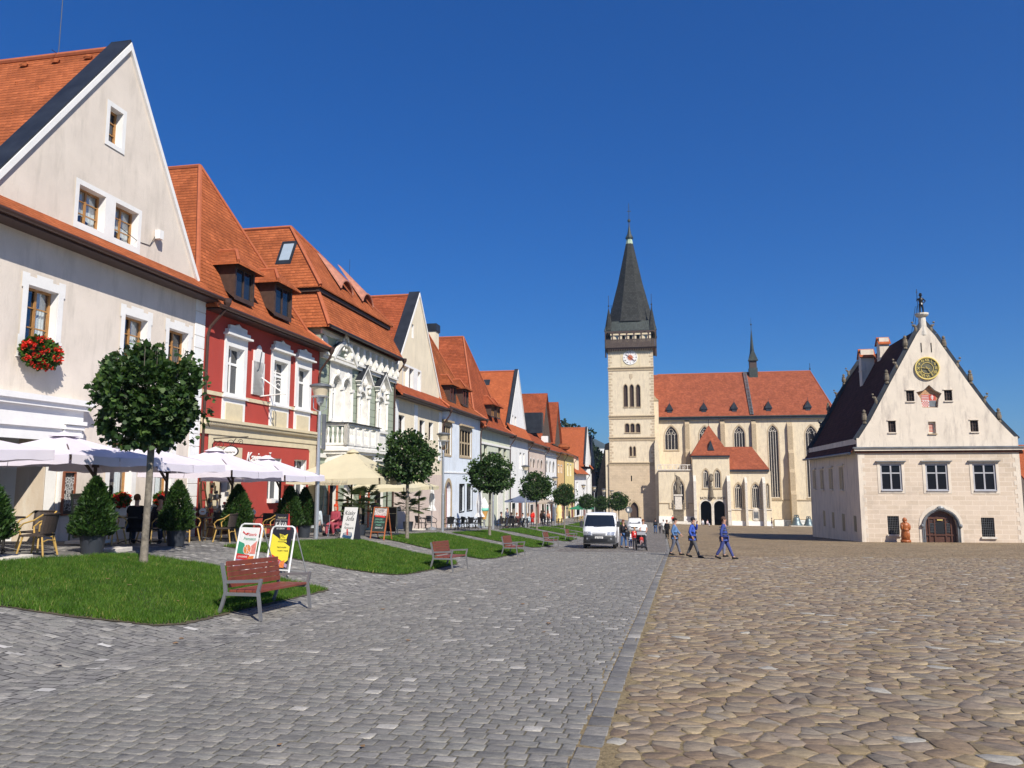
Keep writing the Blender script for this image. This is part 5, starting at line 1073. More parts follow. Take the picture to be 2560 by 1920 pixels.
# gallery
gx0, gx1 = F2(1513, 848, LT - 1)[0], F2(1639.5, 848, LT - 1)[0]; g0, g1, g2 = F2(1577, 867, LT - 1)[1], F2(1577, 848, LT - 1)[1], F2(1577, 827, LT - 1)[1]; ys, ye = LT - 1, LT + 12
q = cm().mat(M['plank'])
for (p0, p1) in (((gx0, ys), (gx1, ys)), ((gx0, ys), (gx0, ye)), ((gx1, ys), (gx1, ye))):
    d = Vector(p1) - Vector(p0); n = 46
    for k in range(n): c = Vector(p0) + d * (k + .5) / n; z_ = random.uniform(-.05, .05); q.box(c.x - .12, c.x + .12, c.y - .12, c.y + .12, g0 - .1 + z_, g1 + z_ * .3)
    q.beam((*p0, g1), (*p1, g1), .3, .12); q.beam((*p0, g0), (*p1, g0), .3, .2)
q.mat(M['wooddk']); q.box(gx0, gx1, ys, LT + 12, g0 - .3, g0 - .1)
for k in range(26): x = A + .1 + k * (B - A - .2) / 25; q.box(x - .08, x + .08, ys + .1, LT, g0 - .75, g0 - .3); 
for x in (gx0, gx1): q.prism([(x - .15, g0 - .3), (x + .15, g0 - .3), (x + .15, g0 - 2.2), (x - .15, g0 - 2.2)], LT - .2, LT + 1)
ga = q.build('gallery', CH)
q = cm().mat(M['wooddk']); n = 7; bw = (gx1 - gx0) / n
for k in range(n):
    x0 = gx0 + k * bw; h = archpts((x0 + .15, g1, x0 + bw - .15, g2 - .25)); q.wall(rect((x0, g1, x0 + bw, g2)), [h], ys - .05, .15)
for (px, s_) in ((gx0, 1), (gx1, -1)):
    for k in range(7): q.box(px - .1, px + .1, ys + k * 1.9, ys + k * 1.9 + .2, g1, g2)
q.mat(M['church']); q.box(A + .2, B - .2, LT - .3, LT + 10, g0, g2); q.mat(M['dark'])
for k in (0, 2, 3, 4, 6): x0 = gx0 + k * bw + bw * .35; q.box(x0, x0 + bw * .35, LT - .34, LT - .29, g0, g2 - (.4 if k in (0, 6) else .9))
q.build('gallery_arcade', CH)
# spire
e0 = F2(1510.4, 824, LT - 1.4)[0]; e1 = F2(1640.8, 823, LT - 1.4)[0]; ze = F2(1577, 824, LT - 1.4)[1]; yc = LT + 5.5; cx = (e0 + e1) / 2; hw = (e1 - e0) / 2
ap = F2(1574, 566, yc); zb = F2(1577, 803, LT + .5)[1]
q = cm().mat(M['copper']); sq = [(cx - hw, yc - hw), (cx + hw, yc - hw), (cx + hw, yc + hw), (cx - hw, yc + hw)]; i_ = .86; q.add([(x, y, ze) for x, y in sq] + [(cx + (x - cx) * i_, yc + (y - yc) * i_, zb) for x, y in sq] + [(x, y, ze - .2) for x, y in sq], [(0, 1, 5, 4), (1, 2, 6, 5), (2, 3, 7, 6), (3, 0, 4, 7), (0, 8, 9, 1), (1, 9, 10, 2), (3, 11, 8, 0), (8, 11, 10, 9)])
for k in range(24): x = cx - hw + k * hw * 2 / 24; q.beam((x, yc - hw - .02, ze + .02), (cx + (x - cx) * i_, yc - hw * i_ - .02, zb), .05)
q.build('spire_skirt', CH)
r0 = hw * .85; oc = []
for (a, b) in ((-.42, -1), (.42, -1), (1, -.42), (1, .42), (.42, 1), (-.42, 1), (-1, .42), (-1, -.42)): oc.append((cx + a * r0, yc + b * r0))
q = cm().mat(M['slate']); tz = ap[1] - 3.2; k1 = .055
def rin(f_, z): return [(cx + (x - cx) * f_, yc + (y - yc) * f_, z) for x, y in oc]
zs_ = [(1.08, zb - .05), (1.0, zb + 1.4), (.58, zb + (tz - zb) * .46), (.17, tz - 1.5), (.11, tz)]
V = sum([rin(*p) for p in zs_], []); fs = []
for r_ in range(len(zs_) - 1):
    for k in range(8): fs.append((r_ * 8 + k, r_ * 8 + (k + 1) % 8, r_ * 8 + 8 + (k + 1) % 8, r_ * 8 + 8 + k))
q.add(V, fs[:24]); q.mat(M['copperg']); q.add(V, fs[24:]); q.build('spire', CH)
fz = F2(1574, 508, yc)[1]
q = cm().mat(M['copper']); q.lathe([(.95, tz - .1), (1.0, tz + .2), (.5, tz + 1.2), (.15, tz + 3.2), (.1, tz + 4.2), (.38, tz + 4.5), (.38, tz + 4.9), (.08, tz + 5.2), (.06, fz)], (cx, yc, 0), 8); q.box(cx - .5, cx + .5, yc - .04, yc + .04, fz - 2.2, fz - 2.05); q.build('finial', CH)
for k, (sx_, sy_) in enumerate(((-1, -1), (1, -1), (1, 1), (-1, 1))):
    x, y = cx + sx_ * (hw - 1.05), yc + sy_ * (hw - 1.05); q = cm().mat(M['slate']); q.lathe([(1.25, ze + .1), (.95, ze + 1.2), (.12, ze + 5.6), (.05, ze + 5.8)], (x, y, 0), 8, math.pi / 8); q.mat(M['iron']); q.tube([(x, y, ze + 5.4), (x, y, ze + 9)], .06, 5); q.ell((x, y, ze + 6.4), .22, .22, .22, 6, 4); q.build('corner_turret', CH)
# left flank, made dark by its stone colour, and buttresses of the tower
q = cm().mat(plain('dark_flank_stone', (.075, .068, .058), .95, .3, 2, 9, .02)); a = F2(1497, 1230, LT + 6)[0]
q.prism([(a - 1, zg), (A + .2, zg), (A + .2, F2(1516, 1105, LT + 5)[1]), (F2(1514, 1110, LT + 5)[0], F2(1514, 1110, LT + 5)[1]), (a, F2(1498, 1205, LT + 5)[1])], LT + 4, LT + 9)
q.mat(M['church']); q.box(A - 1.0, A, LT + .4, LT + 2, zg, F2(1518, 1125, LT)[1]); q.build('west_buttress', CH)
q = cm().mat(M['church']); z_ = F2(1640, 1111, LT)[1]; q.prism([(B - .1, zg), (B + 1.5, zg), (B + 1.5, zc[3] - 1), (B + 1.1, zc[3] + .5), (B + .7, z_ + .2), (B + .3, z_ + 1.4), (B - .1, z_)], LT - 1.6, LT + .3); q.build('tower_buttress', CH)
q = cm().mat(M['church']); z_ = F2(1642, 1003, LT + 3)[1]; x1_ = F2(1648, 1100, LT + 2)[0]; q.box(B + .01, x1_, LT + 1.5, LT + 4, zg, z_); q.mat(M['stone']); q.prism([(B - .1, z_), (x1_ + .15, z_), (x1_ - .6, z_ + .7), (B + .2, z_ + 1.3)], LT + 1.3, LT + 4.2); q.build('stair_turret', CH)
# ---- nave
LN = 190; x0, x1 = F2(1646, 1042, LN)[0], F2(2082, 1036, LN)[0] + .2; zev = F2(1860, 1040, LN)[1]; LR = 199
nw = [r2(1661, 1065, 1694, 1125, LN), r2(1747, 1066, 1776, 1125, LN), r2(1833.5, 1065, 1861, 1125, LN), r2(1919, 1063, 1944, 1244, LN), r2(2011.6, 1064, 2041.5, 1244, LN)]
q = cm().mat(M['church']); q.wall(rect((x0, zg, x1, zev)), [archpts(x, 'pointed', 12) for x in nw], LN, .4)
q.box(x0, x0 + .4, LN + .01, LN + 18, zg, zev); q.box(x1 - .4, x1, LN + .01, LN + 18, zg, zev); q.box(x0, x1, LN + 17.6, LN + 18, zg, zev); q.build('nave_wall', CH)
for i, x in enumerate(nw): gothic(x, LN, 3)
q = cm().mat(M['tilech']); zr = F2(1800, 933, LR)[1]; rx1 = F2(2025, 928, LR)[0]; oh = .7
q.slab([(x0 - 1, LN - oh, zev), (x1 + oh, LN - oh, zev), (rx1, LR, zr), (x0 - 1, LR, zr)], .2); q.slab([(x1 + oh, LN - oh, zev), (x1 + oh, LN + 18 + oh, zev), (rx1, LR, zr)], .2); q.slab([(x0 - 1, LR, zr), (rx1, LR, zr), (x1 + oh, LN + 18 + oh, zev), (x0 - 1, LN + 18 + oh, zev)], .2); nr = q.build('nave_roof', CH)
q = cm().mat(M['ridge']); q.tube([(x0, LR, zr), (rx1, LR, zr), (x1 + oh, LN - oh, zev)], .16, 6); q.build('ridge_cap', nr)
q = cm().mat(M['lead']); q.box(x0, x1 + .6, LN - oh - .1, LN, zev - .75, zev - .25); q.mat(M['copper']); q.tube([(x0, LN - oh - .2, zev - .15), (x1 + .7, LN - oh - .2, zev - .15)], .16, 6); q.build('eaves_cornice', CH)
slope = (zr - zev) / (LR - LN + oh)
for u in (1674, 1760, 1836, 1922, 2021):
    W_ = F2(u, 1030, LN)[0]; q = cm().mat(M['lead']); y = LN + .2; z = zev + slope * .9
    q.box(W_ - .55, W_ + .55, y, y + 1.4, z - .5, z + .9); q.prism([(W_ - .9, z + .7), (W_ + .9, z + .7), (W_, z + 2.4)], y - .2, y + 1.8); q.tube([(W_, y, z + 2.2), (W_, y, z + 3.1)], .05, 4); q.build('roof_dormer', CH)
q = cm().mat(M['leadgrey']); p0 = Vector((F2(1861, 930, LR)[0], LR - .3, zr + .1)); p1 = Vector((F2(1880, 1037, LN - oh)[0], LN - oh, zev + .2)); 
for s_ in (-.35, .35): q.beam(p0 + Vector((s_, 0, .1)), p1 + Vector((s_, 0, .1)), .12)
for k in range(30): c = p0.lerp(p1, (k + .5) / 30); q.box(c.x - .4, c.x + .4, c.y - .22, c.y + .1, c.z, c.z + .16)
q.build('roof_ladder', CH)
# fleche
fx = F2(1883, 930, LR)[0]; q = cm().mat(M['copper']); h0 = F2(1882, 947, LR - 1)[1]; h1 = F2(1882, 921, LR)[1]; h2 = F2(1882, 903, LR)[1]; h3 = F2(1880, 884, LR)[1]; h4 = F2(1878, 823, LR)[1]; h5 = F2(1877, 795, LR)[1]
q.box(fx - 1.05, fx + .95, LR - 1.2, LR + 1, h0, h1); q.mat(M['wooddk']); q.box(fx - .9, fx + .8, LR - .9, LR + .9, h1, h2); q.mat(M['copper'])
for d in range(4):
    a = d * math.pi / 2; 
q.prism([(fx - 1.25, h2), (fx + 1.15, h2), (fx - .05, h3 + 1.2)], LR - 1.3, LR - .3); q.lathe([(1.05, h2), (.6, h3), (.45, h3 + 1.2), (.06, h4), (.03, h5)], (fx - .1, LR, 0), 8); q.ell((fx - .1, LR, h4 + 1.2), .22, .22, .25, 6, 4); q.build('ridge_turret', CH)
q = cm().mat(M['iron']); q.tube([(rx1, LR, zr), (rx1, LR, zr + 1.9)], .06, 5); q.ell((rx1, LR, zr + .5), .2, .2, .25, 6, 4); q.build('ridge_finial', CH)
# nave buttresses
for (u0, u1, vt, vb, pj) in ((1711.5, 1722.6, 1050, 1300, 1.6), (1800, 1811, 1050, 1300, 1.6), (1878, 1889, 1050, 1300, 1.6), (1967, 1980, 1055, 1312, 2.4)):
    a, zt = F2(u0, vt, LN - .5); c = F2(u1, vt, LN - .5)[0]; q = cm().mat(M['stone']); w3 = [(0, .7), (6.5, .95), (11, 1.25), (16, 1.6)] if pj > 2 else [(0, .8), (7, 1.2), (14, 1.6)]
    pr = [(LN, zt)]; 
    V = [(LN, zt)]; y = LN - w3[0][1]; V.append((y, zt - 1.0))
    for dz, p_ in w3[1:]: V.append((y, zt - dz)); y = LN - p_ * (1.4 if pj > 2 else 1); V.append((y, zt - dz - .8))
    V += [(y, zg), (LN, zg)]; n = len(V); q.add([(a, yy, zz) for yy, zz in V] + [(c, yy, zz) for yy, zz in V], [tuple(range(n)), tuple(range(2 * n - 1, n - 1, -1))] + [(i, i + n, (i + 1) % n + n, (i + 1) % n) for i in range(n)]); q.build('buttress', CH)
zs = F2(1960, 1250, LN)[1]; q = cm().mat(M['stone']); q.box(F2(1926, 1250, LN)[0], x1, LN - .18, LN, zs - .1, zs + .1); q.build('string_course', CH)
q = cm().mat(M['trimw']); zp = F2(1960, 1299, LN)[1]; q.box(F2(1936, 1300, LN)[0], x1, LN - .35, LN, zg, zp); q.mat(M['stone']); q.box(F2(1936, 1300, LN)[0], x1, LN - .4, LN, zp, zp + .12); q.build('plinth', CH)
# ---- left chapel with parapet
LA = 181.5; a = F2(1646, 1180, LA)[0]; b = F2(1737, 1180, LA)[0]; zp = F2(1690, 1175, LA)[1]; zq = F2(1690, 1162, LA)[1]; cw = r2(1681, 1196, 1709.5, 1263, LA)
q = cm().mat(M['church']); q.wall(rect((a, zg, b, zp)), [archpts(cw, 'pointed', 12)], LA, .4); q.box(a, a + .3, LA + .01, LN, zg, zp); q.box(a, b, LA + .4, LN, zp - .3, zp - .05); q.build('chapel_wall', CH); gothic(cw, LA, 3)
q = cm().mat(M['palestone']); q.box(a - .3, b, LA - .3, LA + .15, zp - .1, zp + .15); q.box(a - .3, b, LA - .25, LA + .15, zq - .12, zq + .08); n = 5; bw = (b - a + .3) / n
for k in range(n):
    x = a - .3 + bw * k; q.box(x, x + .2, LA - .25, LA + .1, zp + .15, zq - .12); cc = (x + bw / 2 + .1, (zp + zq) / 2)
    for e in range(3): an = e * 2.1; q.tube([(cc[0] + .22 * math.cos(an) + .24 * math.cos(t_), LA - .08, cc[1] + .16 * math.sin(an) + .24 * math.sin(t_)) for t_ in [math.pi * i / 5 for i in range(11)]], .05, 4)
q.build('parapet', CH)
q = cm().mat(M['stone']); zs = F2(1690, 1258, LA)[1]; zs2 = F2(1690, 1270, LA)[1]; xa, xb = cw[0] - .8, cw[2] + .8
q.box(a, xa, LA - .15, LA, zs - .08, zs + .08); q.box(xb, b, LA - .15, LA, zs - .08, zs + .08); q.box(xa - .08, xa + .08, LA - .15, LA, zs2, zs + .08); q.box(xb - .08, xb + .08, LA - .15, LA, zs2, zs + .08); q.box(xa - .08, xb + .08, LA - .15, LA, zs2 - .15, zs2); q.build('string_course', CH)
q = cm().mat(M['trimw']); zw = F2(1690, 1291, LA)[1]; q.box(a - .1, b, LA - .25, LA, zg, zw); q.build('plinth', CH)
# ---- porch
LP = 180.6; a = F2(1739, 1200, LP)[0]; b = F2(1825, 1200, LP)[0]; zt = F2(1780, 1140, LP)[1]; pw = [r2(1757, 1174, 1771, 1220, LP), r2(1785.6, 1174, 1800, 1220, LP)]; pa = [r2(1751, 1252, 1778, 1310, LP), r2(1784.5, 1252, 1811.5, 1310, LP)]; pa = [(x[0], -11, x[2], x[3]) for x in pa]
q = cm().mat(M['church']); a2 = F2(1731, 1150, LP)[0]; q.wall(rect((a2, -11.5, b, zt)), [archpts(x, 'pointed', 12) for x in pw] + [archpts(x) for x in pa], LP, .9, rev=M['stone']); q.box(a2, a2 + .3, LP + .01, LP + 9, -11, zt); q.box(b - .3, b, LP + .01, LP + 9, -11, zt)
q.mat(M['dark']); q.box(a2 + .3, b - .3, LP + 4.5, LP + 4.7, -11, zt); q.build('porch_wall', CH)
for x in pw: gothic(x, LP, 2)
s_ = cm().mat(M['palestone'])
for x in pa: s_.wall(archpts((x[0] - .3, x[1], x[2] + .3 if x is pa[1] else x[2] + .28, x[3] + .35)), [archpts(x)], LP - .06, .06)
s_.build('portal_surround', CH)
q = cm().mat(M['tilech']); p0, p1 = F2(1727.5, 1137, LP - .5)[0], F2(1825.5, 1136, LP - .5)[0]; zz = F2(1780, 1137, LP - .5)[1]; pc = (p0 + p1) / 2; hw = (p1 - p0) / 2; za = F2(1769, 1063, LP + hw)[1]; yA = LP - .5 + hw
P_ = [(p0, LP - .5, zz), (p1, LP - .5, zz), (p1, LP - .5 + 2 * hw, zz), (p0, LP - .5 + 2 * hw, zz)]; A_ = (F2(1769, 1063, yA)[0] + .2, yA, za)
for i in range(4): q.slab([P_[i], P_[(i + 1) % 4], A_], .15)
q.mat(M['lead']); q.box(p0 + .1, p1 - .1, LP - .4, LP, zz - .55, zz - .12); q.tube([(A_[0], A_[1], za), (A_[0], A_[1], za + 1.6)], .07, 5); q.prism([(pc - .6, zz + 1.0), (pc + .9, zz + 1.0), (pc + .15, zz + 3.3)], LP, LP + 1.8); q.build('porch_roof', CH)
q = cm().mat(M['iron']); 
text(CH, 'inscription', 'BAZILIKA', .78, ((F2(1765, 1245.5, LP)[0]) - CX, LP - 186 - .05, F2(1765, 1245.5, LP)[1] - CZ), (math.pi / 2, 0, 0), M['wooddk'], .02, sx=.8)
text(CH, 'inscription', 'SV. EGIDIA', .78, ((F2(1799, 1245.5, LP)[0]) - CX, LP - 186 - .05, F2(1799, 1245.5, LP)[1] - CZ), (math.pi / 2, 0, 0), M['wooddk'], .02, sx=.72)
q = cm().mat(M['statue']); c_ = F2(1778.8, 1246, LP); q.lathe([(.05, 0), (.35, .3), (.5, .6), (.42, 1.6), (.3, 2.6), (.34, 3.0), (.12, 3.2), (.2, 3.4), (.2, 3.7), (.05, 3.9)], (c_[0], LP - .35, c_[1] - .3), 8); q.lathe([(.1, 4.1), (.55, 4.3), (.45, 4.9), (.1, 5.6)], (c_[0], LP - .3, c_[1] - .3), 6); disc(q, F2(1777.5, 1189, LP)[0], F2(1777.5, 1189, LP)[1], 0, .45, LP - .06, 14); q.build('porch_statue', CH)
for (u0, u1, vt) in ((1733, 1740, 1192), (1817, 1825.5, 1192)):
    x0_, z_ = F2(u0, vt, LP - 1); x1_ = F2(u1, vt, LP - 1)[0]; q = cm().mat(M['palestone']); q.box(x0_, x1_, LP - 1.2, LP + .1, -11.5, z_ - 1); q.add([(x0_, LP - 1.2, z_ - 1), (x1_, LP - 1.2, z_ - 1), (x1_, LP, z_ + .3), (x0_, LP, z_ + .3), (x0_, LP, z_ - 1), (x1_, LP, z_ - 1)], [(0, 1, 2, 3), (0, 3, 4), (1, 5, 2)]); q.box(x0_ - .05, x1_ + .05, LP - 1.35, LP, F2(1735, 1274, LP)[1] - .15, F2(1735, 1274, LP)[1]); q.build('buttress', CH)
# ---- sacristy
LS = 182; a = F2(1825, 1200, LS)[0]; b = F2(1927, 1200, LS)[0]; zt = F2(1870, 1178, LS)[1]; sw_ = [r2(1835.7, 1208.6, 1855, 1270.5, LS), r2(1878.5, 1208.6, 1898.5, 1270.5, LS), r2(1915, 1209, 1922, 1270.5, LS)]
q = cm().mat(M['church']); q.wall(rect((a, -11.5, b, zt)), [archpts(x, 'pointed', 12) for x in sw_], LS, .4); q.box(b - .3, b, LS + .01, LN, -11.5, zt); q.build('sacristy_wall', CH)
for i, x in enumerate(sw_): gothic(x, LS, 3 if i < 2 else 1, tr=i < 2)
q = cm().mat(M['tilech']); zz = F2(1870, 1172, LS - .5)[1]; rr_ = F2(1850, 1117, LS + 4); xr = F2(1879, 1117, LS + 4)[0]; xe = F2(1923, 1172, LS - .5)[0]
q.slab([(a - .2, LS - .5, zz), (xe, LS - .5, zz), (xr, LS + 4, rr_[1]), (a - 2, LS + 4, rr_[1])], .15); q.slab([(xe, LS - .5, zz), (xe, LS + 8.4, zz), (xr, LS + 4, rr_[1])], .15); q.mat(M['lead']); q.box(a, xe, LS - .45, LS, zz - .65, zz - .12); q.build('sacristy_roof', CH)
for (u0, u1) in ((1861.5, 1867.5), (1906, 1913)):
    x0_, z_ = F2(u0, 1196, LS - 1); x1_ = F2(u1, 1196, LS - 1)[0]; q = cm().mat(M['palestone']); q.box(x0_, x1_, LS - 1.2, LS + .1, -11.5, z_ - 1); q.add([(x0_, LS - 1.2, z_ - 1), (x1_, LS - 1.2, z_ - 1), (x1_, LS, z_ + .3), (x0_, LS, z_ + .3), (x0_, LS, z_ - 1), (x1_, LS, z_ - 1)], [(0, 1, 2, 3), (0, 3, 4), (1, 5, 2)]); q.build('buttress', CH)
zs = F2(1870, 1273.5, LS)[1]; q = cm().mat(M['palestone']); q.box(a + .1, b, LS - .2, LS, zs - .1, zs + .1); q.build('string_course', CH)
zs = F2(1870, 1303, LS)[1]; q = cm().mat(M['trimw']); q.box(a + .1, b, LS - .3, LS, -11.5, zs); q.build('plinth', CH)
q = cm().mat(M['leadgrey']); e_ = r2(1884, 1279, 1895, 1297, LS); q.bbox(e_[0], e_[2], LS - .15, LS, e_[1], e_[3], .05); q.mat(M['palestone']); q.ell(((e_[0] + e_[2]) / 2, LS - .12, e_[3] + .3), .6, .12, .5, 8, 5); q.ell(((e_[0] + e_[2]) / 2, LS - .1, e_[1] - .15), .7, .1, .3, 8, 5)
for s_ in (e_[0] - .15, e_[2] + .15): q.tube([(s_, LS - .1, e_[1] - .2), (s_, LS - .1, e_[3] + .2)], .1, 6)
q.build('epitaph', CH)
# ================================================================ TOWN HALL
LH = 65.0; hx0 = F2(2143, 1125, LH)[0]; hx1 = F2(2547, 1125, LH)[0]; hz = gs(LH, hx0) 
TH = thing('town_hall', 'pale stone town hall with steep dark roof, gilded clock and carved figures along its gable', 'town hall', S(LH, hx0, hz), ROT_X)
def hmb(_=None): return MB(Matrix.Translation((-hx0, -LH, -hz)))
def h2(u, v): return F2(u, v, LH)
LHB = F(2023, 1148, -hx0)[0]; print('town hall depth', LH, LHB, hx0, hx1)
zco = h2(2300, 1120)[1]; zlo = h2(2300, 1126)[1]
gp_ = [(2141, 1103), (2177, 1049), (2228, 953), (2268, 879.5), (2291, 836.5), (2310, 808.6), (2337, 838), (2364.6, 877), (2415, 948), (2468, 1019), (2496, 1051.6), (2543, 1101)]
gpt = [h2(*p) for p in gp_]; gpt[0] = (hx0, gpt[0][1]); gpt[-1] = (hx1, gpt[-1][1])
sm = [r2(2265, 976, 2285, 1003.5, LH), r2(2360, 975, 2380, 1002, LH), r2(2220, 1052, 2239, 1081, LH), r2(2425, 1050.5, 2445, 1079.5, LH), r2(2320, 1054, 2339, 1084, LH)]
big = level([r2(2199, 1160, 2253, 1227, LH), r2(2312, 1160, 2368, 1227, LH), r2(2430, 1160, 2488, 1227, LH)]); low = [r2(2218, 1290, 2247, 1336, LH), r2(2452, 1294, 2485, 1342, LH)]
por = r2(2310, 1277, 2390, 1356, LH); por = (por[0], por[1] - 1, por[2], por[3])
star = [h2(2000 + x / 3.95, 720 + y / 3.95) for x, y in ((1150, 1030), (1190, 1090), (1212, 1180), (1365, 1180), (1370, 1100), (1398, 1042), (1330, 1010), (1275, 958), (1220, 1012))]
q = hmb().mat(M['thall']); q.wall(rect((hx0, hz - 2, hx1, zlo)), [rect(x) for x in big + low] + [archpts(por, 'round')], LH, .3, rev=M['thplaster'])
q.mat(M['thplaster']); 
W0_ = hx0; q.box(hx0, hx0 + .4, LH + .01, LHB, hz - 3, zlo + 1); q.box(hx1 - .4, hx1, LH + .01, LHB, hz - 3, zlo + 1); q.box(hx0, hx1, LHB - .4, LHB, hz - 3, zlo + 1)
for (a, b) in ((hx0 - .012, .5), (hx1 - .5, .5)):
    z = hz; k = 0
    while z < zlo - .3: wq = .5 if k % 2 else .32; x_ = hx0 - .0 if a < hx0 + 1 else hx1 - wq; q.box(x_, x_ + wq, LH - .015, LH, z, z + .34); z += .34; k += 1
q.build('wall', TH)
q = hmb().mat(M['thplaster']); q.wall([(hx0, zlo), (hx1, zlo)] + gpt[::-1], [rect(x) for x in sm] + [star], LH + .02, .3); q.build('gable_wall', TH)
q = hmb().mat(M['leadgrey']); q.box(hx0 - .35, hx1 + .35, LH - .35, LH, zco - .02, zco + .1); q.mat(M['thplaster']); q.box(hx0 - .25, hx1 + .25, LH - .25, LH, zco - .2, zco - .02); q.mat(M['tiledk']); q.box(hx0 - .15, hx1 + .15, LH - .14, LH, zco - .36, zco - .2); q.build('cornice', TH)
# coping of the rake
q = hmb().mat(M['lead'])
for i in range(len(gpt) - 1): q.beam((gpt[i][0], LH + .2, gpt[i][1] + .06), (gpt[i + 1][0], LH + .2, gpt[i + 1][1] + .06), .12, .55)
q.build('gable_coping', TH)
# roof: profile follows the gable
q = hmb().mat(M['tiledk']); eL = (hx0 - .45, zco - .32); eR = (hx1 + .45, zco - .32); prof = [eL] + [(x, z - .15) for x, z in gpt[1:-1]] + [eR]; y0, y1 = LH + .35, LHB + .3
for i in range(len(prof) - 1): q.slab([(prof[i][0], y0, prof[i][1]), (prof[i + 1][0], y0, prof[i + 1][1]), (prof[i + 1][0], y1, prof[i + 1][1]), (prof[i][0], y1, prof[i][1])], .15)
q.build('roof', TH)
q = hmb().mat(M['thplaster']); q.wall([(hx0, zlo), (hx1, zlo)] + [(x, z + .15) for x, z in gpt[::-1]], [], LHB + .35, 0); q.build('rear_gable', TH)
q = hmb().mat(M['lead'])
for i in range(len(gpt) - 1): q.beam((gpt[i][0], LHB + .3, gpt[i][1] + .12), (gpt[i + 1][0], LHB + .3, gpt[i + 1][1] + .12), .12, .4)
q.build('rear_coping', TH)
q = hmb().mat(M['leadgrey']); q.tube([(eL[0] - .1, LH + .1, eL[1] - .05), (eL[0] - .1, y1, eL[1] - .05)], .1, 6); q.build('gutter', TH)
# figures on the rakes
def figure(x, y, z, s_, side, k):
    q = MB(Matrix.Translation((-hx0, -LH, -hz)) @ Matrix.Translation((x, y, z)) @ Matrix.Scale(.82, 4) @ Matrix.Translation((-x, -y, -z))).mat(M['statue']); 
    if k % 2 == 0: q.lathe([(.2, 0), (.22, .12), (.12, .2), (.24, .35), (.26, .6), (.2, .85), (.22, .95), (.1, 1.02), (.15, 1.12), (.15, 1.25), (.04, 1.36)], (x, y, z), 8); q.ell((x + side * .1, y - .05, z + .5), .1, .12, .25)
    else:
        q.ell((x, y, z + .25), .16, .14, .3); q.ell((x + side * .1, y, z + .6), .14, .13, .16); q.beam((x - side * .05, y, z + .5), (x - side * .4, y, z + .85), .12); q.beam((x, y, z + .6), (x + side * .32, y, z + .72), .12, .14); q.ell((x + side * .28, y, z + .95), .12, .1, .1); q.beam((x, y, z + .1), (x + side * .28, y, z - .25), .12)
    q.build('gable_figure', TH)
for k, (x, y) in enumerate(((1168, 430), (1065, 600), (978, 800), (882, 940), (775, 1145), (660, 1338))): a, b = h2(2000 + x / 3.95, 720 + y / 3.95); figure(a - .12, LH + .2, b, 1, -1, k + 1)
for k, (x, y) in enumerate(((1300, 430), (1430, 605), (1560, 785), (1692, 945), (1830, 1140), (1975, 1325))): a, b = h2(2000 + x / 3.95, 720 + y / 3.95); figure(a + .02, LH + .2, b, 1, 1, k + 1)
def rake_at(i, f_): return gpt[i][0] + (gpt[i + 1][0] - gpt[i][0]) * f_, gpt[i][1] + (gpt[i + 1][1] - gpt[i][1]) * f_
for k, (i, f_) in enumerate(((0, .5), (1, .2), (1, .7), (2, .3), (2, .9), (3, .5))): a, b = rake_at(i, f_); figure(a - .1, LHB + .3, b + .15, 1, -1, k)
# knight statue on pedestal
pc = h2(2309, 812); q = hmb().mat(M['palestone']); q.lathe([(.34, -.5), (.3, .3), (.26, .95), (.42, 1.05), (.5, 1.15), (.5, 1.28), (.3, 1.32)], (pc[0], LH + .3, pc[1] - .3), 12); q.build('pedestal', TH)
q = hmb().mat(M['black']); zf_ = pc[1] + 1.03; X, Y = pc[0], LH + .3
q.tube([(X - .1, Y, zf_), (X - .1, Y, zf_ + .35), (X - .08, Y, zf_ + .72)], [.06, .07, .1], 8); q.tube([(X + .13, Y, zf_), (X + .12, Y, zf_ + .35), (X + .05, Y, zf_ + .72)], [.06, .07, .1], 8); q.tube([(X, Y, zf_ + .65), (X, Y, zf_ + .8), (X, Y, zf_ + 1.05), (X, Y, zf_ + 1.2), (X, Y, zf_ + 1.27)], [.17, .13, .18, .16, .06], 10)
q.ell((X, Y, zf_ + 1.4), .1, .1, .13); q.lathe([(.16, 0), (.1, .05), (.11, .14), (.02, .2)], (X, Y, zf_ + 1.43), 8); q.tube([(X + .15, Y, zf_ + 1.15), (X + .34, Y, zf_ + .95), (X + .17, Y, zf_ + .78)], [.06, .05, .04], 6); q.tube([(X - .15, Y, zf_ + 1.15), (X - .3, Y - .05, zf_ + .98), (X - .3, Y - .15, zf_ + 1.15)], [.06, .05, .04], 6); q.tube([(X - .3, Y - .15, zf_), (X - .3, Y - .15, zf_ + 1.9)], .022, 5); q.lathe([(.05, 0), (.02, .2), (0.001, .3)], (X - .3, Y - .15, zf_ + 1.6), 6); q.build('knight_figure', TH)
q = hmb().mat(M['iron'])
for dx in (-.9, -.6, .5): q.tube([(X + dx * .4, Y + .2, zf_ + .6), (X + dx, Y + .8, pc[1] - 1.2 - abs(dx))], .018, 4)
q.build('stay_rod', TH)
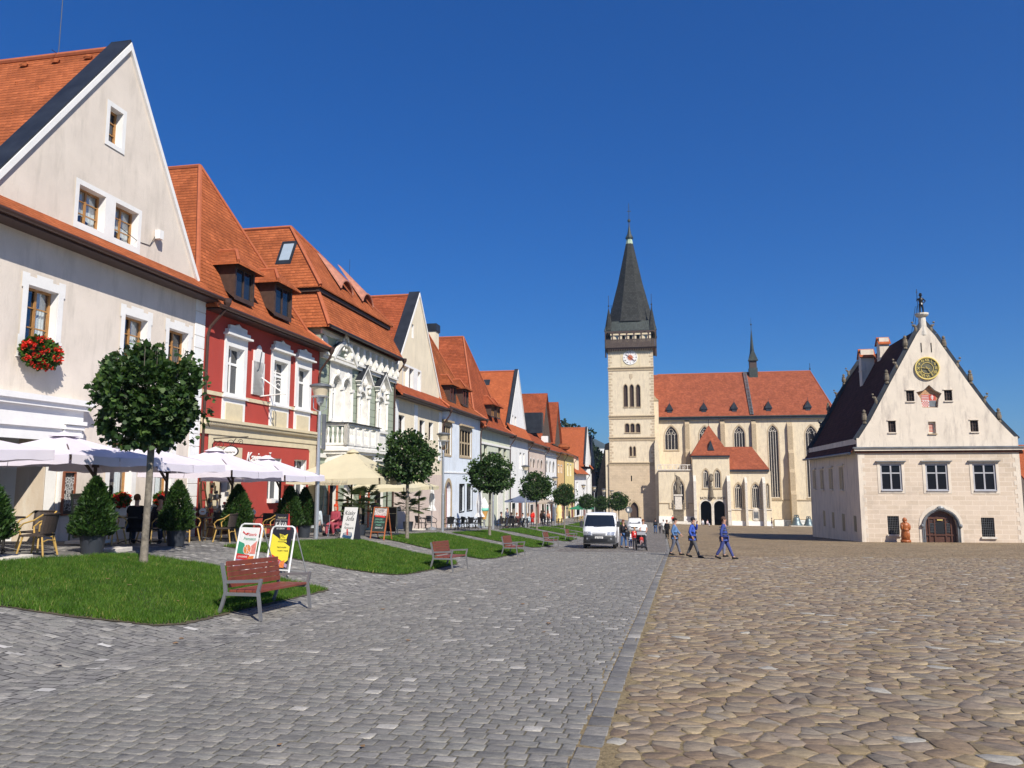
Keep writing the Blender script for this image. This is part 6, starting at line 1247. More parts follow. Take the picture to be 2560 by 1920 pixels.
# clock
c_ = h2(2317, 921); rr = .86; q = hmb().mat(plain('clock_green', (.10, .095, .055), .6, .2)); disc(q, *c_, 0, rr, LH - .05); hc = q.build('clock_face', TH)
q = hmb().mat(M['gold']); 
for r_ in (rr, rr * .52): q.tube([(c_[0] + r_ * math.cos(2 * math.pi * k / 32), LH - .08, c_[1] + r_ * math.sin(2 * math.pi * k / 32)) for k in range(33)], .06 if r_ == rr else .02, 6)
q.build('clock_ring', hc)
for k, s_ in enumerate(ROM): a = math.pi / 2 - k * math.pi / 6; text(hc, 'numeral', s_, .32, (c_[0] + rr * .76 * math.cos(a) - hx0, -.09, c_[1] + rr * .76 * math.sin(a) - hz), (math.pi / 2, 0, 0), M['gold'], .01, sx=.8)
q = hmb().mat(M['gold'])
for a, ln in ((math.radians(-58), .72), (math.radians(172), .5)): q.beam((c_[0] - .2 * math.cos(a), LH - .12, c_[1] - .2 * math.sin(a)), (c_[0] + ln * math.cos(a), LH - .12, c_[1] + ln * math.sin(a)), .05, .02)
q.build('clock_hands', hc)
# star-shaped coat of arms
q = hmb().mat(plain('fresco_ground', (.46, .27, .15), .9, .35, 9)); q.wall(star, [], LH + .28, 0); sa_ = q.build('coat_of_arms', TH)
cx_ = h2(2000 + 1282 / 3.95, 1000)[0]; z1_ = h2(2300, 720 + 1050 / 3.95)[1]; z0_ = h2(2300, 720 + 1172 / 3.95)[1]; hw_ = .52; zm = (z0_ + z1_) / 2
RD, WH = plain('heraldic_red', (.50, .09, .06), .9, .2, 9), M['trimw']
q = hmb().mat(WH); q.box(cx_ - hw_, cx_ + hw_, LH + .26, LH + .275, z0_, z1_); q.mat(RD)
for k in range(4): q.box(cx_ - hw_, cx_ - .02, LH + .245, LH + .258, z1_ - (2 * k + 1) * (z1_ - zm) / 8 - .01, z1_ - 2 * k * (z1_ - zm) / 8)
q.box(cx_, cx_ + hw_, LH + .25, LH + .26, zm, z1_)
for i in range(6):
    for j in range(5):
        if (i + j) % 2 == 0: q.box(cx_ - hw_ + i * hw_ / 6, cx_ - hw_ + (i + 1) * hw_ / 6, LH + .245, LH + .258, z0_ + j * (zm - z0_) / 5, z0_ + (j + 1) * (zm - z0_) / 5)
q.mat(WH); q.box(cx_ + hw_ * .45, cx_ + hw_ * .55, LH + .235, LH + .248, zm + .04, z1_ - .04); q.box(cx_ + hw_ * .28, cx_ + hw_ * .72, LH + .235, LH + .248, zm + .26, zm + .31); q.box(cx_ + hw_ * .34, cx_ + hw_ * .66, LH + .235, LH + .248, zm + .16, zm + .2); q.mat(M['leadgrey']); q.box(cx_ + .03, cx_ + hw_, LH + .245, LH + .258, z0_, zm - .02); q.build('shield_quarters', sa_)
q = hmb().mat(M['black']); 
for i in range(len(star)): a, b = star[i], star[(i + 1) % len(star)]; q.beam((a[0], LH + .03, a[1]), (b[0], LH + .03, b[1]), .03) if i in (5, 6, 7, 8) else None
q.build('niche_edge', sa_)
for i, x in enumerate(sm[:4]):
    w_ = window(TH, x, LH, 'wooddk', 3, 3, 'lead_glass', .05, .02, mb=hmb); s_ = hmb().mat(M['thplaster']); a, b, c, d = x; s_.prism([(a - .06, d), (c + .06, d), (c + .06, d + .08), (c - .05, d + .03), ((a + c) / 2, d + .14), (a + .05, d + .03), (a - .06, d + .08)], LH - .05, LH + .02); s_.box(a - .05, c + .05, LH - .08, LH + .02, b - .08, b); s_.build('hood_mould', w_)
x = sm[4]; q = hmb().mat(M['thplaster']); q.box(x[0], x[2], LH + .25, LH + .28, x[1], x[3]); q.mat(RD)
for k in range(6): q.box(x[0] + .12, x[2] - .12, LH + .23, LH + .252, x[1] + .15 + k * .11, x[1] + .2 + k * .11)
q.mat(M['stone']); q.box(x[0] - .05, x[2] + .05, LH - .08, LH + .05, x[1] - .08, x[1]); q.build('shield_niche', TH)
for u in (2302.5, 2327.5): a, z1__ = h2(u, 857); q = hmb().mat(M['dark']); q.box(a - .03, a + .03, LH - .005, LH + .02, z1__ - .75, z1__); q.build('slit', TH)
for x in big:
    a, b, c, d = x; w_ = window(TH, x, LH - .08, 'frameG', 2, 1, 'tglass', .13, .1, transom=.66, mb=hmb, mid=.11); s_ = hmb().mat(M['leadgrey']); s_.box(a - .3, c + .3, LH - .22, LH, d + .16, d + .24); s_.mat(M['thplaster']); s_.wall(rect((a - .2, b - .2, c + .2, d + .16)), [rect(x)], LH - .03, .03); s_.mat(M['frameG']); s_.box(a + .02, c - .02, LH - .12, LH + .1, b - .02, b + .05); s_.build('window_surround', w_)
for x in low:
    a, b, c, d = x; w_ = window(TH, x, LH, 'iron', 1, 1, 'dark', .03, .02, mb=hmb); s_ = hmb().mat(M['leadgrey'])
    for k in range(1, 7): s_.box(a + (c - a) * k / 7 - .008, a + (c - a) * k / 7 + .008, LH + .04, LH + .06, b, d)
    for k in range(1, 8): s_.box(a, c, LH + .03, LH + .05, b + (d - b) * k / 8 - .008, b + (d - b) * k / 8 + .008)
    s_.build('window_grille', w_); s_ = hmb().mat(M['palestone']); s_.box(a - .08, c + .1, LH - .16, LH + .04, b - .14, b); s_.build('sill', w_)
# portal
a, b, c, d = por; q = hmb().mat(M['thplaster']); q.wall(archpts((a - .42, b, c + .42, d + .5)), [archpts((a - .14, b, c + .14, d + .16))], LH - .04, .04); q.mat(M['leadgrey']); q.wall(archpts((a - .15, b, c + .15, d + .18)), [archpts(por)], LH - .1, .3); 
cxp = (a + c) / 2; r_ = (c - a) / 2 + .14
for k in range(15): an = math.pi * k / 14; an2 = math.pi * (k + 1) / 14; q.beam((cxp + r_ * math.cos(an), LH - .14, d - (c - a) / 2 + r_ * math.sin(an)), (cxp + r_ * math.cos(an2), LH - .14, d - (c - a) / 2 + r_ * math.sin(an2)), .1, .1) if k < 14 else None
q.ell((cxp, LH - .15, d + .2), .3, .14, .18, 8, 5); q.ell((cxp - .25, LH - .12, d + .12), .15, .1, .1); q.ell((cxp + .25, LH - .12, d + .12), .15, .1, .1)
for s_ in (-1, 1): q.ell((cxp + s_ * (r_ + .08), LH - .12, d - (c - a) / 2), .13, .12, .16); q.box(cxp + s_ * r_ - .07, cxp + s_ * r_ + .07, LH - .1, LH + .1, b, d - (c - a) / 2)
q.build('portal', TH)
M['doorwood'] = plain('dark_carved_wood', (.085, .032, .018), .5, .3, 7)
q = hmb().mat(M['doorwood']); q.wall(archpts(por), [], LH + .26, 0); zs = hz + .1; H = d - hz
for x in (a + .35, a + (c - a) * .33, a + (c - a) * .67, c - .35): q.box(x - .05, x + .05, LH + .18, LH + .26, hz - 1, hz + H * .74)
q.box(a, c, LH + .17, LH + .26, hz + H * .74, hz + H * .8); q.box(a, c, LH + .17, LH + .26, hz + .55, hz + .65); q.mat(M['black']); q.box(a + (c - a) * .36, a + (c - a) * .64, LH + .22, LH + .25, hz + .7, hz + H * .66)
for x in (a + .42, c - .85): q.box(x, x + .42, LH + .22, LH + .25, hz + .75, hz + H * .62)
q.mat(M['gold']); q.box(cxp - .2, cxp + .2, LH + .15, LH + .17, hz + H * .70, hz + H * .73); q.mat(M['leadgrey'])
for x in (a + .42, c - .85):
    for k in range(4): q.box(x + .05 + k * .1, x + .06 + k * .1, LH + .2, LH + .22, hz + .75, hz + H * .62)
    for k in range(6): q.box(x, x + .42, LH + .2, LH + .22, hz + .85 + k * .2, hz + .865 + k * .2)
q.build('door', TH)
# side windows (in shade) on the left flank
q = None
for (x0_, x1_, yt, yb) in ((118, 158, 372, 560), (190, 235, 365, 565), (275, 325, 352, 565), (375, 430, 335, 568)):
    l0, zt_ = F(2000 + x0_ / 3.95, 1080 + yt / 3.95, -hx0); l1, zt2 = F(2000 + x1_ / 3.95, 1080 + yt / 3.95, -hx0); zb_ = F(2000 + x1_ / 3.95, 1080 + yb / 3.95, -hx0)[1]
    q = hmb().mat(M['black']); q.box(hx0 - .01, hx0 + .02, min(l0, l1) + .3, max(l0, l1) - .3, zb_, zt2 - .1); q.mat(M['palestone']); q.box(hx0 - .14, hx0, min(l0, l1), max(l0, l1), zt2 + .02, zt2 + .16); q.box(hx0 - .03, hx0 - .011, min(l0, l1) + .75, min(l0, l1) + .85, zb_, zt2); q.box(hx0 - .12, hx0, min(l0, l1) + .2, max(l0, l1) - .2, zb_ - .12, zb_); q.build('side_window', TH)
for (x0_, x1_, yt, yb) in ((228, 246, 775, 930), (315, 336, 790, 950), (415, 440, 805, 980), (530, 555, 825, 985)):
    l0, zt_ = F(2000 + x0_ / 3.95, 1080 + yt / 3.95, -hx0); l1 = F(2000 + x1_ / 3.95, 1080 + yt / 3.95, -hx0)[0]; zb_ = F(2000 + x1_ / 3.95, 1080 + yb / 3.95, -hx0)[1]
    q = hmb().mat(M['black']); q.box(hx0 - .01, hx0 + .02, min(l0, l1), max(l0, l1), zb_, zt_); q.build('side_window', TH)
# chimneys
def th_slope_z(x):
    for i in range(5):
        if gpt[i][0] <= x <= gpt[i + 1][0]: return gpt[i][1] + (gpt[i + 1][1] - gpt[i][1]) * (x - gpt[i][0]) / (gpt[i + 1][0] - gpt[i][0])
for (u0, u1, vt, vc, Lc, vbase) in ((2149, 2186, 871, 894, 76.5, 955), (2195, 2224, 841, 860, 74.5, 920)):
    a, zt_ = F2(u0, vt, Lc); c = F2(u1, vt, Lc)[0]; zc_ = F2(u0, vc, Lc)[1]; zb_ = th_slope_z(min(c, gpt[5][0])) - 3.5
    q = hmb().mat(M['thplaster']); q.box(a + .08, c - .08, Lc, Lc + 1.0, zb_, zc_); q.box(a + .03, c - .03, Lc - .04, Lc + 1.04, zc_ - 1.25, zc_ - 1.17); q.mat(M['tile3']); q.slab([(a - .05, Lc - .15, zc_), (c + .05, Lc - .15, zc_), (c + .05, Lc + .5, zt_), (a - .05, Lc + .5, zt_)], .06); q.slab([(a - .05, Lc + .5, zt_), (c + .05, Lc + .5, zt_), (c + .05, Lc + 1.15, zc_), (a - .05, Lc + 1.15, zc_)], .06); q.mat(M['thplaster']); q.box(a + .08, c - .08, Lc + .05, Lc + .95, zc_, zt_ - .12) ; q.build('chimney', TH)
# ================================================================ building at the right edge, far buildings
t = thing('town_house', 'orange roofed house cut off by the right edge behind the town hall', 'house', S(88, 36, gs(88, 36)), ROT_X)
def m3(_=None): return MB(Matrix.Translation((-36, -88, -gs(88, 36))))
a, zt_ = F2(2530, 1112, 92); zm_ = F2(2550, 1166, 88)[1]; q = m3().mat(M['cream2']); q.box(a, a + 12, 88, 100, -8, zm_); q.build('wall', t); q = m3().mat(M['tile3']); z2 = F2(2550, 1112, 94)[1]; z3 = F2(2550, 1200, 86)[1]
q.slab([(a - 1, 86, z3 - .6), (a + 14, 86, z3 - .6), (a + 14, 94, z2), (a - 1, 94, z2)], .2); q.slab([(a - 1, 94, z2), (a + 14, 94, z2), (a + 14, 101, z3), (a - 1, 101, z3)], .2); q.build('roof', t)
q = m3().mat(M['frameR']); q.box(a + .5, a + 11, 87.9, 88, -6.5, z3 - 1.6); q.mat(M['palegreen']); q.box(a + .4, a + 11.2, 87.8, 87.88, z3 - 3.2, z3 - 2.4); q.build('shopfront', t)
t = thing('panel_block', 'white panel apartment block far behind the last houses', 'apartment block', S(620, 8, -30), ROT_X)
q = MB(); a, zt_ = F2(1494, 1122, 620); c = F2(1520, 1122, 620)[0]; zb_ = F2(1500, 1150, 620)[1]; q.mat(M['white']); q.box(a - 8, a + 1, 0, 12, zb_ - 10 + 30, zt_ - 3 + 30); q.box(a + 1, a + 10, 0, 12, zb_ - 10 + 30, zt_ + 30); q.mat(M['leadgrey'])
for i in range(5):
    for j in range(4): q.box(a - 7 + i * 3.2, a - 5.4 + i * 3.2, -.05, 0, zt_ + 30 - 5.2 - j * 2.8, zt_ + 30 - 4 - j * 2.8)
o = q.build('block_wall', t); o.location = (-8, 0, 0)
# ================================================================ TREES, SHRUBS, FLOWERS
M['leaf'] = foliage('maple_leaves', (.015, .038, .010), (.032, .074, .017), (.09, .15, .035), .2, 1.2)
M['thuja'] = foliage('thuja_foliage', (.012, .035, .008), (.03, .075, .014), (.06, .11, .02), .15, 4)
M['palm'] = foliage('palm_fronds', (.02, .045, .012), (.05, .08, .02), (.12, .13, .05), .15, 4)
M['geraleaf'] = foliage('geranium_leaves', (.03, .07, .01), (.06, .12, .02), None, .2, 5)
M['geranium'] = foliage('geranium_petals', (.60, .02, .012), (.75, .035, .02), (.85, .08, .05), .2, 8)
M['bark'] = plain('pale_bark', (.19, .165, .13), .9, .45, 9, 30, .012); M['pot'] = plain('slate_grey_pot', (.03, .035, .045), .5, .1)
M['darkleaf'] = foliage('dark_wood_leaves', (.008, .018, .006), (.016, .034, .010), None, .1, .3)
MAPLE = [(0, 0), (.28, .08), (.5, .02), (.42, .3), (.62, .55), (.36, .52), (.3, .66), (0, 1.0), (-.3, .66), (-.36, .52), (-.62, .55), (-.42, .3), (-.5, .02), (-.28, .08)]
DIAM = [(0, 0), (.42, .35), (.3, .75), (0, 1), (-.3, .75), (-.42, .35)]
def leafcloud(name, pts, nrm, size, mat, parent, shape=DIAM, droop=.5, seed=1, fold=.12):
    """pts (n,3), nrm (n,3) outward; one polygon leaf per point"""
    r = np.random.default_rng(seed); n = len(pts); k = len(shape)
    d = nrm + r.normal(0, .55, (n, 3)); d[:, 2] -= droop; d /= np.linalg.norm(d, axis=1)[:, None]           # leaf axis
    t = np.cross(d, r.normal(0, 1, (n, 3))); t /= np.linalg.norm(t, axis=1)[:, None]; up = np.cross(d, t)
    flip = (up * (nrm + np.array([0, 0, .9]))).sum(1) < 0; t[flip] *= -1; up[flip] *= -1
    # bias leaf plates to face outward/up
    s = size * r.uniform(.5, 1.5, n)
    V = np.empty((n, k, 3))
    for i, (a, b) in enumerate(shape): V[:, i] = pts + (t * a + d * b - up * (abs(a) * fold * 2)) * s[:, None]
    return npmesh(name, V.reshape(-1, 3), np.arange(n * k).reshape(-1, k), [mat], parent)
def globe_tree(label, loc, h_tot, rx, rz, zc, n, leaf, seed, shape=DIAM, hi=False):
    t = thing('maple_tree', label, 'tree', loc, random.uniform(0, 6), 'round clipped maples along the lawns'); r = np.random.default_rng(seed)
    q = MB().mat(M['bark']); b = zc - rz * .55; lean = .02
    q.tube([(0, 0, -.1), (0, 0, .12), (.01, 0, .6), (.02, .01, b * .6), (lean, .01, b), (.03, 0, b + .5)], [.13, .09, .075, .07, .075, .05], 12)
    q.build('trunk', t, smooth=True)
    q = MB().mat(M['bark'])
    for k in range(16):
        a = k * 2.4; e = r.uniform(.1, .9); q.tube([(lean, 0, b - .1 + e * .2), (rx * .4 * math.cos(a), rx * .4 * math.sin(a), b + .35 + e * .3), (rx * .8 * math.cos(a), rx * .8 * math.sin(a), b + .4 + rz * e)], [.045, .028, .008], 5)
    for k in range(34 if hi else 8):
        a = r.uniform(0, 6.28); e = rx * r.uniform(.05, .75); z1 = zc + rz * math.sqrt(max(0, 1 - (e / rx) ** 2)) + r.uniform(-.05, .22); q.tube([(e * math.cos(a), e * math.sin(a), z1 - .7), (e * 1.03 * math.cos(a), e * 1.03 * math.sin(a), z1)], [.006, .003], 4)
    q.build('branches', t)['kind'] = 'stuff'
    # clumps -> leaf positions concentrated in the shell with gaps
    nc = 60; cd = r.normal(0, 1, (nc, 3)); cd /= np.linalg.norm(cd, axis=1)[:, None]; cw = r.uniform(.72, 1.14, nc)
    d = r.normal(0, 1, (n, 3)); d /= np.linalg.norm(d, axis=1)[:, None]; near = (d @ cd.T); idx = near.argmax(1); m = near.max(1)
    rad = cw[idx] * (1 - (1 - m) * 1.6) * r.uniform(.72, 1.0, n) ** .6; rad = np.where(r.random(n) < .12, rad * r.uniform(.5, .9, n), rad)
    rad = np.where(r.random(n) < .05, r.uniform(1.0, 1.13, n), rad); p = d * rad[:, None] * np.array([rx, rx, rz]); low = p[:, 2] < -rz * .8; p[low, 2] = -rz * .8 + (p[low, 2] + rz * .8) * .3 + r.normal(0, .03, low.sum())
    nr = d.copy(); leafcloud('crown', p + np.array([0, 0, zc]), nr, leaf, M['leaf'], t, shape, .45, seed)
    if hi:
        q = MB().mat(M['darkleaf']); 
    return t
def WUP(u, W_): L, W_ = WU(u, W_); return L, W_
L_, W_ = WUP(363, -11.2)
globe_tree('nearest round maple on the front lawn before the cream gable house', P(L_, W_), 5, 1.15, 1.2, 3.62, 10500, .10, 1, MAPLE, True)
L_, W_ = WUP(1018, -11.5); t2 = globe_tree('round maple beside the wooden framed chalk menu board', P(L_, W_), 5, 1.36, 1.2, 3.72, 7500, .115, 2)
for lab, u, W_, rad, lab_h in (('round maple on the third lawn beside outdoor tables near the ice cream figure', 1224, -10.8, 1.1, 1), ('round maple between the blue parasol and the fourth bench', 1342, -11.0, 1.1, 1), ('round maple just left of the white van before yellow houses', 1411, -11.0, 1.06, 1), ('small round maple rising behind the roof of the white van', 1467, -11, .95, 1), ('small dark maple half hidden behind its neighbour beside the church tower', 1504, -9.6, .95, 1), ('wide round maple in front of the church tower base', 1548, -6.3, 1.15, 1)):
    L_, W_ = WUP(u, W_); dup(t2, P(L_, W_), random.uniform(0, 6), lab, (rad, rad, rad * .95))
def shrub(label, loc, h, r, seed, lean=0, group='thuja shrubs in dark pots'):
    t = thing('potted_shrub', label, 'potted shrub', loc, 0, group); q = MB().mat(M['pot']); pr = r * .62
    q.lathe([(pr * .78, 0), (pr * .98, h * .25), (pr * 1.04, h * .25), (pr * 1.04, h * .285), (pr * .95, h * .285), (pr * .9, h * .26), (.001, h * .26)], n=24); q.build('pot', t, smooth=False)
    g = np.random.default_rng(seed); n = 8500; z = g.random(n) ** 1.25; prof = np.interp(z, [0, .08, .3, .6, .85, 1], [.75, 1, .95, .68, .36, .03]) * r; a = g.uniform(0, 2 * np.pi, n)
    lob = 1 + .10 * np.sin(a * 5 + z * 9 + seed) + .07 * np.sin(a * 9 - z * 15); rr = prof * lob * g.uniform(.5, 1.03, n) ** .7; p = np.stack([rr * np.cos(a), rr * np.sin(a), h * .25 + z * h * .76], 1)
    nr = np.stack([np.cos(a), np.sin(a), np.full(n, .9)], 1); leafcloud('foliage', p, nr, .07, M['thuja'], t, [(0, 0), (.25, .3), (.12, .7), (0, 1.15), (-.12, .7), (-.25, .3)], -.25, seed)
    q = MB().mat(M['bark']); q.tube([(0, 0, h * .2), (0, 0, h * .9)], [.03, .01], 6); q.build('stem', t); return t
for lab, u, W_, h, r in (('potted thuja at the left edge of the picture beside the passage', -42, -12.6, 1.5, .5), ('tall pointed thuja in a slate pot beside the Irish pub board', 233, -12.55, 1.66, .44), ('potted thuja behind the front lawn maple beside a seated man in black', 441, -13.0, 1.7, .42), ('potted thuja behind the pizza advertising sign', 592, -13.4, 1.75, .46), ('left of the two potted thujas touching beside the first lamp', 722, -13.5, 1.85, .46), ('right of the two potted thujas touching beside the first lamp', 760, -13.6, 1.85, .42)):
    L_, W_ = WUP(u, W_); shrub(lab, P(L_, W_, .0), h, r, abs(int(u)))
def palm(label, u, W_, h, pot, seed):
    L_, W_ = WUP(u, W_); t = thing('potted_palm', label, 'potted palm', P(L_, W_), 0); q = MB().mat(M['pot']); q.lathe([(.22, 0), (.3, pot), (.31, pot), (.001, pot - .05)], n=18); q.build('pot', t)
    r = random.Random(seed); q = MB().mat(M['palm']); z0 = h * .62
    for k in range(44):
        a = r.uniform(0, 6.28); e = r.uniform(-.35, 1.2); ln = r.uniform(.55, .95) * h * .5; dx, dy, dz = math.cos(a) * math.cos(e), math.sin(a) * math.cos(e), math.sin(e); tip = Vector((dx * ln, dy * ln, z0 + dz * ln)); q.tube([(0, 0, z0), tip], [.01, .006], 4)
        side = Vector((-dy, dx, 0)); up = Vector((dx, dy, dz)).cross(side)
        for j in range(14):
            b = -1.5 + 3.0 * j / 13; d = (Vector((dx, dy, dz)) * math.cos(b) + side * math.sin(b)).normalized(); l2 = ln * .5; s2 = d.cross(up).normalized() * .026; p2 = tip + d * l2 + Vector((0, 0, -.12 * l2)); q.add([tip - s2, tip + s2, tip + d * l2 * .6 + s2 * .8, p2, tip + d * l2 * .6 - s2 * .8], [(0, 1, 2, 3, 4)])
    q.build('fronds', t); q = MB().mat(M['bark']); q.tube([(0, 0, pot - .05), (0, 0, z0)], [.07, .06], 8); q.build('stem', t)
palm('fan palm in a dark pot under the large cream parasol', 900, -13.3, 2.0, .5, 3); palm('dark leaved fan palm in a black pot behind the second maple', 1020, -14.2, 2.1, .55, 4)
def flowers(label, loc, rx, ry, rz, n, hang, name='flower_basket', cat='flowers', holder=True, seed=1):
    t = thing(name, label, cat, loc, ROT_ST); g = np.random.default_rng(seed); d = g.normal(0, 1, (n, 3)); d /= np.linalg.norm(d, axis=1)[:, None]; p = d * np.array([rx, ry, rz]) * g.uniform(.6, 1, (n, 1))
    p[:, 2] -= np.abs(p[:, 0]) * -.0; leafcloud('leaves', p, d, .09, M['geraleaf'], t, DIAM, hang, seed)
    m = int(n * .5); c = g.normal(0, 1, (70 if n > 600 else 34, 3)); c /= np.linalg.norm(c, axis=1)[:, None]; c[:, 1] = -np.abs(c[:, 1]); cc = c * np.array([rx, ry, rz]) * 1.02; cc = cc[g.integers(0, len(cc), m * 2)] + g.normal(0, .026, (m * 2, 3)); leafcloud('blossoms', cc, np.tile([0, -1., .3], (m * 2, 1)), .045, M['geranium'], t, DIAM, .1, seed + 1)
    if holder: q = MB().mat(M['pot']); q.bbox(-rx * .7, rx * .7, -.1, .1, -.02, .16, .02); q.build('trough', t)
l_, z_ = F(101, 885, 16.75); flowers('large bush of red geraniums hanging under the first floor window of the cream house', S(l_, -16.72, z_ + .02), .66, .24, .42, 1500, .5, seed=3)
l_, z_ = F(304, 1250, 16.8); flowers('left window box of red geraniums on the ground floor sill of the cream house', S(l_, -16.84, z_), .42, .14, .2, 500, .1, 'window_flowers', seed=5)
l_, z_ = F(409, 1248, 16.8); flowers('right window box of red geraniums beside the corner strip of the cream house', S(l_, -16.84, z_), .4, .14, .2, 500, .1, 'window_flowers', seed=6)
# dark woodland beyond the row, bushes by the tower
def big_tree(label, loc, h, r, seed, n=2600, mat='darkleaf', group='trees behind the far houses'):
    t = thing('broadleaf_tree', label, 'tree', loc, 0, group); g = np.random.default_rng(seed); q = MB().mat(M['bark']); q.tube([(0, 0, -2), (0, 0, h * .55)], [.4, .2], 8)
    for k in range(6): a = k * 1.05; q.tube([(0, 0, h * .4), (r * .5 * math.cos(a), r * .5 * math.sin(a), h * .7)], [.18, .05], 6)
    q.build('trunk', t); nc = 26; c = g.normal(0, 1, (nc, 3)); c /= np.linalg.norm(c, axis=1)[:, None]; c *= np.array([r * .7, r * .7, h * .3]) * g.uniform(.4, 1, (nc, 1)); idx = g.integers(0, nc, n); d = g.normal(0, 1, (n, 3)); d /= np.linalg.norm(d, axis=1)[:, None]
    leafcloud('crown', c[idx] + d * r * .36 * g.uniform(.6, 1, (n, 1)) + np.array([0, 0, h * .66]), d, r * .13, M[mat], t, DIAM, .1, seed)
for k, (u, vt, L_, r, wd) in enumerate(((1400, 1032, 235, 6, 0), (1424, 1036, 240, 6, 0), (1446, 1046, 235, 5.5, 0), (1466, 1058, 236, 5.5, 0), (1482, 1085, 232, 5, 0), (1490, 1122, 226, 4.6, 0), (1410, 1068, 222, 5, 1))):
    w_, zt_ = F2(u, vt + 12, L_); h = zt_ + 11; big_tree(['tall dark tree at the left end of the wood behind boarded gables', 'second tall dark tree of the wood above the orange roof', 'dark tree at the middle of the wood above the wide roof', 'dark tree of the wood above the ridge of the wide roof', 'dark tree sloping down beyond the white far gable', 'lowest dark tree beside the far panel block', 'lighter green tree in front of the dark wood'][k], S(L_, w_, -11), h, r, 20 + k, 3600, 'darkleaf' if not wd else 'thuja')
for k, (u, L_) in enumerate(((1500, 212), (1512, 206))):
    w_, zt_ = F2(u, 1150, L_); big_tree(['green tree between the last house and the church', 'bushy green tree in the shade of the church tower'][k], S(L_, w_, -9), zt_ + 8, 4, 40 + k, 2200, 'thuja')
# ================================================================ LAMPS, BENCHES
M['lampglass'] = plain('frosted_lamp_bowl', (.55, .47, .33), .35, .05)
def lamp(label, loc):
    t = thing('street_lamp', label, 'street lamp', loc, 0, 'street lamps along the terrace'); q = MB().mat(M['chrome']); q.lathe([(.09, 0), (.085, 2.2), (.075, 2.25), (.065, 4.7), (.07, 4.72), (.05, 4.85)], n=14); q.build('pole', t)
    q = MB().mat(M['chrome'])
    for a in (.3, math.pi + .3): q.tube([(0, 0, 4.85), (.14 * math.cos(a), .14 * math.sin(a), 4.9), (.24 * math.cos(a), .24 * math.sin(a), 4.98), (.25 * math.cos(a), .25 * math.sin(a), 5.45)], .018, 6)
    q.lathe([(.33, 0), (.34, .05), (.24, .08), (.2, 0)][::-1], (0, 0, 5.4), 20); q.lathe([(.03, 0), (.13, .12), (.16, .34)], (0, 0, 5.08), 14); q.build('yoke', t)
    q = MB().mat(M['lampglass']); q.lathe([(.24, 5.47), (.34, 5.8)], n=20); q.build('lamp_bowl', t)
    q = MB().mat(M['leadgrey']); q.lathe([(.38, 5.79), (.42, 5.82), (.42, 5.87), (.3, 5.92), (.001, 5.97)], n=20); q.build('lamp_cap', t); return t
L_, W_ = WUP(790, -13); lp = lamp('nearest street lamp, in front of the red and green houses with grey box', P(L_, W_)); q = MB().mat(M['leadgrey']); q.bbox(.11, .25, -.06, .08, 3.4, 4.75, .02); q.build('loudspeaker', lp)
lp0 = lamp('second street lamp, in front of the bluish white house', P(*WUP(1106, -13)))
for lab, u, W_ in (('third street lamp, its head above the round maple by the pale green house', 1232, -13), ('fourth street lamp, its head left of the white gabled house', 1314, -13), ('fifth street lamp, pole beside the white awning and café', 1388, -13), ('sixth street lamp, left of the white van roof', 1460, -13), ('seventh street lamp, before the pink house', 1487, -11.6), ('street lamp left of three at the church tower base', 1511, -9.4), ('middle one of three street lamps at the church tower base', 1531, -8.6), ('street lamp right of three at the church tower base', 1548, -7.4)):
    dup(lp0, P(*WUP(u, W_)), random.uniform(0, 3), lab, .97 if u > 1500 else None)
M['benchwood'] = plain('mahogany_slats', (.19, .045, .026), .42, .22, 5, 25, .002); M['benchmetal'] = plain('grey_cast_metal', (.22, .22, .225), .45, .12, metal=.4); M['peel'] = plain('bare_wood', (.55, .40, .22), .7)
def bench(label, L0, W0, rot=0, wear=False):
    t = thing('park_bench', label, 'bench', P(L0, W0), ROT_ST + rot, 'wooden benches facing the road'); tilt = math.atan(-.0507)
    t.rotation_euler = (0, -tilt * .0, ROT_ST + rot); hl = .98
    for s_ in (-1, 1):
        q = MB().mat(M['benchmetal']); x = s_ * hl; zo = -.0507 * x
        q.tube([(x, .42, zo - .03), (x, .33, zo + .2), (x, .27, zo + .42), (x, .29, zo + .6), (x, .36, zo + .92)], [.036] * 5, 4); q.build('leg', t)
        q = MB().mat(M['benchmetal']); q.tube([(x, -.40, zo - .03), (x, -.36, zo + .25), (x, -.33, zo + .45), (x, -.38, zo + .66)], .034, 4); q.build('leg', t)
        q = MB().mat(M['benchmetal']); q.beam((x, -.36, zo + .40), (x, .27, zo + .40), .05, .05); q.beam((x, -.38, zo + .63), (x, .29, zo + .60), .03, .05) if s_ > 0 or True else None; q.build('side_rail', t)
    q = MB().mat(M['benchwood'])
    for k in range(4): y = -.32 + k * .145; q.add(MB().bbox(-hl + .03, hl - .03, y, y + .125, .425, .465, .008).v, MB().bbox(0, 1, 0, 1, 0, 1).f)
    o = q.build('seat', t); o.rotation_euler = (0, .0507, 0)
    q = MB().mat(M['benchwood'])
    for k in range(5):
        z = .50 + k * .09; y = .265 + (z - .5) * .2; b = MB().bbox(-hl + .03, hl - .03, y - .03, y, z, z + .082, .006); q.add(b.v, b.f)
    if wear:
        q.mat(M['peel']); r = random.Random(2)
        for k in range(16): x = r.uniform(-.8, .9); z = .50 + r.randint(1, 4) * .09; y = .265 + (z - .5) * .2; l = r.uniform(.02, .2); q.box(x, x + l, y + .0005, y + .0035, z - .006, z + .003)
    o = q.build('backrest', t); o.rotation_euler = (0, .0507, 0); return t
bench('nearest wooden bench with peeling slats, standing beside the front lawn', 13.35, -7.15, .02, True)
bench('second bench from the camera, at the corner of the second lawn', 25.75, -7.15)
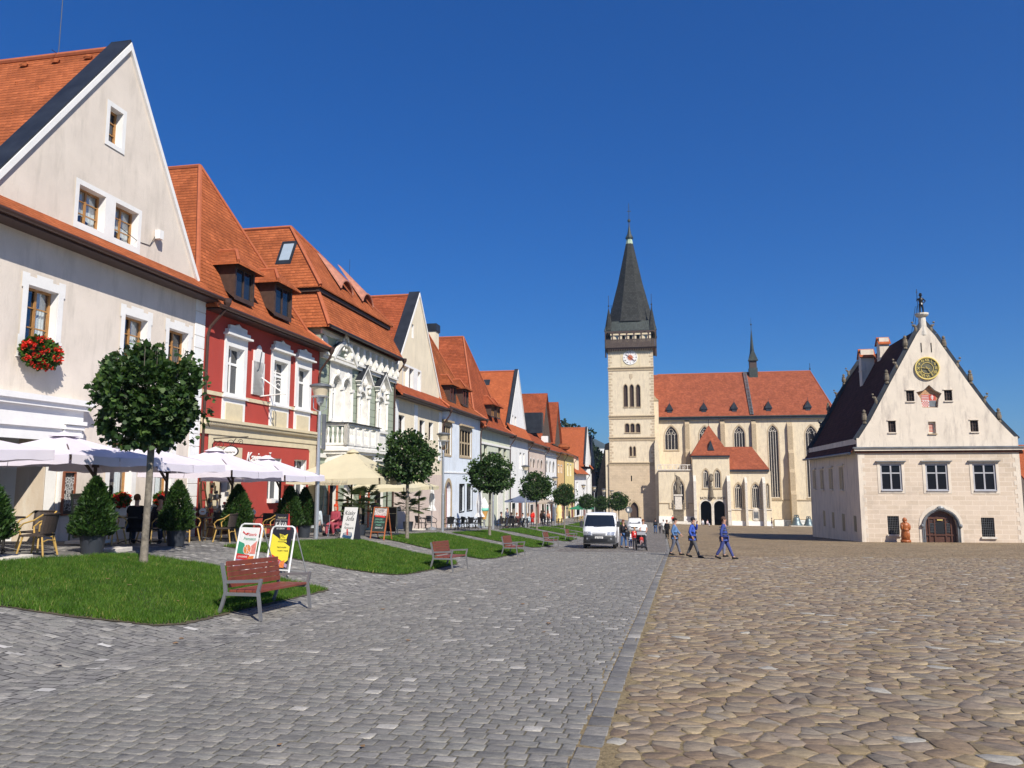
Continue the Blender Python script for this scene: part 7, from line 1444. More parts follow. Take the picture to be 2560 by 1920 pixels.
bench('third bench from the camera, beside the third lawn', 36.5, -7.0); bench('fourth bench from the camera, beside the fourth lawn', 48.6, -6.95); bench('farthest bench, just left of the white van', 61, -7.1)
# ================================================================ PARASOLS
M['lilac'] = plain('pale_lilac_canvas', (.74, .69, .76), .85, .05, 2, 60, .001); M['creamcv'] = plain('cream_canvas', (.76, .69, .48), .85, .05, 2, 60, .001); M['bluecv'] = plain('slate_blue_canvas', (.17, .20, .30), .85, .05); M['greencv'] = plain('green_canvas', (.03, .22, .12), .85, .05); M['beigecv'] = plain('beige_canvas', (.5, .42, .34), .85, .05); M['whitecv'] = plain('white_canvas', (.8, .8, .8), .85, .04)
def addtransl(m, k=.35):
    t = m.node_tree; p = t.nodes['Principled BSDF']; tr = t.nodes.new('ShaderNodeBsdfTranslucent'); 
    if p.inputs[0].is_linked: t.links.new(p.inputs[0].links[0].from_socket, tr.inputs[0])
    mx = t.nodes.new('ShaderNodeMixShader'); mx.inputs[0].default_value = k; t.links.new(p.outputs[0], mx.inputs[1]); t.links.new(tr.outputs[0], mx.inputs[2]); t.links.new(mx.outputs[0], t.nodes['Material Output'].inputs[0])
for k in ('creamcv', 'bluecv', 'greencv', 'beigecv', 'whitecv'): addtransl(M[k], .3)
addtransl(M['lilac'], .1)
def parasol(label, L0, W0, zpk, zed, s, cv, post, group, vh=.2, rot=0, lined=True):
    z0 = gs(L0, W0); t = thing('parasol', label, 'parasol', S(L0, W0, z0), ROT_ST + rot, group); hp, he = zpk - z0, zed - z0; h = s / 2; q = MB().mat(M[cv]); n = 6
    C8 = [(-h, -h), (0, -h * .985), (h, -h), (h * .985, 0), (h, h), (0, h * .985), (-h, h), (-h * .985, 0)]
    rings = []
    for i in range(n + 1):
        f_ = i / n
        rings.append([(x * f_, y * f_, hp - (hp - he) * f_ + (-.045 * math.sin(math.pi * f_) if 1 else 0) - (.05 * f_ if j % 2 else 0)) for j, (x, y) in enumerate(C8)])
    V = [p for r_ in rings for p in r_]; fs = []
    for i in range(n):
        for j in range(8): fs.append((i * 8 + j, i * 8 + (j + 1) % 8, i * 8 + 8 + (j + 1) % 8, i * 8 + 8 + j))
    q.add(V, fs); q.build('canopy', t)
    q = MB().mat(M[cv]); e = rings[-1]
    for j in range(8):
        a, b = Vector(e[j]), Vector(e[(j + 1) % 8]); k = 5
        g = .02 if j % 2 == 0 else 0; pts = [a.lerp(b, (i / k) * (1 - .03) + (g if True else 0)) for i in range(k + 1)]; q.add([p for p in pts] + [p + Vector((p.x * .01, p.y * .01, -vh - .015 * math.sin(i * 1.9))) for i, p in enumerate(pts)], [(i, i + 1, i + k + 2, i + k + 1) for i in range(k)])
    q.build('valance', t)
    q = MB().mat(M[cv]); q.lathe([(.35, hp - (hp - he) * .35 / h * .5), (.12, hp + .03), (.02, hp + .07)], n=8); q.build('vent_cap', t)
    q = MB().mat(M['wooddk']); 
    for j in (0, 2, 4, 6): q.beam((0, 0, hp - .08), (e[j][0] * .98, e[j][1] * .98, e[j][2] - .04), .03, .045)
    for j in (1, 3, 5, 7): q.beam((0, 0, hp - .1), (e[j][0] * .98, e[j][1] * .98, e[j][2] - .05), .025, .04)
    q.beam((-h * .96, -h * .96, he - .08), (h * .96, -h * .96, he - .08), .03, .09) if lined else None
    q.build('ribs', t)
    q = MB().mat(M['wooddk']); px, py = post; zt = he + .05 if post != (0, 0) else hp; q.tube([(px, py, 0), (px, py, zt)], .045, 8)
    if post != (0, 0): q.beam((px, py, zt - .12), (0, 0, hp - .25), .06, .08); q.beam((px, py, zt - .55), (px * .45, py * .45, he + .1), .05, .06); q.lathe([(.09, 0), (.09, .25)], (px, py, zt - .3), 8)
    q.build('post', t)
    q = MB().mat(M['palestone']); 
    for (ax, ay) in ((0, 0),): q.bbox(px - .42, px + .42, py - .42, py + .42, 0, .07, .015)
    q.build('base_slab', t); return t
U = 'lilac parasols in front of the cream and red houses'
for lab, L0, zp, ze in (('lilac parasol cut off by the left edge of the picture', 12.9, 2.86, 2.34), ('lilac parasol before the passage, shaded by the nearest maple', 16.6, 2.83, 2.27), ('lilac parasol directly behind the nearest maple trunk', 19.6, 2.68, 2.15), ('lilac parasol before the downpipe between cream and red houses', 23.2, 2.72, 2.0), ('lilac parasol farthest right, before the red house windows', 26.6, 2.55, 1.87)):
    parasol(lab, L0, -14.5, zp, ze, 3.25, 'lilac', (1.15, 0), U)
ps = parasol('large cream parasol in front of the green house', 34.8, -14.5, 3.1, 1.8, 4.5, 'creamcv', (0, 0), 'cream parasols', .28)
text(ps, 'lettering', 'Starý potravný sklep', .22, (0, -2.05, 1.9 - gs(34.8, -14.5) - .17), (math.pi / 2, 0, 0), plain('faded_print', (.45, .42, .33), .8), .001) if False else None
l_ = P(34.8, -14.5)
M['print'] = plain('faded_print', (.42, .40, .33), .8); hz_ = 1.8 - gs(34.8, -14.5) - .16
text(ps, 'lettering', 'Staroslovanský sud', .2, (-2.32, 0, hz_), (math.pi / 2, 0, -math.pi / 2), M['print'], .002)
parasol('smaller cream parasol behind the second maple, beyond the large one', 41, -15, 2.3, 1.3, 3.0, 'creamcv', (0, 0), 'cream parasols', .2)
parasol('small cream parasol before the warm cream house, over a black table set', 46.8, -15, 1.75, 1.32, 2.0, 'creamcv', (0, 0), 'cream parasols', .2)
for lab, u, W_, s, cv, v0, v1 in (('slate blue parasol over seated café guests', 1305, -14, 3.0, 'bluecv', 1236, 1250), ('beige and dark parasol beside the slate blue one', 1357, -14, 3.0, 'beigecv', 1243, 1254), ('green parasol above rattan chairs left of the van', 1455, -14.5, 4.2, 'greencv', 1258, 1269), ('white awning-like parasol over the yellow figure', 1402, -15.5, 4.6, 'whitecv', 1240, 1247)):
    L_, W_ = WUP(u, W_); k = L_ * .989 / 1923 / 1; D_ = S(L_, W_).y; parasol(lab, L_, W_, CAMZ + (1200 - v0) * D_ / f, CAMZ + (1200 - v1) * D_ / f, s, cv, (0, 0), 'parasols of the far cafés', .15)
def closed_parasol(label, u, W_, vt, vb, w_):
    L_, W_ = WUP(u, W_); D_ = S(L_, W_).y; z0 = gs(L_, W_); zt_ = CAMZ + (1200 - vt) * D_ / f - z0; zb_ = CAMZ + (1200 - vb) * D_ / f - z0; t = thing('closed_parasol', label, 'parasol', S(L_, W_, z0), 0, 'folded white parasols'); q = MB().mat(M['whitecv']); n = 16; V = []
    for z, r_ in ((zt_, .03), (zt_ - .1, .09), ((zt_ + zb_) / 2, w_ * .8), (zb_ + .35, w_ * .6), (zb_, w_ * 1.2)):
        for k in range(n): a = 2 * math.pi * k / n; rr = r_ * (1 + (.3 if k % 2 else -.15)); V.append((rr * math.cos(a), rr * math.sin(a), z))
    q.add(V, [(i * n + k, i * n + (k + 1) % n, i * n + n + (k + 1) % n, i * n + n + k) for i in range(4) for k in range(n)]); q.build('folded_canvas', t); q = MB().mat(M['chrome']); q.tube([(0, 0, 0), (0, 0, zt_ + .08)], .03, 6); q.lathe([(.32, 0), (.32, .12), (.05, .2)], n=14); q.build('pole', t)
closed_parasol('folded white parasol beside the small cream parasol', 1079, -14.6, 1222, 1275, .2); closed_parasol('tall folded white parasol beside the ice cream figure', 1199, -14.5, 1222, 1290, .3)
# ================================================================ CAFE FURNITURE
M['rattan'] = plain('dark_brown_rattan', (.045, .032, .026), .6, .5, 40, 60, .004); M['cane'] = plain('honey_cane_tube', (.50, .32, .09), .35, .15, 8); M['tabletop'] = plain('dark_table_top', (.05, .045, .045), .3, .1)
def cafe_chair(label, loc, rot, tube='cane', weave='rattan', group='rattan armchairs on the terrace'):
    t = thing('cafe_chair', label, 'chair', loc, rot, group); w_ = .25
    q = MB().mat(M[weave]); q.bbox(-w_, w_, -.24, .22, .41, .45, .015); q.build('seat', t)
    q = MB().mat(M[weave]); n = 8; V = []
    for k in range(n + 1):
        a = math.pi * k / n; x = -w_ * 1.02 * math.cos(a); y = .16 + .12 * math.sin(a); V += [(x, y, .47), (x * 1.08, y + .06, .86)]
    q.add(V, [(2 * k, 2 * k + 2, 2 * k + 3, 2 * k + 1) for k in range(n)]); q.build('backrest', t)
    q = MB().mat(M[weave] if tube == 'cane' else M[tube]); q.tube([V[2 * k + 1] for k in range(n + 1)], .02, 6)
    q.mat(M[tube])
    for s_ in (-1, 1): q.tube([(s_ * w_ * 1.08, .22, .86), (s_ * (w_ + .05), .05, .74), (s_ * (w_ + .05), -.15, .68), (s_ * (w_ + .03), -.25, .58), (s_ * w_, -.22, .45)], .018, 6)
    q.build('armrest_frame', t)
    for sx_ in (-1, 1):
        for sy_ in (-1, 1): q = MB().mat(M[tube]); q.tube([(sx_ * (w_ - .03), sy_ * .19, .42), (sx_ * (w_ + .03), sy_ * .27, 0)], .019, 6); q.build('leg', t)
    q = MB().mat(M[tube]); q.tube([(-w_, .22, .3), (0, .2, .33), (w_, .22, .3)], .014, 5); q.build('stretcher', t); return t
def cafe_table(label, loc, r=.36, h=.74, group='round café tables on the terrace', top='tabletop'):
    t = thing('cafe_table', label, 'table', loc, 0, group); q = MB().mat(M[top]); q.lathe([(r, h - .03), (r, h), (.001, h + .001)][0:2], n=24); q.lathe([(r * .99, 0), (r, .012), (r, .03)], (0, 0, h - .03), 24); q.build('tabletop', t)
    q = MB().mat(M['iron']); q.tube([(0, 0, .05), (0, 0, h - .03)], .03, 8); q.build('pedestal', t)
    for k in range(4): a = k * math.pi / 2 + .5; q = MB().mat(M['iron']); q.tube([(0, 0, .12), (.2 * math.cos(a), .2 * math.sin(a), .07), (.32 * math.cos(a), .32 * math.sin(a), .01)], .016, 5); q.build('foot', t)
    return t
def card(label, loc, rot):
    t = thing('table_card', label, 'table sign', loc, rot, 'round paper cards on the café tables'); q = MB().mat(M['trimw']); q.lathe([(.11, -.006), (.11, .006)], n=20); o = q.build('card', t); o.rotation_euler = (math.pi / 2, 0, 0); o.location = (0, 0, .17)
    q = MB().mat(M['wood']); q.bbox(-.09, .09, -.05, .05, 0, .07, .01); q.build('holder', t); q = MB().mat(plain('red_yellow_print', (.6, .2, .08), .6, .3, 30)); q.box(-.05, .05, -.0095, -.0075, .15, .18); q.build('print', t)
ROTC = ROT_ST
groups = [(14.0, -13.5, 'the tall narrow drinks board'), (19.0, -14.3, 'the seated man in black'), (22.2, -14.2, 'the ladder display'), (25.6, -14.4, 'the twin thujas')]
first = None; tb0 = None
sides = ['on the passage side of', 'on the lawn side of', 'on the far side of', 'on the house side of']
for gi, (L0, W0, lab) in enumerate(groups):
    lt = 'round dark café table by ' + lab
    if tb0 is None: tb0 = cafe_table(lt, P(L0, W0))
    else: dup(tb0, P(L0, W0), 0, lt)
    tz = P(L0, W0); card('white round card standing on the café table by ' + lab, tz + Vector((0, 0, .741)), -.3 + .2 * gi)
    for k, (dl, dw) in enumerate(((-.78, .0), (.05, .78), (.8, .05), (-.05, -.8))):
        if gi == 1 and k in (1,): continue
        loc = P(L0 + dl, W0 + dw); d = S(dl, dw); rot = math.atan2(d.x, -d.y) + math.pi + random.uniform(-.25, .25)
        rot = math.atan2(-d.x, d.y) + random.uniform(-.2, .2)
        lb = 'armchair %s the table by %s' % (sides[k], lab)
        if first is None: first = cafe_chair(lb, loc, rot)
        else: dup(first, loc, rot, lb)
extra = cafe_chair('dark rattan armchair with dark legs at the left edge, nearest the camera', P(12.75, -12.9), ROT_ST - 1.2, 'black'); 
# folding chairs by the white board
def folding_chair(label, loc, rot):
    t = thing('folding_chair', label, 'chair', loc, rot, 'folding chairs under the large cream parasol'); q = MB().mat(M['black']); q.bbox(-.21, .21, -.2, .2, .43, .455, .01); q.build('seat', t); q = MB().mat(M['black']); q.bbox(-.21, .21, .2, .225, .58, .86, .01); q.build('backrest', t)
    for s_ in (-1, 1): q = MB().mat(M['chrome']); q.tube([(s_ * .22, -.24, 0), (s_ * .22, .21, .5), (s_ * .21, .225, .86)], .012, 6); q.build('leg', t); q = MB().mat(M['chrome']); q.tube([(s_ * .2, .28, 0), (s_ * .2, -.18, .44)], .012, 6); q.build('leg', t)
    return t
fc = folding_chair('left folding chair behind the first lamp, holding the person in grey', P(*WU(808, -13.6)), ROT_ST - 1.3); fc2 = dup(fc, P(*WU(852, -13.5)), ROT_ST - 1.7, 'right folding chair of the woman with bright red hair')
cafe_table('small dark table between the red haired woman and the person in grey', P(*WU(826, -14.2)))
# black furniture before the white and green houses
M['blackrattan'] = plain('black_rattan', (.02, .014, .012), .6, .4, 40)
mc = cafe_chair('black metal armchair left of the dining set before the bluish white house', P(*WU(1122, -13.6)), ROT_ST + 2.4, 'black', 'black', 'black armchairs of the middle café')
labs = ['black armchair by the door with arch of the bluish white house', 'black armchair under the left barred window', 'black armchair between the two barred windows', 'black armchair beneath the right barred window', 'black armchair near the folded white parasol', 'black armchair left of the third maple trunk', 'black armchair next to the ice cream figure', 'black armchair beside the downpipe under the small cream parasol', 'black armchair right of the small cream parasol pole']
for k, (u, W_, r_) in enumerate(((1136, -14.6, .5), (1150, -13.4, 3), (1163, -14.8, 0), (1172, -13.5, 2.8), (1180, -14.6, .3), (1192, -13.5, 2.9), (1204, -14.6, 0), (1050, -15.2, .8), (1078, -15.3, -.5))): dup(mc, P(*WU(u, W_)), ROT_ST + r_, labs[k])
for k, (u, W_) in enumerate(((1143, -14.0), (1166, -14.1), (1190, -14.1), (1064, -15.2))): cafe_table(['black table before the arched door of the bluish white house', 'black table before the barred windows', 'black table beside the folded parasol and ice cream figure', 'black table under the small cream parasol'][k], P(*WU(u, W_)), .45, group='black tables of the middle café')
rc_ = cafe_chair('dark brown rattan tub chair, first in the row facing the blue parasol', P(*WU(1249, -12.9)), ROT_ST + math.pi, 'blackrattan', 'blackrattan', 'brown rattan chairs of the far café')
for k, u in enumerate((1257, 1266, 1275, 1284, 1293, 1303, 1312, 1364, 1374, 1392, 1400)): dup(rc_, P(*WU(u, -12.9)), ROT_ST + math.pi, ['second', 'third', 'fourth', 'fifth', 'sixth', 'seventh', 'last', 'ninth', 'tenth', 'eleventh', 'twelfth'][k] + ' dark rattan chair from the third maple towards the van')
for k, u in enumerate((1440, 1447, 1454)): cafe_chair(['left', 'middle', 'right'][k] + ' honey coloured rattan chair under the green parasol beside the van', P(*WU(u, -12.9)), ROT_ST + math.pi, 'cane', 'cane', 'honey rattan chairs beside the van')
for k, (u, W_) in enumerate(((1262, -13.9), (1285, -13.9), (1306, -13.9))): cafe_table(['left', 'middle', 'right'][k] + ' table of the guests under the slate blue parasol', P(*WU(u, W_)), .45, group='tables under the slate blue parasol')
# ================================================================ SIGNS
def board_local(name, label, loc, rot, cat='sign board'): return thing(name, label, cat, loc, rot)
TXW = M['trimw']
def aframe(label, u, W_, w_, h, lean, fmat, yaw, name='sandwich_board', feet=.12):
    t = board_local(name, label, P(*WU(u, W_)), yaw, 'sandwich board'); return t
def tilt(o, a): o.rotation_euler = (a, 0, 0)
RX = math.pi / 2
def pivot(t, lean, label=None): return None
def signpanel(t, w_, h, z0, lean, mat_, back=True, depth=.02, nm='panel'):
    """panel leaning back by lean; returns function mapping (x, z, off) on the panel to local coordinates"""
    def pt(x, z, off=0): return Vector((x, math.sin(lean) * z - off * math.cos(lean), z0 + math.cos(lean) * z - off * math.sin(lean) * -0 - off * math.sin(lean) * 0))
    q = MB().mat(mat_); a = [pt(-w_ / 2, 0), pt(w_ / 2, 0), pt(w_ / 2, h), pt(-w_ / 2, h)]; d = Vector((0, math.cos(lean), -math.sin(lean))) * depth; q.add(a + [p + d for p in a], [(0, 1, 2, 3), (7, 6, 5, 4), (0, 4, 5, 1), (1, 5, 6, 2), (2, 6, 7, 3), (3, 7, 4, 0)]); o = q.build(nm, t); return pt
def ptext(t, pt, s, size, x, z, mat_, lean, sx=1, shear=0, off=.006, rot=0, align='CENTER'):
    p = pt(x, z, off); return text(t, 'lettering', s, size, p, (RX - lean, 0, 0) if not rot else (RX - lean, rot * 0, 0), mat_, .001, align, sx, shear)
def patch(t, pt, pts, mat_, off=.004, nm='print'):
    q = MB().mat(mat_); q.add([pt(x, z, off) for x, z in pts], [tuple(range(len(pts)))]); return q.build(nm, t)
GRN, REDP, YEL, BLK, PUR = plain('print_green', (.05, .30, .17), .5, .1), plain('print_red', (.62, .04, .04), .5, .1), plain('print_yellow', (.85, .72, .06), .5, .04), plain('print_black', (.02, .02, .03), .5, .1), plain('print_mauve', (.35, .25, .38), .5, .3, 9)
ORG = plain('print_orange', (.75, .22, .06), .5, .4, 40); BUN = plain('print_bun', (.62, .34, .10), .5, .25, 30); BLU = plain('print_blue', (.03, .09, .2), .5, .4, 20); LG = plain('print_pale_green', (.35, .55, .45), .5, .2, 6)
def metal_frame(t, w_, h, lean, r=.022):
    q = MB().mat(M['frameW'])
    def pt(x, z): return (x, math.sin(lean) * z, math.cos(lean) * z)
    a = w_ / 2 + .05; q.tube([pt(-a, 0), pt(-a, h * .5), pt(-a, h - .1), pt(-a + .035, h - .03), pt(-a + .1, h), pt(a - .1, h), pt(a - .035, h - .03), pt(a, h - .1), pt(a, h * .5), pt(a, 0)], r, 8); q.tube([pt(-a, h * .1), pt(a, h * .1)], r * .8, 6); q.build('frame', t)
    q = MB().mat(M['chrome']); top = pt(0, h - .05); q.tube([(-a, top[1], top[2]), (-a, top[1] + .5, 0)], .015, 6); q.tube([(a, top[1], top[2]), (a, top[1] + .5, 0)], .015, 6); q.tube([(-a, top[1] + .49, .02), (a, top[1] + .49, .02)], .012, 6); q.build('prop', t)
W_ = -9.5; t = thing('pavement_sign', 'white framed pizzeria poster sign with a pizza picture and arrow, left of the pair', 'pavement sign', P(*WU(612, W_)), -.42); ln = .2
metal_frame(t, .56, 1.16, ln); pt = signpanel(t, .54, .92, .16, ln, M['trimw'])
patch(t, pt, [(-.27, .3), (.05, .3), (-.1, .55), (-.27, .6)], GRN, .004); patch(t, pt, [(.05, .32), (.27, .32), (.27, .62), (.12, .5)], plain('print_pink', (.75, .25, .2), .5, .3, 9), .004); patch(t, pt, [(-.27, .02), (.27, .02), (.27, .18), (-.27, .2)], PUR, .004); patch(t, pt, [(-.27, .2), (.12, .17), (.12, .29), (-.27, .32)], REDP, .006)
patch(t, pt, [(-.22, .1), (-.12, .17), (-.12, .135), (.1, .12), (.1, .06), (-.12, .065), (-.12, .03)], M['trimw'], .008); patch(t, pt, [(.02, .03), (.25, .03), (.25, .28), (.1, .26)], ORG, .009)
def pizza(r_, off, m_, n=20, c=(.02, .42)): patch(t, pt, [(c[0] + r_ * math.cos(6.283 * k / n), c[1] + r_ * math.sin(6.283 * k / n)) for k in range(n)], m_, off)
pizza(.12, .006, M['trimw']); pizza(.105, .008, ORG)
q = MB().mat(M['trimw'])
for k in range(8): a = k * .785; q.beam(pt(.02, .42, .01), pt(.02 + .105 * math.cos(a), .42 + .105 * math.sin(a), .01), .008, .002)
q.build('print', t)
patch(t, pt, [(-.2, .80), (-.08, .74), (-.02, .78), (-.06, .80), (-.1, .77), (-.19, .84)], REDP, .006)
ptext(t, pt, 'Pizzeria', .1, .08, .76, REDP, ln, .9, .3); ptext(t, pt, 'Francesco', .1, .04, .66, GRN, ln, .9, .2); ptext(t, pt, 'OTVORENÉ', .06, -.08, .245, M['trimw'], ln, .9, 0, .009); ptext(t, pt, '40 m', .04, -.03, .095, BLK, ln, 1, 0, .011)
t = thing('pavement_sign', 'white framed yellow and black burger poster sign, right of the pair', 'pavement sign', P(*WU(695, -9.15)), -.36)
metal_frame(t, .58, 1.16, ln); pt = signpanel(t, .56, .92, .16, ln, BLK)
patch(t, pt, [(-.28, .32), (-.28, .82), (.28, .52), (.28, .2), (.2, .14)], YEL, .004); patch(t, pt, [(-.28, .18), (-.28, .30), (.28, .1), (.28, .02)], PUR, .006); patch(t, pt, [(-.26, .14), (.03, .05), (.06, .2), (-.23, .34)], REDP, .008)
patch(t, pt, [(-.09, .62), (-.04, .68), (-.06, .76), (-.09, .84), (0, .82), (.1, .80), (.2, .84), (.18, .76), (.17, .68), (.2, .6), (.08, .62)], BLK, .006); patch(t, pt, [(-.075, .633), (-.025, .68), (-.045, .76), (-.07, .822), (0, .805), (.1, .786), (.182, .822), (.165, .76), (.155, .68), (.18, .618), (.08, .635)], YEL, .008)
ptext(t, pt, 'EPIC', .11, .02, .755, BLK, ln, .9, 0, .011); ptext(t, pt, 'burger', .075, .08, .685, BLK, ln, .9, 0, .011); ptext(t, pt, 'Najchutnejšie', .05, .05, .5, BLK, ln, 1, .2, .009); ptext(t, pt, 'burgre v meste', .05, .1, .42, BLK, ln, 1, .2, .009); ptext(t, pt, 'V PIZZERII', .04, -.09, .235, M['trimw'], ln, 1, 0, .011); ptext(t, pt, 'FRANCESCO', .04, -.09, .18, M['trimw'], ln, 1, 0, .011)
patch(t, pt, [(-.2, .02), (.0, .02), (.02, .06), (-.02, .12), (-.1, .15), (-.18, .12), (-.22, .06)], BUN, .012); patch(t, pt, [(.04, .02), (.2, .02), (.2, .2), (.08, .16)], ORG, .01)
t = thing('pavement_sign', 'black coffee sign with red side panel reading káva, before the twin thujas', 'sandwich board', P(*WU(698, -12.4)), -.30); pt = signpanel(t, .5, .98, .0, .16, BLK); pt2 = None
q = MB().mat(REDP); q.prism([(0, 0), (.3, 0), (.16, .98), (.15, .98)], 0, .02); o = q.build('side_panel', t); o.rotation_euler = (0, 0, RX); o.location = (.262, 0, 0)
ptext(t, pt, 'Ezzabah.sah', .08, 0, .86, M['buff'], .16, .85); ptext(t, pt, 'KÁVA', .2, 0, .64, M['trimw'], .16, .85); ptext(t, pt, 'SO SEBOU', .075, 0, .50, M['trimw'], .16, .9)
q = MB().mat(M['trimw']); q.add([pt(-.22, .78, .004), (pt(.22, .78, .004)), pt(.22, .786, .004), pt(-.22, .786, .004)], [(0, 1, 2, 3)]); q.build('print', t)
t = thing('pavement_sign', 'tall white sandwich board with black script lettering and a blue city picture', 'sandwich board', P(*WU(866, -12.35)), -.50); pt = signpanel(t, .66, 1.3, 0, .2, M['trimw']); q = MB().mat(BLK); q.prism([(0, 0), (.5, 0), (.27, 1.27), (.26, 1.27)], 0, .015); o = q.build('side_panel', t); o.rotation_euler = (0, 0, RX); o.location = (.32, .0, 0)
ptext(t, pt, 'Kúsky', .24, -.03, 1.07, BLK, .2, .9, .35); ptext(t, pt, 'Sofia', .24, .02, .84, BLK, .2, .9, .35); ptext(t, pt, 'Fine', .14, -.1, .62, M['leadgrey'], .2, .9, .35); ptext(t, pt, 'Patisserie', .14, .03, .48, M['leadgrey'], .2, .9, .35)
patch(t, pt, [(-.24, .1), (.2, .04), (.26, .16), (.22, .3), (.0, .34), (-.2, .26)], BLU, .004); patch(t, pt, [(-.18, .2), (.2, .16), (.2, .3), (.0, .34), (-.16, .28)], plain('print_city', (.4, .4, .42), .5, .6, 60), .006); patch(t, pt, [(-.02, .2), (.06, .2), (.0, .44), (-.06, .42)], REDP, .008)
t = thing('chalk_board', 'wooden framed standing chalk menu with coffee cup posters at its top', 'chalkboard', P(*WU(945, -12.0)), -.34); ln = .24
pt = signpanel(t, .62, 1.05, .32, ln, plain('chalk_green_black', (.02, .035, .03), .8, .2)); q = MB().mat(plain('orange_stained_wood', (.42, .13, .045), .6, .2, 8))
for s_ in (-1, 1): q.beam(pt(s_ * .33, -.34), pt(s_ * .33, 1.08), .045, .03); q.beam((s_ * .33, .62, 0), pt(s_ * .33, 1.05), .04, .025)
q.beam(pt(-.33, 1.07), pt(.33, 1.07), .045, .03); q.beam(pt(-.33, 0), pt(.33, 0), .045, .03); q.build('frame', t)
patch(t, pt, [(-.29, .72), (.29, .70), (.29, 1.02), (-.29, 1.02)], plain('coffee_poster', (.5, .45, .42), .6, .8, 25), .004); patch(t, pt, [(-.24, .66), (.26, .62), (.24, .7), (-.24, .73)], REDP, .006)
ptext(t, pt, 'CAFFÉ', .12, 0, .93, BLK, ln, .9, 0, .008)
CG = plain('green_chalk', (.22, .5, .36), .9)
for k, s_ in enumerate(('ZÁKUSKY', 'Z PRAVÉHO', 'MASLA', 'KÁVA 1,2')): ptext(t, pt, s_, .1, -.02 + .03 * (k % 2), .54 - k * .12, CG if k < 3 else M['trimw'], ln, .9)
t = thing('chalk_board', 'small chalkboard with a yellow frame behind the wooden chalk menu', 'chalkboard', P(*WU(977, -13.4)), -.2); pt = signpanel(t, .5, 1.2, .1, .1, M['black']); q = MB().mat(M['buff']); q.beam(pt(-.26, -.1), pt(-.26, 1.22), .04); q.beam(pt(.26, -.1), pt(.26, 1.22), .04); q.beam(pt(-.26, 1.22), pt(.26, 1.22), .04); q.beam(pt(-.26, .9), pt(.26, .9), .03); q.build('frame', t); q = MB().mat(M['buff']); q.beam((-.24, .34, 0), pt(-.24, 1.2), .03); q.beam((.24, .34, 0), pt(.24, 1.2), .03); q.build('prop', t)
# menu boards by the passage
l0, _ = F(157, 1182, 16.9); l1, _ = F(185, 1182, 16.9); zt_ = F(157, 1180, 16.9)[1]; zb_ = F(157, 1287, 16.9)[1]; lc = (l0 + l1) / 2
t = thing('menu_board', 'tall narrow drinks blackboard in a brown frame on the portal pilaster', 'menu board', S(lc, -16.86, zb_), ROT_ST); h = zt_ - zb_; w_ = l1 - l0
pt = signpanel(t, w_, h, 0, 0, M['black'], depth=.03); q = MB().mat(plain('red_brown_frame_wood', (.26, .09, .045), .5, .2, 9)); 
for a, b in (((-w_ / 2, 0), (-w_ / 2, h)), ((w_ / 2, 0), (w_ / 2, h)), ((-w_ / 2, h), (w_ / 2, h)), ((-w_ / 2, 0), (w_ / 2, 0))): q.beam(pt(*a, .01), pt(*b, .01), .07, .04)
q.build('frame', t)
for k, s_ in enumerate(('DOMÁCE', 'LIMONÁDY', 'CITRUS', 'JAHODA', 'KIWI', 'LESNÉ PLODY', 'MALINA', 'GRANÁT', '0,5l - 2,20', '1l - 4,20')): ptext(t, pt, s_, .155, 0, h - .2 - k * (h - .3) / 9.6, TXW, 0, .62, 0, .012)
l0, z_ = F(170, 1245, 16.2); t = thing('menu_board', 'black beer blackboard with rounded green frame half hidden by the pointed thuja', 'menu board', P(*WU(200, -15.6)), ROT_ST + .35)
h = 1.15; pt = signpanel(t, .9, h, .15, .1, M['black']); q = MB().mat(plain('green_frame', (.12, .16, .09), .5)); 
for a, b in (((-.45, 0), (-.45, h)), ((.45, 0), (.45, h)), ((-.45, h), (.45, h)), ((-.45, 0), (.45, 0))): q.beam(pt(*a, .01), pt(*b, .01), .045, .04)
for s_ in (-1, 1): q.beam((s_ * .4, .12, .0), pt(s_ * .4, h * .6, -.03), .04)
q.build('frame', t)
for s_, x, z, sz in (('IRISH PUB', .0, .95, .2), ('PILSNER', -.2, .72, .12), ('0,5', .28, .72, .12), ('URQUELL', -.15, .58, .11), ('0,3', .28, .58, .11), ('ŠARIŠ 10°', -.15, .4, .12), ('0,5', .28, .4, .12)): ptext(t, pt, s_, sz, x, z, TXW, .1, .8, 0, .012)
q = MB().mat(TXW); q.add([pt(-.4, .845, .01), pt(.4, .845, .01), pt(.4, .86, .01), pt(-.4, .86, .01)], [(0, 1, 2, 3)]); q.build('print', t)
# oval hanging sign with ironwork, big wall lettering, white bracket
l0, z0_ = F(538, 1080, 16.9); t = thing('hanging_sign', 'oval white café sign on black wrought iron scrollwork on the red house', 'hanging sign', S(l0, -17, z0_ - 1.35), ROT_ST); q = MB().mat(M['iron']); q.tube([(0, 0, 1.1), (0, -1.5, 1.15)], .02, 6); q.tube([(0, -.02, .1), (0, -.02, 1.3)], .02, 6); q.tube([(0, -.02, .1), (0, -.5, .5), (0, -1.0, 1.1)], .014, 6)
for c, r_ in (((-.35, .85), .18), ((-.8, .9), .16), ((-1.2, .95), .12)): q.tube([(0, c[0] + r_ * (1 - k / 18) * math.cos(k * .6), c[1] + r_ * (1 - k / 18) * math.sin(k * .6)) for k in range(16)], .012, 5)
q.build('bracket', t); q = MB().mat(M['black']); q.add([(.03 * s_, -.8 + .32 * math.cos(6.283 * k / 20), .6 + .21 * math.sin(6.283 * k / 20)) for s_ in (-1, 1) for k in range(20)], [tuple(range(20)), tuple(range(39, 19, -1))] + [(k, (k + 1) % 20, 20 + (k + 1) % 20, 20 + k) for k in range(20)]); q.mat(TXW)
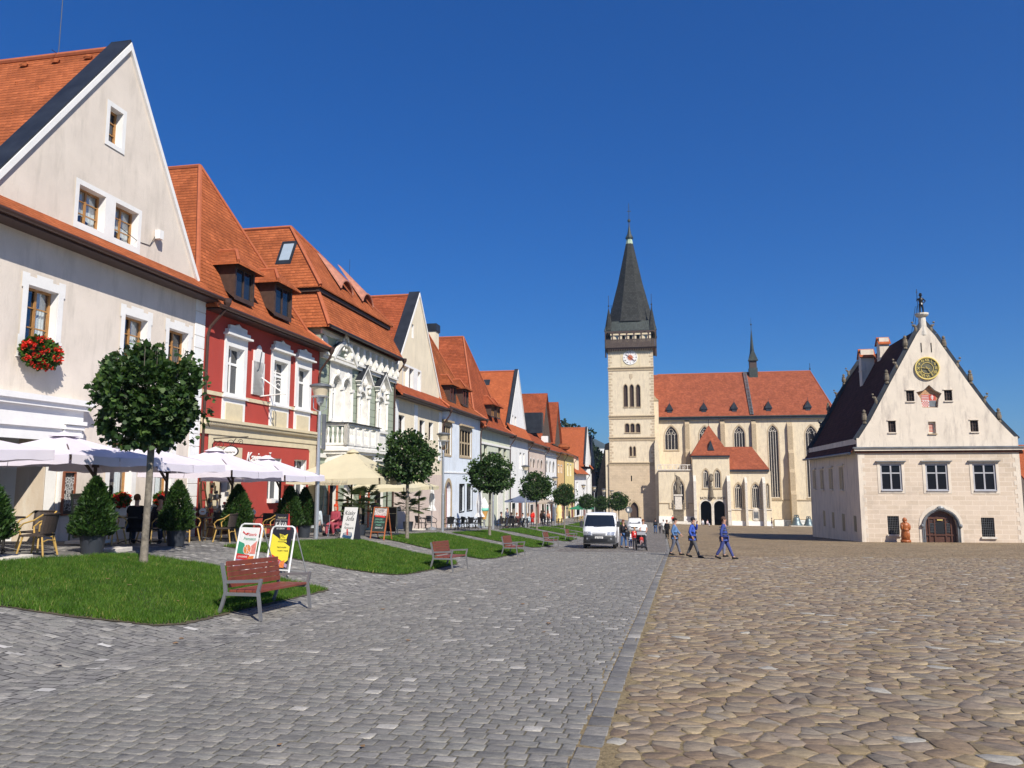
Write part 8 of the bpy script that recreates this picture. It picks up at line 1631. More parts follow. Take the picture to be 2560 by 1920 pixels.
for s_ in (-1, 1): q.add([(.034 * s_, -.8 + .29 * math.cos(6.283 * k / 20), .6 + .18 * math.sin(6.283 * k / 20)) for k in range(20)], [tuple(range(20))])
q.build('sign_plate', t); text(t, 'lettering', 'kaviarni', .13, (-.04, -.8, .57), (RX, 0, -RX), M['black'], .003)
l0, z0_ = F(616, 1150, 16.93); t = thing('wall_lettering', 'white handwritten café name letters on the red house wall', 'lettering', S(l0, -16.95, z0_), ROT_ST); text(t, 'lettering', 'Kaviareň', .62, (0, 0, .1), (RX, 0, 0), TXW, .02, 'LEFT', .9, .35)
l0, z0_ = F(655, 985, 16.9); t = thing('iron_bracket', 'white scrolled iron bracket projecting from the red house upper floor', 'bracket', S(l0, -17, z0_), ROT_ST); q = MB().mat(TXW); q.tube([(0, 0, -.1), (0, -1.2, .0), (0, -1.2, .75), (0, -.9, .85)], .028, 6); q.tube([(0, -1.2, -.05), (0, 0, .75)], .028, 6); q.tube([(0, -.85 + .28 * (1 - k / 20) * math.cos(k * .55), .35 + .28 * (1 - k / 20) * math.sin(k * .55)) for k in range(18)], .018, 5); q.beam((0, -1.2, .78), (0, -.6, .95), .04); q.build('scrollwork', t)
# ladder display
t = thing('display_ladder', 'pair of wooden ladders hung with souvenirs beside the red house door', 'ladder', P(*WU(515, -16.2)), ROT_ST); q = MB().mat(plain('raw_pine', (.55, .33, .14), .7, .15, 6))
for xo in (-.55, .1):
    q.beam((xo, -.25, 0), (xo + .18, .1, 1.95), .05); q.beam((xo + .6, -.25, 0), (xo + .42, .1, 1.95), .05)
    for k in range(5): f_ = (k + .7) / 5.5; q.beam((xo + .18 * f_, -.25 + .35 * f_, 1.95 * f_), (xo + .6 - .18 * f_, -.25 + .35 * f_, 1.95 * f_), .04)
q.build('ladder_frame', t); q = MB(); r = random.Random(8)
for k in range(34): q.mat(random.Random(k).choice([M['trimw'], REDP, M['leadgrey'], M['buff'], BLK])); x, z = r.uniform(-.3, .9), r.uniform(.2, 1.8); q.bbox(x, x + r.uniform(.06, .2), -.2, -.14, z, z + r.uniform(.08, .25), .01)
o = q.build('souvenirs', t); o['kind'] = 'stuff'
t = thing('souvenir_stand', 'low stand of brown woven baskets and wreaths by the red house door', 'stand', P(*WU(548, -15.6)), ROT_ST); q = MB().mat(plain('wicker', (.22, .12, .07), .9, .4, 40)); q.box(-.5, .5, -.2, .2, .45, .5); 
for s_ in (-1, 1): q.box(s_ * .48 - .02, s_ * .48 + .02, -.2, .2, 0, .45)
q.build('bench', t); q = MB().mat(M['leadgrey']); 
for k in range(5): q.tube([(-.35 + .2 * k + .14 * math.cos(a), -.05, .68 + .16 * (k % 2) + .14 * math.sin(a)) for a in [6.283 * i / 10 for i in range(11)]], .045, 6)
q.build('wreaths', t)['kind'] = 'stuff'
# ice cream figure, slabs, wooden statue, bells, saint statue, traffic sign
L_, W_ = WU(1210, -14.2); t = thing('ice_cream_figure', 'giant ice cream cone figure with white swirl and mint scoop', 'advertising figure', P(L_, W_)); q = MB().mat(BUN); q.lathe([(.16, .7), (.22, 1.0), (.32, 1.35)], n=14); q.build('cone', t); q = MB().mat(plain('mint', (.2, .6, .48), .5)); q.ell((0, 0, 1.5), .4, .4, .24, 14, 8); q.build('scoop', t); q = MB().mat(TXW); q.lathe([(.38, 1.6), (.4, 1.75), (.28, 1.95), (.26, 2.05), (.14, 2.25), (.02, 2.45)], n=14); q.build('swirl', t); q = MB().mat(M['chrome']); q.tube([(0, 0, 0), (0, 0, .75)], .05, 8); q.bbox(-.3, .3, -.3, .3, 0, .06); q.build('stand', t)
for k, (u, v, a, b) in enumerate(((20, 1400, .75, .45), (290, 1378, .7, .4), (640, 1352, .6, .3))):
    L_, W_ = G(u, v); t = thing('concrete_slab', ['flat concrete slab lying at the left edge of the front lawn', 'flat concrete slab beside the pot of the pointed thuja', 'flat concrete slab beside the third potted thuja'][k], 'slab', P(L_, W_), ROT_ST + .1 * k); q = MB().mat(M['palestone']); q.bbox(-a / 2, a / 2, -b / 2, b / 2, -.02, .08, .012); q.build('slab', t)
x_, z_ = F2(2265, 1358, LH - .9); t = thing('wooden_statue', 'orange brown carved wooden statue of a robed bearded man by the town hall', 'statue', S(LH - .9, x_, gs(LH - .9, x_) + .02), ROT_X); q = MB().mat(plain('oiled_orange_wood', (.34, .10, .025), .4, .3, 9, 14, .02)); q.smooth = True
q.lathe([(.36, 0), (.38, .1), (.34, .2)], n=14); q.lathe([(.30, .2), (.33, .5), (.27, .9), (.34, 1.25), (.3, 1.42), (.16, 1.5), (.13, 1.55), (.17, 1.62), (.16, 1.75), (.08, 1.84), (.001, 1.86)], n=14)
q.ell((-.26, -.1, 1.15), .12, .16, .26); q.ell((.26, -.1, 1.15), .12, .16, .26); q.ell((0, -.24, .95), .2, .1, .12); q.ell((.0, -.18, 1.45), .09, .08, .16); q.ell((.1, -.26, .55), .16, .08, .3); q.build('figure', t)
M['bell'] = plain('bronze_bell', (.14, .18, .19), .45, .25, 3, metal=.6)
for k, (u, s_) in enumerate(((1992, 1.0), (2022, .88))):
    w_, z_ = F2(u, 1314, 184.5); t = thing('bronze_bell', ['larger bronze bell on a stand before the church wall', 'smaller bronze bell nearer the town hall corner'][k], 'bell', S(184.5, w_, gs(184.5, w_)), ROT_X); t.scale = (s_ * 1.6,) * 3; q = MB().mat(M['bell']); q.lathe([(.85, .15), (.8, .25), (.6, .5), (.5, .9), (.45, 1.15), (.3, 1.3), (.001, 1.33)], n=20); q.build('bell_body', t, smooth=True); q = MB().mat(M['bell']); q.tube([(-.3, 0, 1.3), (-.25, 0, 1.55), (.25, 0, 1.55), (.3, 0, 1.3)], .08, 6); q.tube([(0, 0, 1.3), (0, 0, 1.6)], .1, 6); q.build('crown_loop', t); q = MB().mat(M['palestone']); q.bbox(-.9, .9, -.9, .9, 0, .15, .03); q.build('base', t)
t = thing('fence_rail', 'low iron rail between the two bells', 'rail', S(185, F2(1965, 1312, 185)[0], gs(185, 28)), ROT_X); q = MB().mat(M['iron']); q.tube([(0, 0, 1.0), (9, 0, 1.0)], .05, 5); q.tube([(0, 0, 0), (0, 0, 1)], .05, 5); q.tube([(9, 0, 0), (9, 0, 1)], .05, 5); q.build('rail', t)
w_, z_ = F2(1697, 1309, 172); D_ = 172; t = thing('saint_statue', 'weathered stone saint with banner on a tall pedestal before the church', 'statue', S(172, w_, gs(172, w_)), ROT_X); q = MB().mat(M['palestone']); q.bbox(-2.6, 2.6, -1.6, 1.6, 0, .3, .05); q.bbox(-1.9, 1.9, -1.2, 1.2, .3, .6, .05); q.mat(M['statue']); q.bbox(-1.1, 1.1, -.8, .8, .6, 2.9, .08); q.bbox(-1.3, 1.3, -.95, .95, 2.9, 3.15, .06); q.mat(M['palestone']); q.bbox(-.75, .75, -.6, .6, 3.15, 6.0, .08); q.bbox(-.95, .95, -.75, .75, 6.0, 6.3, .06); q.build('pedestal', t)
q = MB().mat(M['statue']); q.smooth = True; q.lathe([(.62, 6.3), (.55, 7.0), (.42, 7.9), (.55, 8.6), (.5, 9.2), (.2, 9.45), (.24, 9.7), (.24, 10.0), (.05, 10.2)], n=12); q.ell((.35, -.2, 8.3), .25, .25, .6); q.ell((-.3, -.2, 9.0), .2, .2, .3); q.smooth = False; q.tube([(-.7, -.2, 6.4), (-.55, -.2, 11)], .05, 5); q.prism([(-.55, 10.6), (.5, 10.0), (.7, 8.6), (-.2, 8.8)], .0, .06)
for s_ in (-1, 1): q.lathe([(.3, 3.15), (.25, 3.8), (.32, 4.4), (.1, 4.7), (.16, 4.9), (.02, 5.15)], (s_ * 1.15, -.3, 0), 8)
q.build('figure', t)
t = thing('traffic_sign', 'round blue and white traffic sign on a grey post near the tower door', 'traffic sign', P(*WU(1573, -4.2)), ROT_X); q = MB().mat(M['chrome']); q.tube([(0, 0, 0), (0, 0, 3.3)], .04, 8); q.build('post', t); q = MB().mat(M['leadgrey']); q.lathe([(.42, -.01), (.42, .01)], n=24); o = q.build('disc', t); o.rotation_euler = (RX, 0, 0); o.location = (0, -.05, 2.9); q = MB().mat(plain('sign_blue', (.10, .2, .35), .4)); q.lathe([(.36, -.012), (.36, -.004)], n=24); o2 = q.build('face', t); o2.rotation_euler = (RX, 0, 0); o2.location = (0, -.062, 2.9); q = MB().mat(TXW); q.box(-.2, .05, -.085, -.075, 2.72, 3.08); q.build('symbol', t)
# ================================================================ PEOPLE
M['skin'] = plain('skin', (.52, .29, .20), .6, .06)
CL = {}
def cloth(c, r=.85):
    k = tuple(c)
    if k not in CL: CL[k] = plain('fabric', c, r, .12, 9, 40, .004, spec=.2)
    return CL[k]
def skin(name, pts, edges, mat, parent, sub=1, root=0):
    """pts: {key: ((x,y,z), r or (rx,ry))} grown into one continuous surface"""
    keys = list(pts); me = bpy.data.meshes.new(name); me.from_pydata([pts[k][0] for k in keys], [(keys.index(a), keys.index(b)) for a, b in edges], [])
    o = bpy.data.objects.new(name, me); C.objects.link(o); o.modifiers.new('s', 'SKIN'); sv = me.skin_vertices[0].data
    for i, k in enumerate(keys): r = pts[k][1]; sv[i].radius = r if isinstance(r, tuple) else (r, r); sv[i].use_root = (i == root)
    if sub: m = o.modifiers.new('d', 'SUBSURF'); m.levels = sub; m.render_levels = sub
    bpy.context.view_layer.update(); dg = bpy.context.evaluated_depsgraph_get(); m2 = bpy.data.meshes.new_from_object(o.evaluated_get(dg)); bpy.data.objects.remove(o)
    m2.materials.clear(); m2.materials.append(mat); m2.polygons.foreach_set('use_smooth', [True] * len(m2.polygons)); m2.name = name
    o = bpy.data.objects.new(name, m2); C.objects.link(o); o.parent = parent; return o
HANG = ((.22, .04, 1.14), (.23, -.06, .90))
def person(label, loc, rot, h=1.75, top=(.1, .1, .1), legs=(.05, .06, .1), hair=(.03, .02, .015), pose='stand', armL=HANG, armR=HANG, stride=0, sleeves=True, hi=False, shoes=(.02, .02, .02), longhair=False, cap=None, dress=None, head=(0, 0), bareleg=False, cat='person', girth=1, group=None):
    t = thing('person', label, cat, loc, rot, group); k = h / 1.75; t.scale = (k, k, k); sit = pose == 'sit'; dz = -.44 if sit else 0; ly = -.05 if pose == 'lean' else 0
    hx, hy = head; P_ = {}
    def T(x, y, z): return (x, y + ly * (z - .9) * 3, z + dz)
    P_['pel'] = (T(0, 0, .95), (.15 * girth, .11 * girth)); P_['waist'] = (T(0, 0, 1.10), (.13 * girth, .10 * girth)); P_['chest'] = (T(0, 0, 1.30), (.165 * girth, .11 * girth)); P_['nb'] = (T(0, .01, 1.45), (.07, .065)); P_['neck'] = (T(hx * .3, -.01 + hy * .3, 1.52), (.052, .054)); P_['jaw'] = (T(hx * .7, -.03 + hy * .7, 1.59), (.062, .075)); P_['head'] = (T(hx, -.015 + hy, 1.67), (.08, .098)); P_['top'] = (T(hx, 0 + hy, 1.735), (.06, .07))
    E_ = [('pel', 'waist'), ('waist', 'chest'), ('chest', 'nb'), ('nb', 'neck'), ('neck', 'jaw'), ('jaw', 'head'), ('head', 'top')]
    for s_, arm, n in ((-1, armR, 'r'), (1, armL, 'l')):
        P_['sh' + n] = (T(s_ * .175, .01, 1.41), .058); P_['el' + n] = (T(s_ * arm[0][0], arm[0][1], arm[0][2]), .042); P_['wr' + n] = (T(s_ * arm[1][0], arm[1][1], arm[1][2]), .028)
        d = (Vector(P_['wr' + n][0]) - Vector(P_['el' + n][0])).normalized(); p = Vector(P_['wr' + n][0]) + d * .06; P_['pa' + n] = (tuple(p), (.036, .018)); E_ += [('chest', 'sh' + n), ('sh' + n, 'el' + n), ('el' + n, 'wr' + n), ('wr' + n, 'pa' + n)]
        if hi:
            sd = d.cross(Vector((1, 0, 0))).normalized()
            for j, ln in enumerate((.065, .078, .072, .055)): q1 = p + sd * (.027 - .018 * j) + d * .035; q2 = q1 + d * ln * .5 + Vector((0, -.006, 0)); q3 = q2 + d * ln * .4 + Vector((-s_ * .012, -.01, 0)); P_['f1%d' % j + n] = (tuple(q1), .009); P_['f2%d' % j + n] = (tuple(q2), .0085); P_['f3%d' % j + n] = (tuple(q3), .007); E_ += [('pa' + n, 'f1%d' % j + n), ('f1%d' % j + n, 'f2%d' % j + n), ('f2%d' % j + n, 'f3%d' % j + n)]
            q1 = Vector(P_['wr' + n][0]) + sd * .035 + d * .03; P_['t1' + n] = (tuple(q1), .01); P_['t2' + n] = (tuple(q1 + sd * .02 + d * .035), .009); E_ += [('pa' + n, 't1' + n), ('t1' + n, 't2' + n)]
        else: P_['fi' + n] = (tuple(p + d * .09), (.03, .014)); E_.append(('pa' + n, 'fi' + n))
    for s_, n in ((-1, 'r'), (1, 'l')):
        sg = stride * s_; z = lambda v: v + 0
        if sit: P_['hi' + n] = ((s_ * .10, -.04, .49), .085); P_['kn' + n] = ((s_ * .12, -.44, .51), .06); P_['an' + n] = ((s_ * .12, -.42 + .08 * s_, .10), .04); P_['toe' + n] = ((s_ * .13, -.58 + .08 * s_, .035), (.042, .03))
        else:
            fy = -sg * .36; kf = (-.08 if sg <= 0 else 0) - .02; P_['hi' + n] = ((s_ * .095, 0, .88), .09 * girth); P_['kn' + n] = ((s_ * .10, fy * .45 + (-.03), .49 + abs(stride) * .0), .06); lift = .06 * max(0, -sg); P_['an' + n] = ((s_ * .10, fy, .09 + lift), .042); P_['toe' + n] = ((s_ * .115, fy - .16, .035 + lift * (.2)), (.042, .03))
        E_ += [('pel', 'hi' + n), ('hi' + n, 'kn' + n), ('kn' + n, 'an' + n), ('an' + n, 'toe' + n)]
    skin('body', P_, E_, M['skin'], t)
    g = lambda ks, e: {q: (P_[q][0], tuple(r + e for r in P_[q][1]) if isinstance(P_[q][1], tuple) else P_[q][1] + e) for q in ks}
    ks = ['pel', 'waist', 'chest', 'nb', 'shr', 'shl']; ed = [('pel', 'waist'), ('waist', 'chest'), ('chest', 'nb'), ('chest', 'shr'), ('chest', 'shl')]
    Q = g(ks, .022); 
    for n in 'rl':
        if sleeves: Q.update(g(['el' + n, 'wr' + n], .018)); ed += [('sh' + n, 'el' + n), ('el' + n, 'wr' + n)]
        else: a, b = Vector(P_['sh' + n][0]), Vector(P_['el' + n][0]); Q['m' + n] = (tuple(a.lerp(b, .6)), .062); ed.append(('sh' + n, 'm' + n))
    Q['nb'] = (P_['nb'][0], .074); Q['hem'] = (T(0, 0, .88), (.165 * girth, .13 * girth)); ed.append(('pel', 'hem')); skin('top', Q, ed, cloth(top), t)
    if not bareleg: Q = g(['pel', 'hil', 'hir', 'knl', 'knr', 'anl', 'anr'], .018); skin('trousers', Q, [('pel', 'hil'), ('hil', 'knl'), ('knl', 'anl'), ('pel', 'hir'), ('hir', 'knr'), ('knr', 'anr')], cloth(legs), t)
    if dress: q = MB().mat(cloth(dress)); q.lathe([(.2, 0), (.15, .5), (.15, .62)] if not sit else [(.2, 0), (.17, .2)], (0, 0 if not sit else -.1, .45), 14); q.build('skirt', t, smooth=True)
    for n in 'rl': a = P_['an' + n][0]; b = P_['toe' + n][0]; q = MB().mat(cloth(shoes)); q.tube([(a[0], a[1] + .05, a[2] - .04), (a[0], a[1], a[2] - .03), (b[0], b[1], b[2]), (b[0], b[1] - .05, b[2] - .01)], [.045, .055, .048, .03], 8); q.build('shoe', t, smooth=True)
    c = P_['head'][0]; q = MB().mat(cloth(cap or hair)); q.ell((c[0], c[1] + .022, c[2] + .035), .092, .108, .098, 12, 8)
    if cap: q.ell((c[0], c[1] - .1, c[2] + .04), .07, .08, .012, 10, 4)
    elif longhair: q.ell((c[0], c[1] + .06, c[2] - .08), .095, .075, .17, 12, 8)
    q.build('cap' if cap else 'hair', t, smooth=True)
    if hi:
        for s_ in (-1, 1): q = MB().mat(M['black']); q.ell((c[0] + s_ * .032, c[1] - .093, c[2] - .005), .009, .008, .007, 6, 4); q.build('eye', t)
        q = MB().mat(M['skin']); q.ell((c[0], c[1] - .105, c[2] - .03), .014, .022, .02, 6, 5); q.build('nose', t); q = MB().mat(plain('lips', (.4, .14, .11), .5, 0)); q.ell((c[0], c[1] - .098, c[2] - .068), .024, .008, .006, 8, 4); q.build('mouth', t)
        for s_ in (-1, 1): q = MB().mat(M['skin']); q.ell((c[0] + s_ * .085, c[1], c[2] - .02), .012, .02, .03, 6, 5); q.build('ear', t)
    return t
def at(u, v): return P(*G(u, v))
FR = math.pi / 2       # walking to the right of the picture
A_ = lambda e, w_: (e, w_)
person('walking worker in a blue hooded sweatshirt and grey trousers, first of three', at(1688, 1388), FR - .25, 1.76, (.10, .19, .36), (.12, .13, .17), stride=.65, armL=((.22, -.12, 1.16), (.2, -.26, 1.0)), armR=((.22, .12, 1.14), (.2, .02, .93)), hi=True, head=(0, -.03), girth=1.05)
w2 = person('walking worker in a cobalt jacket and black cap with hand at his mouth', at(1733, 1394), FR - .35, 1.78, (.05, .10, .42), (.10, .10, .105), stride=-.75, armL=((.24, -.16, 1.22), (.06, -.2, 1.5)), armR=((.24, .1, 1.15), (.22, 0, .95)), cap=(.02, .02, .025), hi=True, head=(0, -.04), girth=1.12)
q = MB().mat(M['black']); q.lathe([(.19, 1.08), (.19, 1.16)], n=16); q.build('belt', w2)
w3 = person('walking worker in blue overalls with pale reflective stripes, rightmost of three', at(1812, 1398), FR - .35, 1.80, (.05, .075, .26), (.055, .07, .22), hair=(.12, .07, .05), stride=.95, armL=((.26, -.05, 1.15), (.24, .02, .92)), armR=((.24, .1, 1.15), (.22, .08, .93)), hi=True, girth=1.15)
q = MB().mat(M['leadgrey']); 
for z in (1.22, 1.33, 1.04): q.lathe([(.205, z), (.208, z + .03)], n=18)
q.build('reflective_stripe', w3)
person('person in pink almost hidden behind the rightmost worker', P(37.8, 2.75), FR - .3, 1.74, (.75, .35, .33), (.2, .2, .25), armL=((.24, -.1, 1.25), (.2, -.1, 1.5)))
wb = person('woman in black with a large black shoulder bag beside the van', at(1559, 1370), .5, 1.68, (.015, .015, .018), (.06, .12, .26), hair=(.12, .045, .025), longhair=True, hi=True, stride=.35, armL=((.2, -.14, 1.15), (.05, -.24, 1.22)))
q = MB().mat(M['black']); q.bbox(-.0, .3, -.36, -.14, .72, 1.02, .05); q.tube([(.05, -.2, 1.0), (.1, -.05, 1.42), (.26, -.2, 1.0)], .014, 6); q.build('shoulder_bag', wb)
person('small child in a white and blue top and dark jeans', at(1576, 1370), .2, 1.02, (.62, .70, .76), (.04, .06, .14), hair=(.3, .2, .1), shoes=(.8, .8, .8), girth=1.15, armR=((.26, 0, 1.3), (.3, -.05, 1.5)))
ch = person('child in a red top standing behind the pushchair', at(1587, 1373), .1, 1.25, (.55, .03, .03), (.03, .03, .04), hair=(.35, .2, .08), hi=True); q = MB().mat(TXW); q.prism([(-.06, 1.3), (.06, 1.3), (0, 1.15)], -.15, -.14); q.build('print', ch)
person('woman in a white shirt pushing the pushchair', at(1609, 1371), -.1, 1.70, (.75, .77, .78), (.06, .07, .1), hair=(.2, .08, .04), hi=True, sleeves=False, armL=((.22, -.1, 1.15), (.15, -.35, 1.05)), armR=((.22, -.1, 1.15), (.15, -.35, 1.05)))
t = thing('pushchair', 'grey and black pushchair with a baby in red sitting inside', 'pushchair', at(1604, 1376), -.1); q = MB().mat(cloth((.25, .25, .26))); n = 10
V = [];
for k in range(n + 1):
    a = math.pi * k / n
    for x in (-.24, .24): V.append((x, .12 - .34 * math.cos(a) * .9, .62 + .42 * math.sin(a)))
q.add(V[4:], [(2 * k, 2 * k + 1, 2 * k + 3, 2 * k + 2) for k in range(n - 2)]); q.build('hood', t); q = MB().mat(M['black']); q.bbox(-.24, .24, -.22, .3, .36, .42, .03); q.bbox(-.24, .24, .26, .34, .4, .95, .03); q.bbox(-.2, .2, -.4, -.2, .2, .28, .03); q.bbox(-.22, .22, -.15, .3, .16, .24, .03); q.build('seat', t)
q = MB().mat(M['iron'])
for x in (-.26, .26): q.tube([(x, -.35, .1), (x, .1, .5), (x, .5, 1.02)], .014, 6); q.tube([(x, .35, .1), (x, .0, .45), (x, -.3, .6)], .014, 6)
q.tube([(-.26, .5, 1.02), (.26, .5, 1.02)], .018, 6); q.tube([(-.26, -.3, .6), (.26, -.3, .6)], .014, 6); q.build('frame', t)
for x in (-.28, .28):
    for y, r_ in ((-.35, .1), (.35, .13)): q = MB().mat(M['black']); q.tube([(x, y + r_ * math.cos(a), r_ + r_ * math.sin(a)) for a in [6.283 * i / 14 for i in range(15)]], .018, 6); q.build('wheel', t)
by = person('baby in red sitting in the pushchair', t.location + Vector((0, -.0, .3)), -.1, .72, (.5, .04, .04), (.5, .3, .3), pose='sit', hair=(.6, .5, .4), girth=1.2); by.scale = (.42, .42, .42)
person('man in a dark jacket and blue jeans walking away towards the church', at(1639, 1333), math.pi, 1.78, (.02, .022, .03), (.05, .10, .22), stride=.3)
person('small dark dressed child between the walking man and the white coat', at(1650, 1333), math.pi, 1.1, (.03, .03, .04), (.03, .03, .04))
person('woman in a white coat and black leggings near the church', at(1659, 1334), math.pi - .4, 1.68, (.7, .7, .68), (.02, .02, .02), dress=(.7, .7, .68), stride=.4)
wk = person('woman in a black coat walking away with a handbag', at(1668, 1347), math.pi - .2, 1.66, (.012, .012, .014), (.012, .012, .014), hair=(.2, .1, .05), dress=(.012, .012, .014), stride=.3)
person('person in a red top standing by the saint statue pedestal', at(1682, 1310), 0, 1.75, (.65, .04, .03), (.05, .05, .08)); person('dark figure right of the saint statue', at(1722, 1309), .4, 1.8, (.02, .02, .02), (.02, .02, .02))
for k, (u, v, tp, ps) in enumerate(((1757, 1314, (.6, .6, .58), 'sit'), (1764, 1312, (.3, .32, .34), 'stand'), (1769, 1316, (.65, .5, .5), 'sit'), (1775, 1311, (.03, .25, .45), 'stand'))):
    person(['person in white sitting left of the church portal arches', 'grey dressed person standing in front of the portal', 'person in pale pink sitting before the portal', 'person in turquoise standing at the portal'][k], at(u, v), .3 * k, 1.72, tp, (.5, .48, .5) if k != 1 else (.1, .1, .12), pose=ps)
person('lone person standing right of the church annex', at(1930, 1319), 1.2, 1.75, (.12, .08, .07), (.1, .11, .16), shoes=(.6, .6, .6))
# cafe guests
def sat(label, u, W_, rot, top, legs=(.04, .05, .08), hair=(.03, .02, .015), **k): return person(label, P(*WU(u, W_)), rot, k.pop('h', 1.75), top, legs, hair, pose='sit', group='guests at the café tables', **k)
sat('man in black sitting with his back to the camera behind the first maple', 338, -14.1, ROT_ST + 2.0, (.012, .012, .014), hair=(.16, .07, .03), hi=True, sleeves=False, armL=((.24, -.14, 1.18), (.12, -.36, 1.12)), girth=1.15)
sat('person in dark jeans mostly hidden behind the second potted thuja', 398, -14.3, ROT_ST - 1.2, (.02, .02, .03), (.02, .03, .06), armL=((.22, -.2, 1.2), (.15, -.35, 1.35)))
sat('person in grey white clothes half hidden behind the first lamp', 790, -13.9, ROT_ST + 1.6, (.45, .5, .52), (.5, .35, .3), hair=(.3, .3, .3), girth=1.1)
sat('woman with bright red hair and a patterned red blouse', 838, -13.7, ROT_ST - 1.7, (.30, .05, .07), (.30, .06, .08), hair=(.55, .06, .02), longhair=True, girth=1.25, armL=((.24, -.16, 1.2), (.16, -.38, 1.12)))
person('person in black bending behind the red haired woman', P(*WU(866, -14.8)), ROT_ST - 1.0, 1.7, (.012, .012, .014), (.015, .015, .02), pose='lean'); person('man in a navy waistcoat and cap standing by the chalkboards', P(*WU(938, -13.9)), ROT_ST + 2.4, 1.78, (.05, .06, .13), (.35, .4, .45), sleeves=False, cap=(.02, .02, .02), armL=((.26, -.05, 1.18), (.24, -.15, .98)))
for k, (u, W_, tp, hr, st_) in enumerate(((1253, -13.6, (.03, .03, .03), (.04, .02, .02), 0), (1268, -14.8, (.10, .11, .16), (.02, .02, .02), 1), (1279, -13.7, (.04, .04, .05), (.3, .2, .12), 0), (1292, -13.7, (.2, .08, .07), (.35, .12, .05), 0), (1307, -13.7, (.55, .58, .6), (.03, .02, .02), 0), (1320, -13.2, (.4, .48, .52), (.2, .12, .08), 0), (1331, -13.3, (.65, .03, .02), (.45, .2, .1), 1), (1354, -14.2, (.25, .12, .07), (.05, .03, .02), 1), (1361, -14.4, (.03, .03, .04), (.02, .02, .02), 1), (1371, -13.8, (.45, .18, .12), (.25, .1, .05), 1))):
    lab = ['seated guest in black beside the third maple', 'standing waiter in a grey waistcoat under the blue parasol', 'seated guest in black under the blue parasol', 'seated woman with reddish hair resting her chin', 'seated guest in white with dark hair', 'seated woman in pale blue beside the fourth lamp', 'woman in a bright red dress left of the fourth maple trunk', 'standing woman in brown under the beige parasol', 'standing person in black under the beige parasol', 'standing woman in rusty red near the awning'][k]
    (person(lab, P(*WU(u, W_)), ROT_ST - 1.5 + k, 1.72, tp, (.06, .07, .1), hr, longhair=k in (6, 7, 9), dress=tp if k == 6 else None) if st_ else sat(lab, u, W_, ROT_ST + k * .9, tp, hair=hr))
t = thing('yellow_figure', 'tall pale yellow carved figure standing under the white awning', 'figure', P(*WU(1398, -14.6)), 0); q = MB().mat(plain('pale_yellow_paint', (.75, .58, .25), .6)); q.lathe([(.5, 0), (.55, .5), (.35, 1.2), (.5, 1.8), (.28, 2.4), (.2, 2.9), (.3, 3.2), (.05, 3.6)], n=12); q.build('figure', t, smooth=True)
# ================================================================ VEHICLES
M['vanpaint'] = plain('white_car_paint', (.80, .81, .82), .3, .02, coat=.6); M['plastic'] = plain('dark_bumper_plastic', (.03, .032, .035), .55, .15); M['tyre'] = plain('tyre_rubber', (.015, .015, .016), .85, .2); M['wind'] = glassm('windscreen', (.012, .016, .022), .03); M['headl'] = plain('headlight_glass', (.45, .47, .5), .12, .25, 20, metal=.5)
def wheel(t, x, y, r_=.34, w_=.2):
    q = MB(Matrix.Translation((x, y, r_)) @ Matrix.Rotation(math.pi / 2, 4, 'Y')).mat(M['tyre']); q.lathe([(r_ * .62, -w_ / 2), (r_ * .95, -w_ / 2), (r_, -w_ / 2 + .03), (r_, w_ / 2 - .03), (r_ * .95, w_ / 2), (r_ * .62, w_ / 2)], n=24); w = q.build('wheel', t); q = MB(Matrix.Translation((x, y, r_)) @ Matrix.Rotation(math.pi / 2, 4, 'Y')).mat(M['leadgrey']); q.lathe([(r_ * .62, w_ * .4), (.06, w_ * .45), (.001, w_ * .45)], n=18); q.lathe([(.001, -w_ * .45), (.06, -w_ * .45), (r_ * .62, -w_ * .4)], n=18); q.build('rim', w)
def vehicle(name, label, cat, loc, rot, W_, Ln, H, prof, plate=None, van=True):
    """prof: side outline (y,z) front at y=0; sections narrowed towards the roof, front crowned"""
    t = thing(name, label, cat, loc, rot); hw = W_ / 2; q = MB().mat(M['vanpaint']); n = len(prof); S_ = 8
    def hwz(z, y): return hw * (1 - .10 * max(0, (z - H * .48) / (H * .52)) ** 1.3) * (1 - .07 * max(0, 1 - y / .35) ** 2)
    V = []
    for j in range(S_ + 1):
        u_ = -1 + 2 * j / S_
        for (y, z) in prof: x = u_ * hwz(z, y); V.append((x, y + (.13 * u_ ** 2 + .10 * abs(u_) ** 6 if y < 1.45 else 0), z - (.05 * u_ ** 4 if z > H * .9 else 0)))
    for j in range(S_):
        for i in range(n): a = j * n + i; b = j * n + (i + 1) % n; q.add([], []) ; q.f.append((a, b, b + n, a + n)); q.fm.append(q.mi); q.sm.append(True)
    q.v = V; q.f += [tuple(range(n - 1, -1, -1)), tuple(S_ * n + i for i in range(n))]; q.fm += [0, 0]; q.sm += [False, False]; q.build('body', t); return t, hwz
PV = [(0, .28), (-.02, .55), (.02, .95), (.30, 1.12), (.62, 1.24), (1.28, 2.03), (1.45, 2.13), (3.0, 2.17), (4.7, 2.12), (4.78, 1.2), (4.75, .35), (4.2, .28)]
l_, w_ = 46.6, -3.75
t, hwz = vehicle('white_van', 'white delivery van parked facing the camera on the grey road', 'van', P(l_, w_), ROT_X + .02, 2.02, 4.78, 2.17, PV)
t.rotation_euler = (-.045, 0, ROT_X + .02)
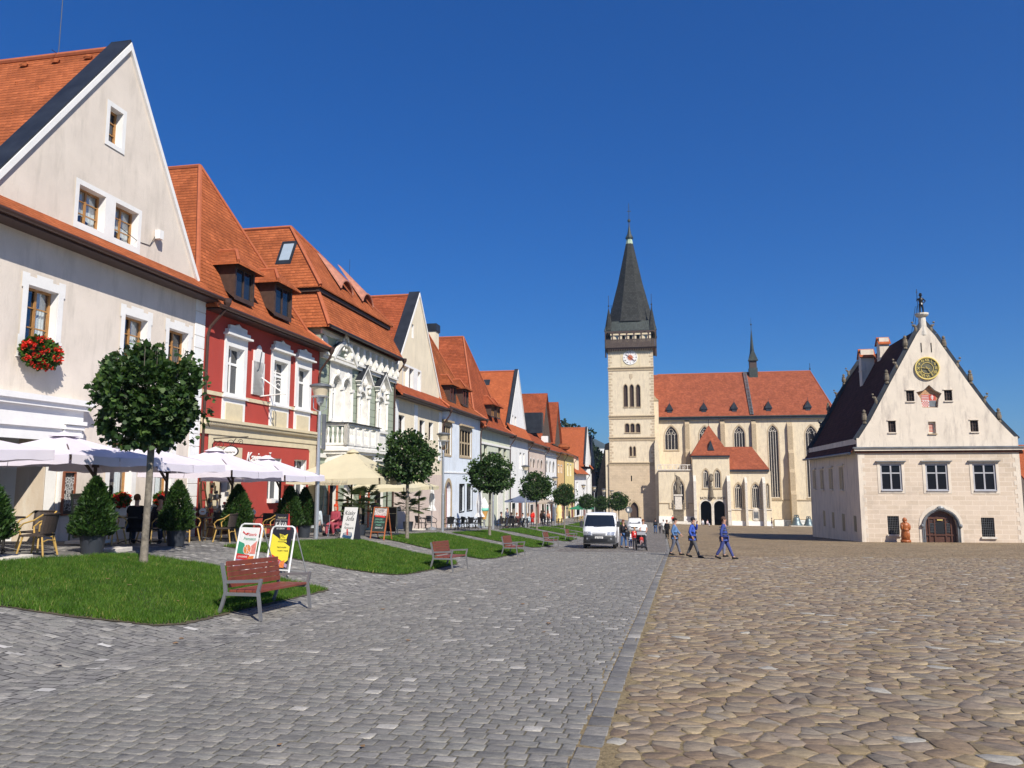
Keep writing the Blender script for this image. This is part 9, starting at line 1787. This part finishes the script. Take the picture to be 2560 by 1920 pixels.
def strip(t, name, pts, mat_, n=8, off=.012):      # lens-shaped panel following the crowned front: pts = [(u0,u1,y,z)...] rows
    q = MB().mat(mat_); V = []
    for (u0, u1, y, z) in pts:
        for j in range(n + 1): u_ = u0 + (u1 - u0) * j / n; V.append((u_ * hwz(z, y), y + .13 * u_ ** 2 + .10 * abs(u_) ** 6 - off, z + off))
    for r_ in range(len(pts) - 1):
        for j in range(n): a = r_ * (n + 1) + j; q.f.append((a, a + 1, a + n + 2, a + n + 1)); q.fm.append(0); q.sm.append(False)
    q.v = V; return q.build(name, t)
strip(t, 'windscreen', [(-.93, .93, .68, 1.29), (-.91, .91, .98, 1.66), (-.86, .86, 1.24, 1.97)], M['wind'])
strip(t, 'bumper', [(-1.01, 1.01, .0, .28), (-1.02, 1.02, -.05, .42), (-1.02, 1.02, -.05, .68), (-1.0, 1.0, .0, .76)], M['plastic'], 12, .03); strip(t, 'lower_grille', [(-.55, .55, -.06, .42), (-.55, .55, -.06, .54)], M['black'], 6, .045)
strip(t, 'grille', [(-.42, .42, .0, .8), (-.42, .42, .03, .96)], M['black'], 6, .014)
for z in (.83, .90): strip(t, 'grille_bar', [(-.44, .44, .0, z), (-.44, .44, .005, z + .035)], M['vanpaint'], 6, .03)
for s_ in (-1, 1):
    strip(t, 'headlight', [(s_ * .5, s_ * .95, .0, .80), (s_ * .48, s_ * .96, .06, .99)], M['headl'], 5, .016); strip(t, 'fog_lamp', [(s_ * .72, s_ * .82, -.05, .5), (s_ * .72, s_ * .82, -.05, .6)], M['headl'], 2, .045)
    q = MB().mat(M['plastic']); q.bbox(s_ * 1.12 - .1, s_ * 1.12 + .1, .85, .97, 1.28, 1.62, .04); q.beam((s_ * .98, .95, 1.3), (s_ * 1.12, .92, 1.4), .05); q.build('wing_mirror', t)
    q = MB().mat(M['wind']); x = s_ * .985; q.add([(x, .95, 1.3), (x, 1.75, 1.3), (x * .955, 1.75, 1.85), (x * .955, 1.35, 1.85)], [(0, 1, 2, 3)] if s_ > 0 else [(3, 2, 1, 0)]); q.add([(x, 1.95, 1.3), (x, 3.1, 1.3), (x * .955, 3.1, 1.85), (x * .955, 1.95, 1.85)], [(0, 1, 2, 3)]); q.build('side_window', t)
    for y in (.85, 3.75): wheel(t, s_ * .88, y)
q = MB().mat(M['plastic'])
for s_ in (-1, 1): q.beam((s_ * .05 - .3, .62, 1.28), (s_ * .3 + .1, .66, 1.33), .02); 
q.build('wiper', t)
strip(t, 'number_plate', [(-.26, .26, -.05, .56), (-.26, .26, -.05, .67)], M['trimw'], 2, .05); text(t, 'lettering', 'BJ-746AH', .1, (0, -.115, .66), (RX, 0, 0), M['black'], .001, sx=.95)
q = MB().mat(M['leadgrey'])
for z in (1.02, 1.06): q.add([(-.06, .13, z), (0, .15, z + .04), (.06, .13, z), (.05, .13, z - .01), (0, .15, z + .025), (-.05, .13, z - .01)], [(0, 1, 4, 5), (1, 2, 3, 4)])
q.build('emblem', t)
PC = [(0, .3), (0, .7), (.12, .9), (.9, 1.08), (1.35, 1.6), (1.6, 1.74), (3.9, 1.74), (4.15, 1.1), (4.1, .35), (3.8, .28)]
l_, w_ = WU(1586, -3.6); t, hwz = vehicle('white_car', 'white small van with roof bars standing far behind the white shirted woman', 'car', P(l_, w_), ROT_X, 1.80, 4.15, 1.74, PC)
strip(t, 'windscreen', [(-.88, .88, .95, 1.12), (-.82, .82, 1.36, 1.56)], M['wind']); strip(t, 'grille', [(-.5, .5, .0, .6), (-.5, .5, .02, .76)], M['plastic'], 4, .02)
for s_ in (-1, 1):
    strip(t, 'headlight', [(s_ * .55, s_ * .95, .0, .68), (s_ * .5, s_ * .94, .08, .85)], M['headl'], 3, .02)
    for y in (.75, 3.3): wheel(t, s_ * .8, y, .31)
q = MB().mat(M['black']); 
for y in (1.9, 3.1): q.box(-.8, .8, y, y + .06, 1.82, 1.87); q.box(-.78, -.72, y, y + .06, 1.72, 1.83); q.box(.72, .78, y, y + .06, 1.72, 1.83)
q.build('roof_bars', t)
# ================================================================ AIR
q = MB().box(-4400, 5600, -1200, 6000, -30, 200); hz_o = q.build('haze'); tag(hz_o, kind='stuff'); hm_ = bpy.data.materials.new('haze'); hm_.use_nodes = True; n_ = hm_.node_tree; n_.nodes.clear()
o_ = n_.nodes.new('ShaderNodeOutputMaterial'); v_ = n_.nodes.new('ShaderNodeVolumePrincipled'); v_.inputs['Density'].default_value = .0002; v_.inputs['Color'].default_value = (.62, .78, 1, 1); v_.inputs['Anisotropy'].default_value = .2; n_.links.new(v_.outputs[0], o_.inputs['Volume']); hz_o.data.materials.clear(); hz_o.data.materials.append(hm_)
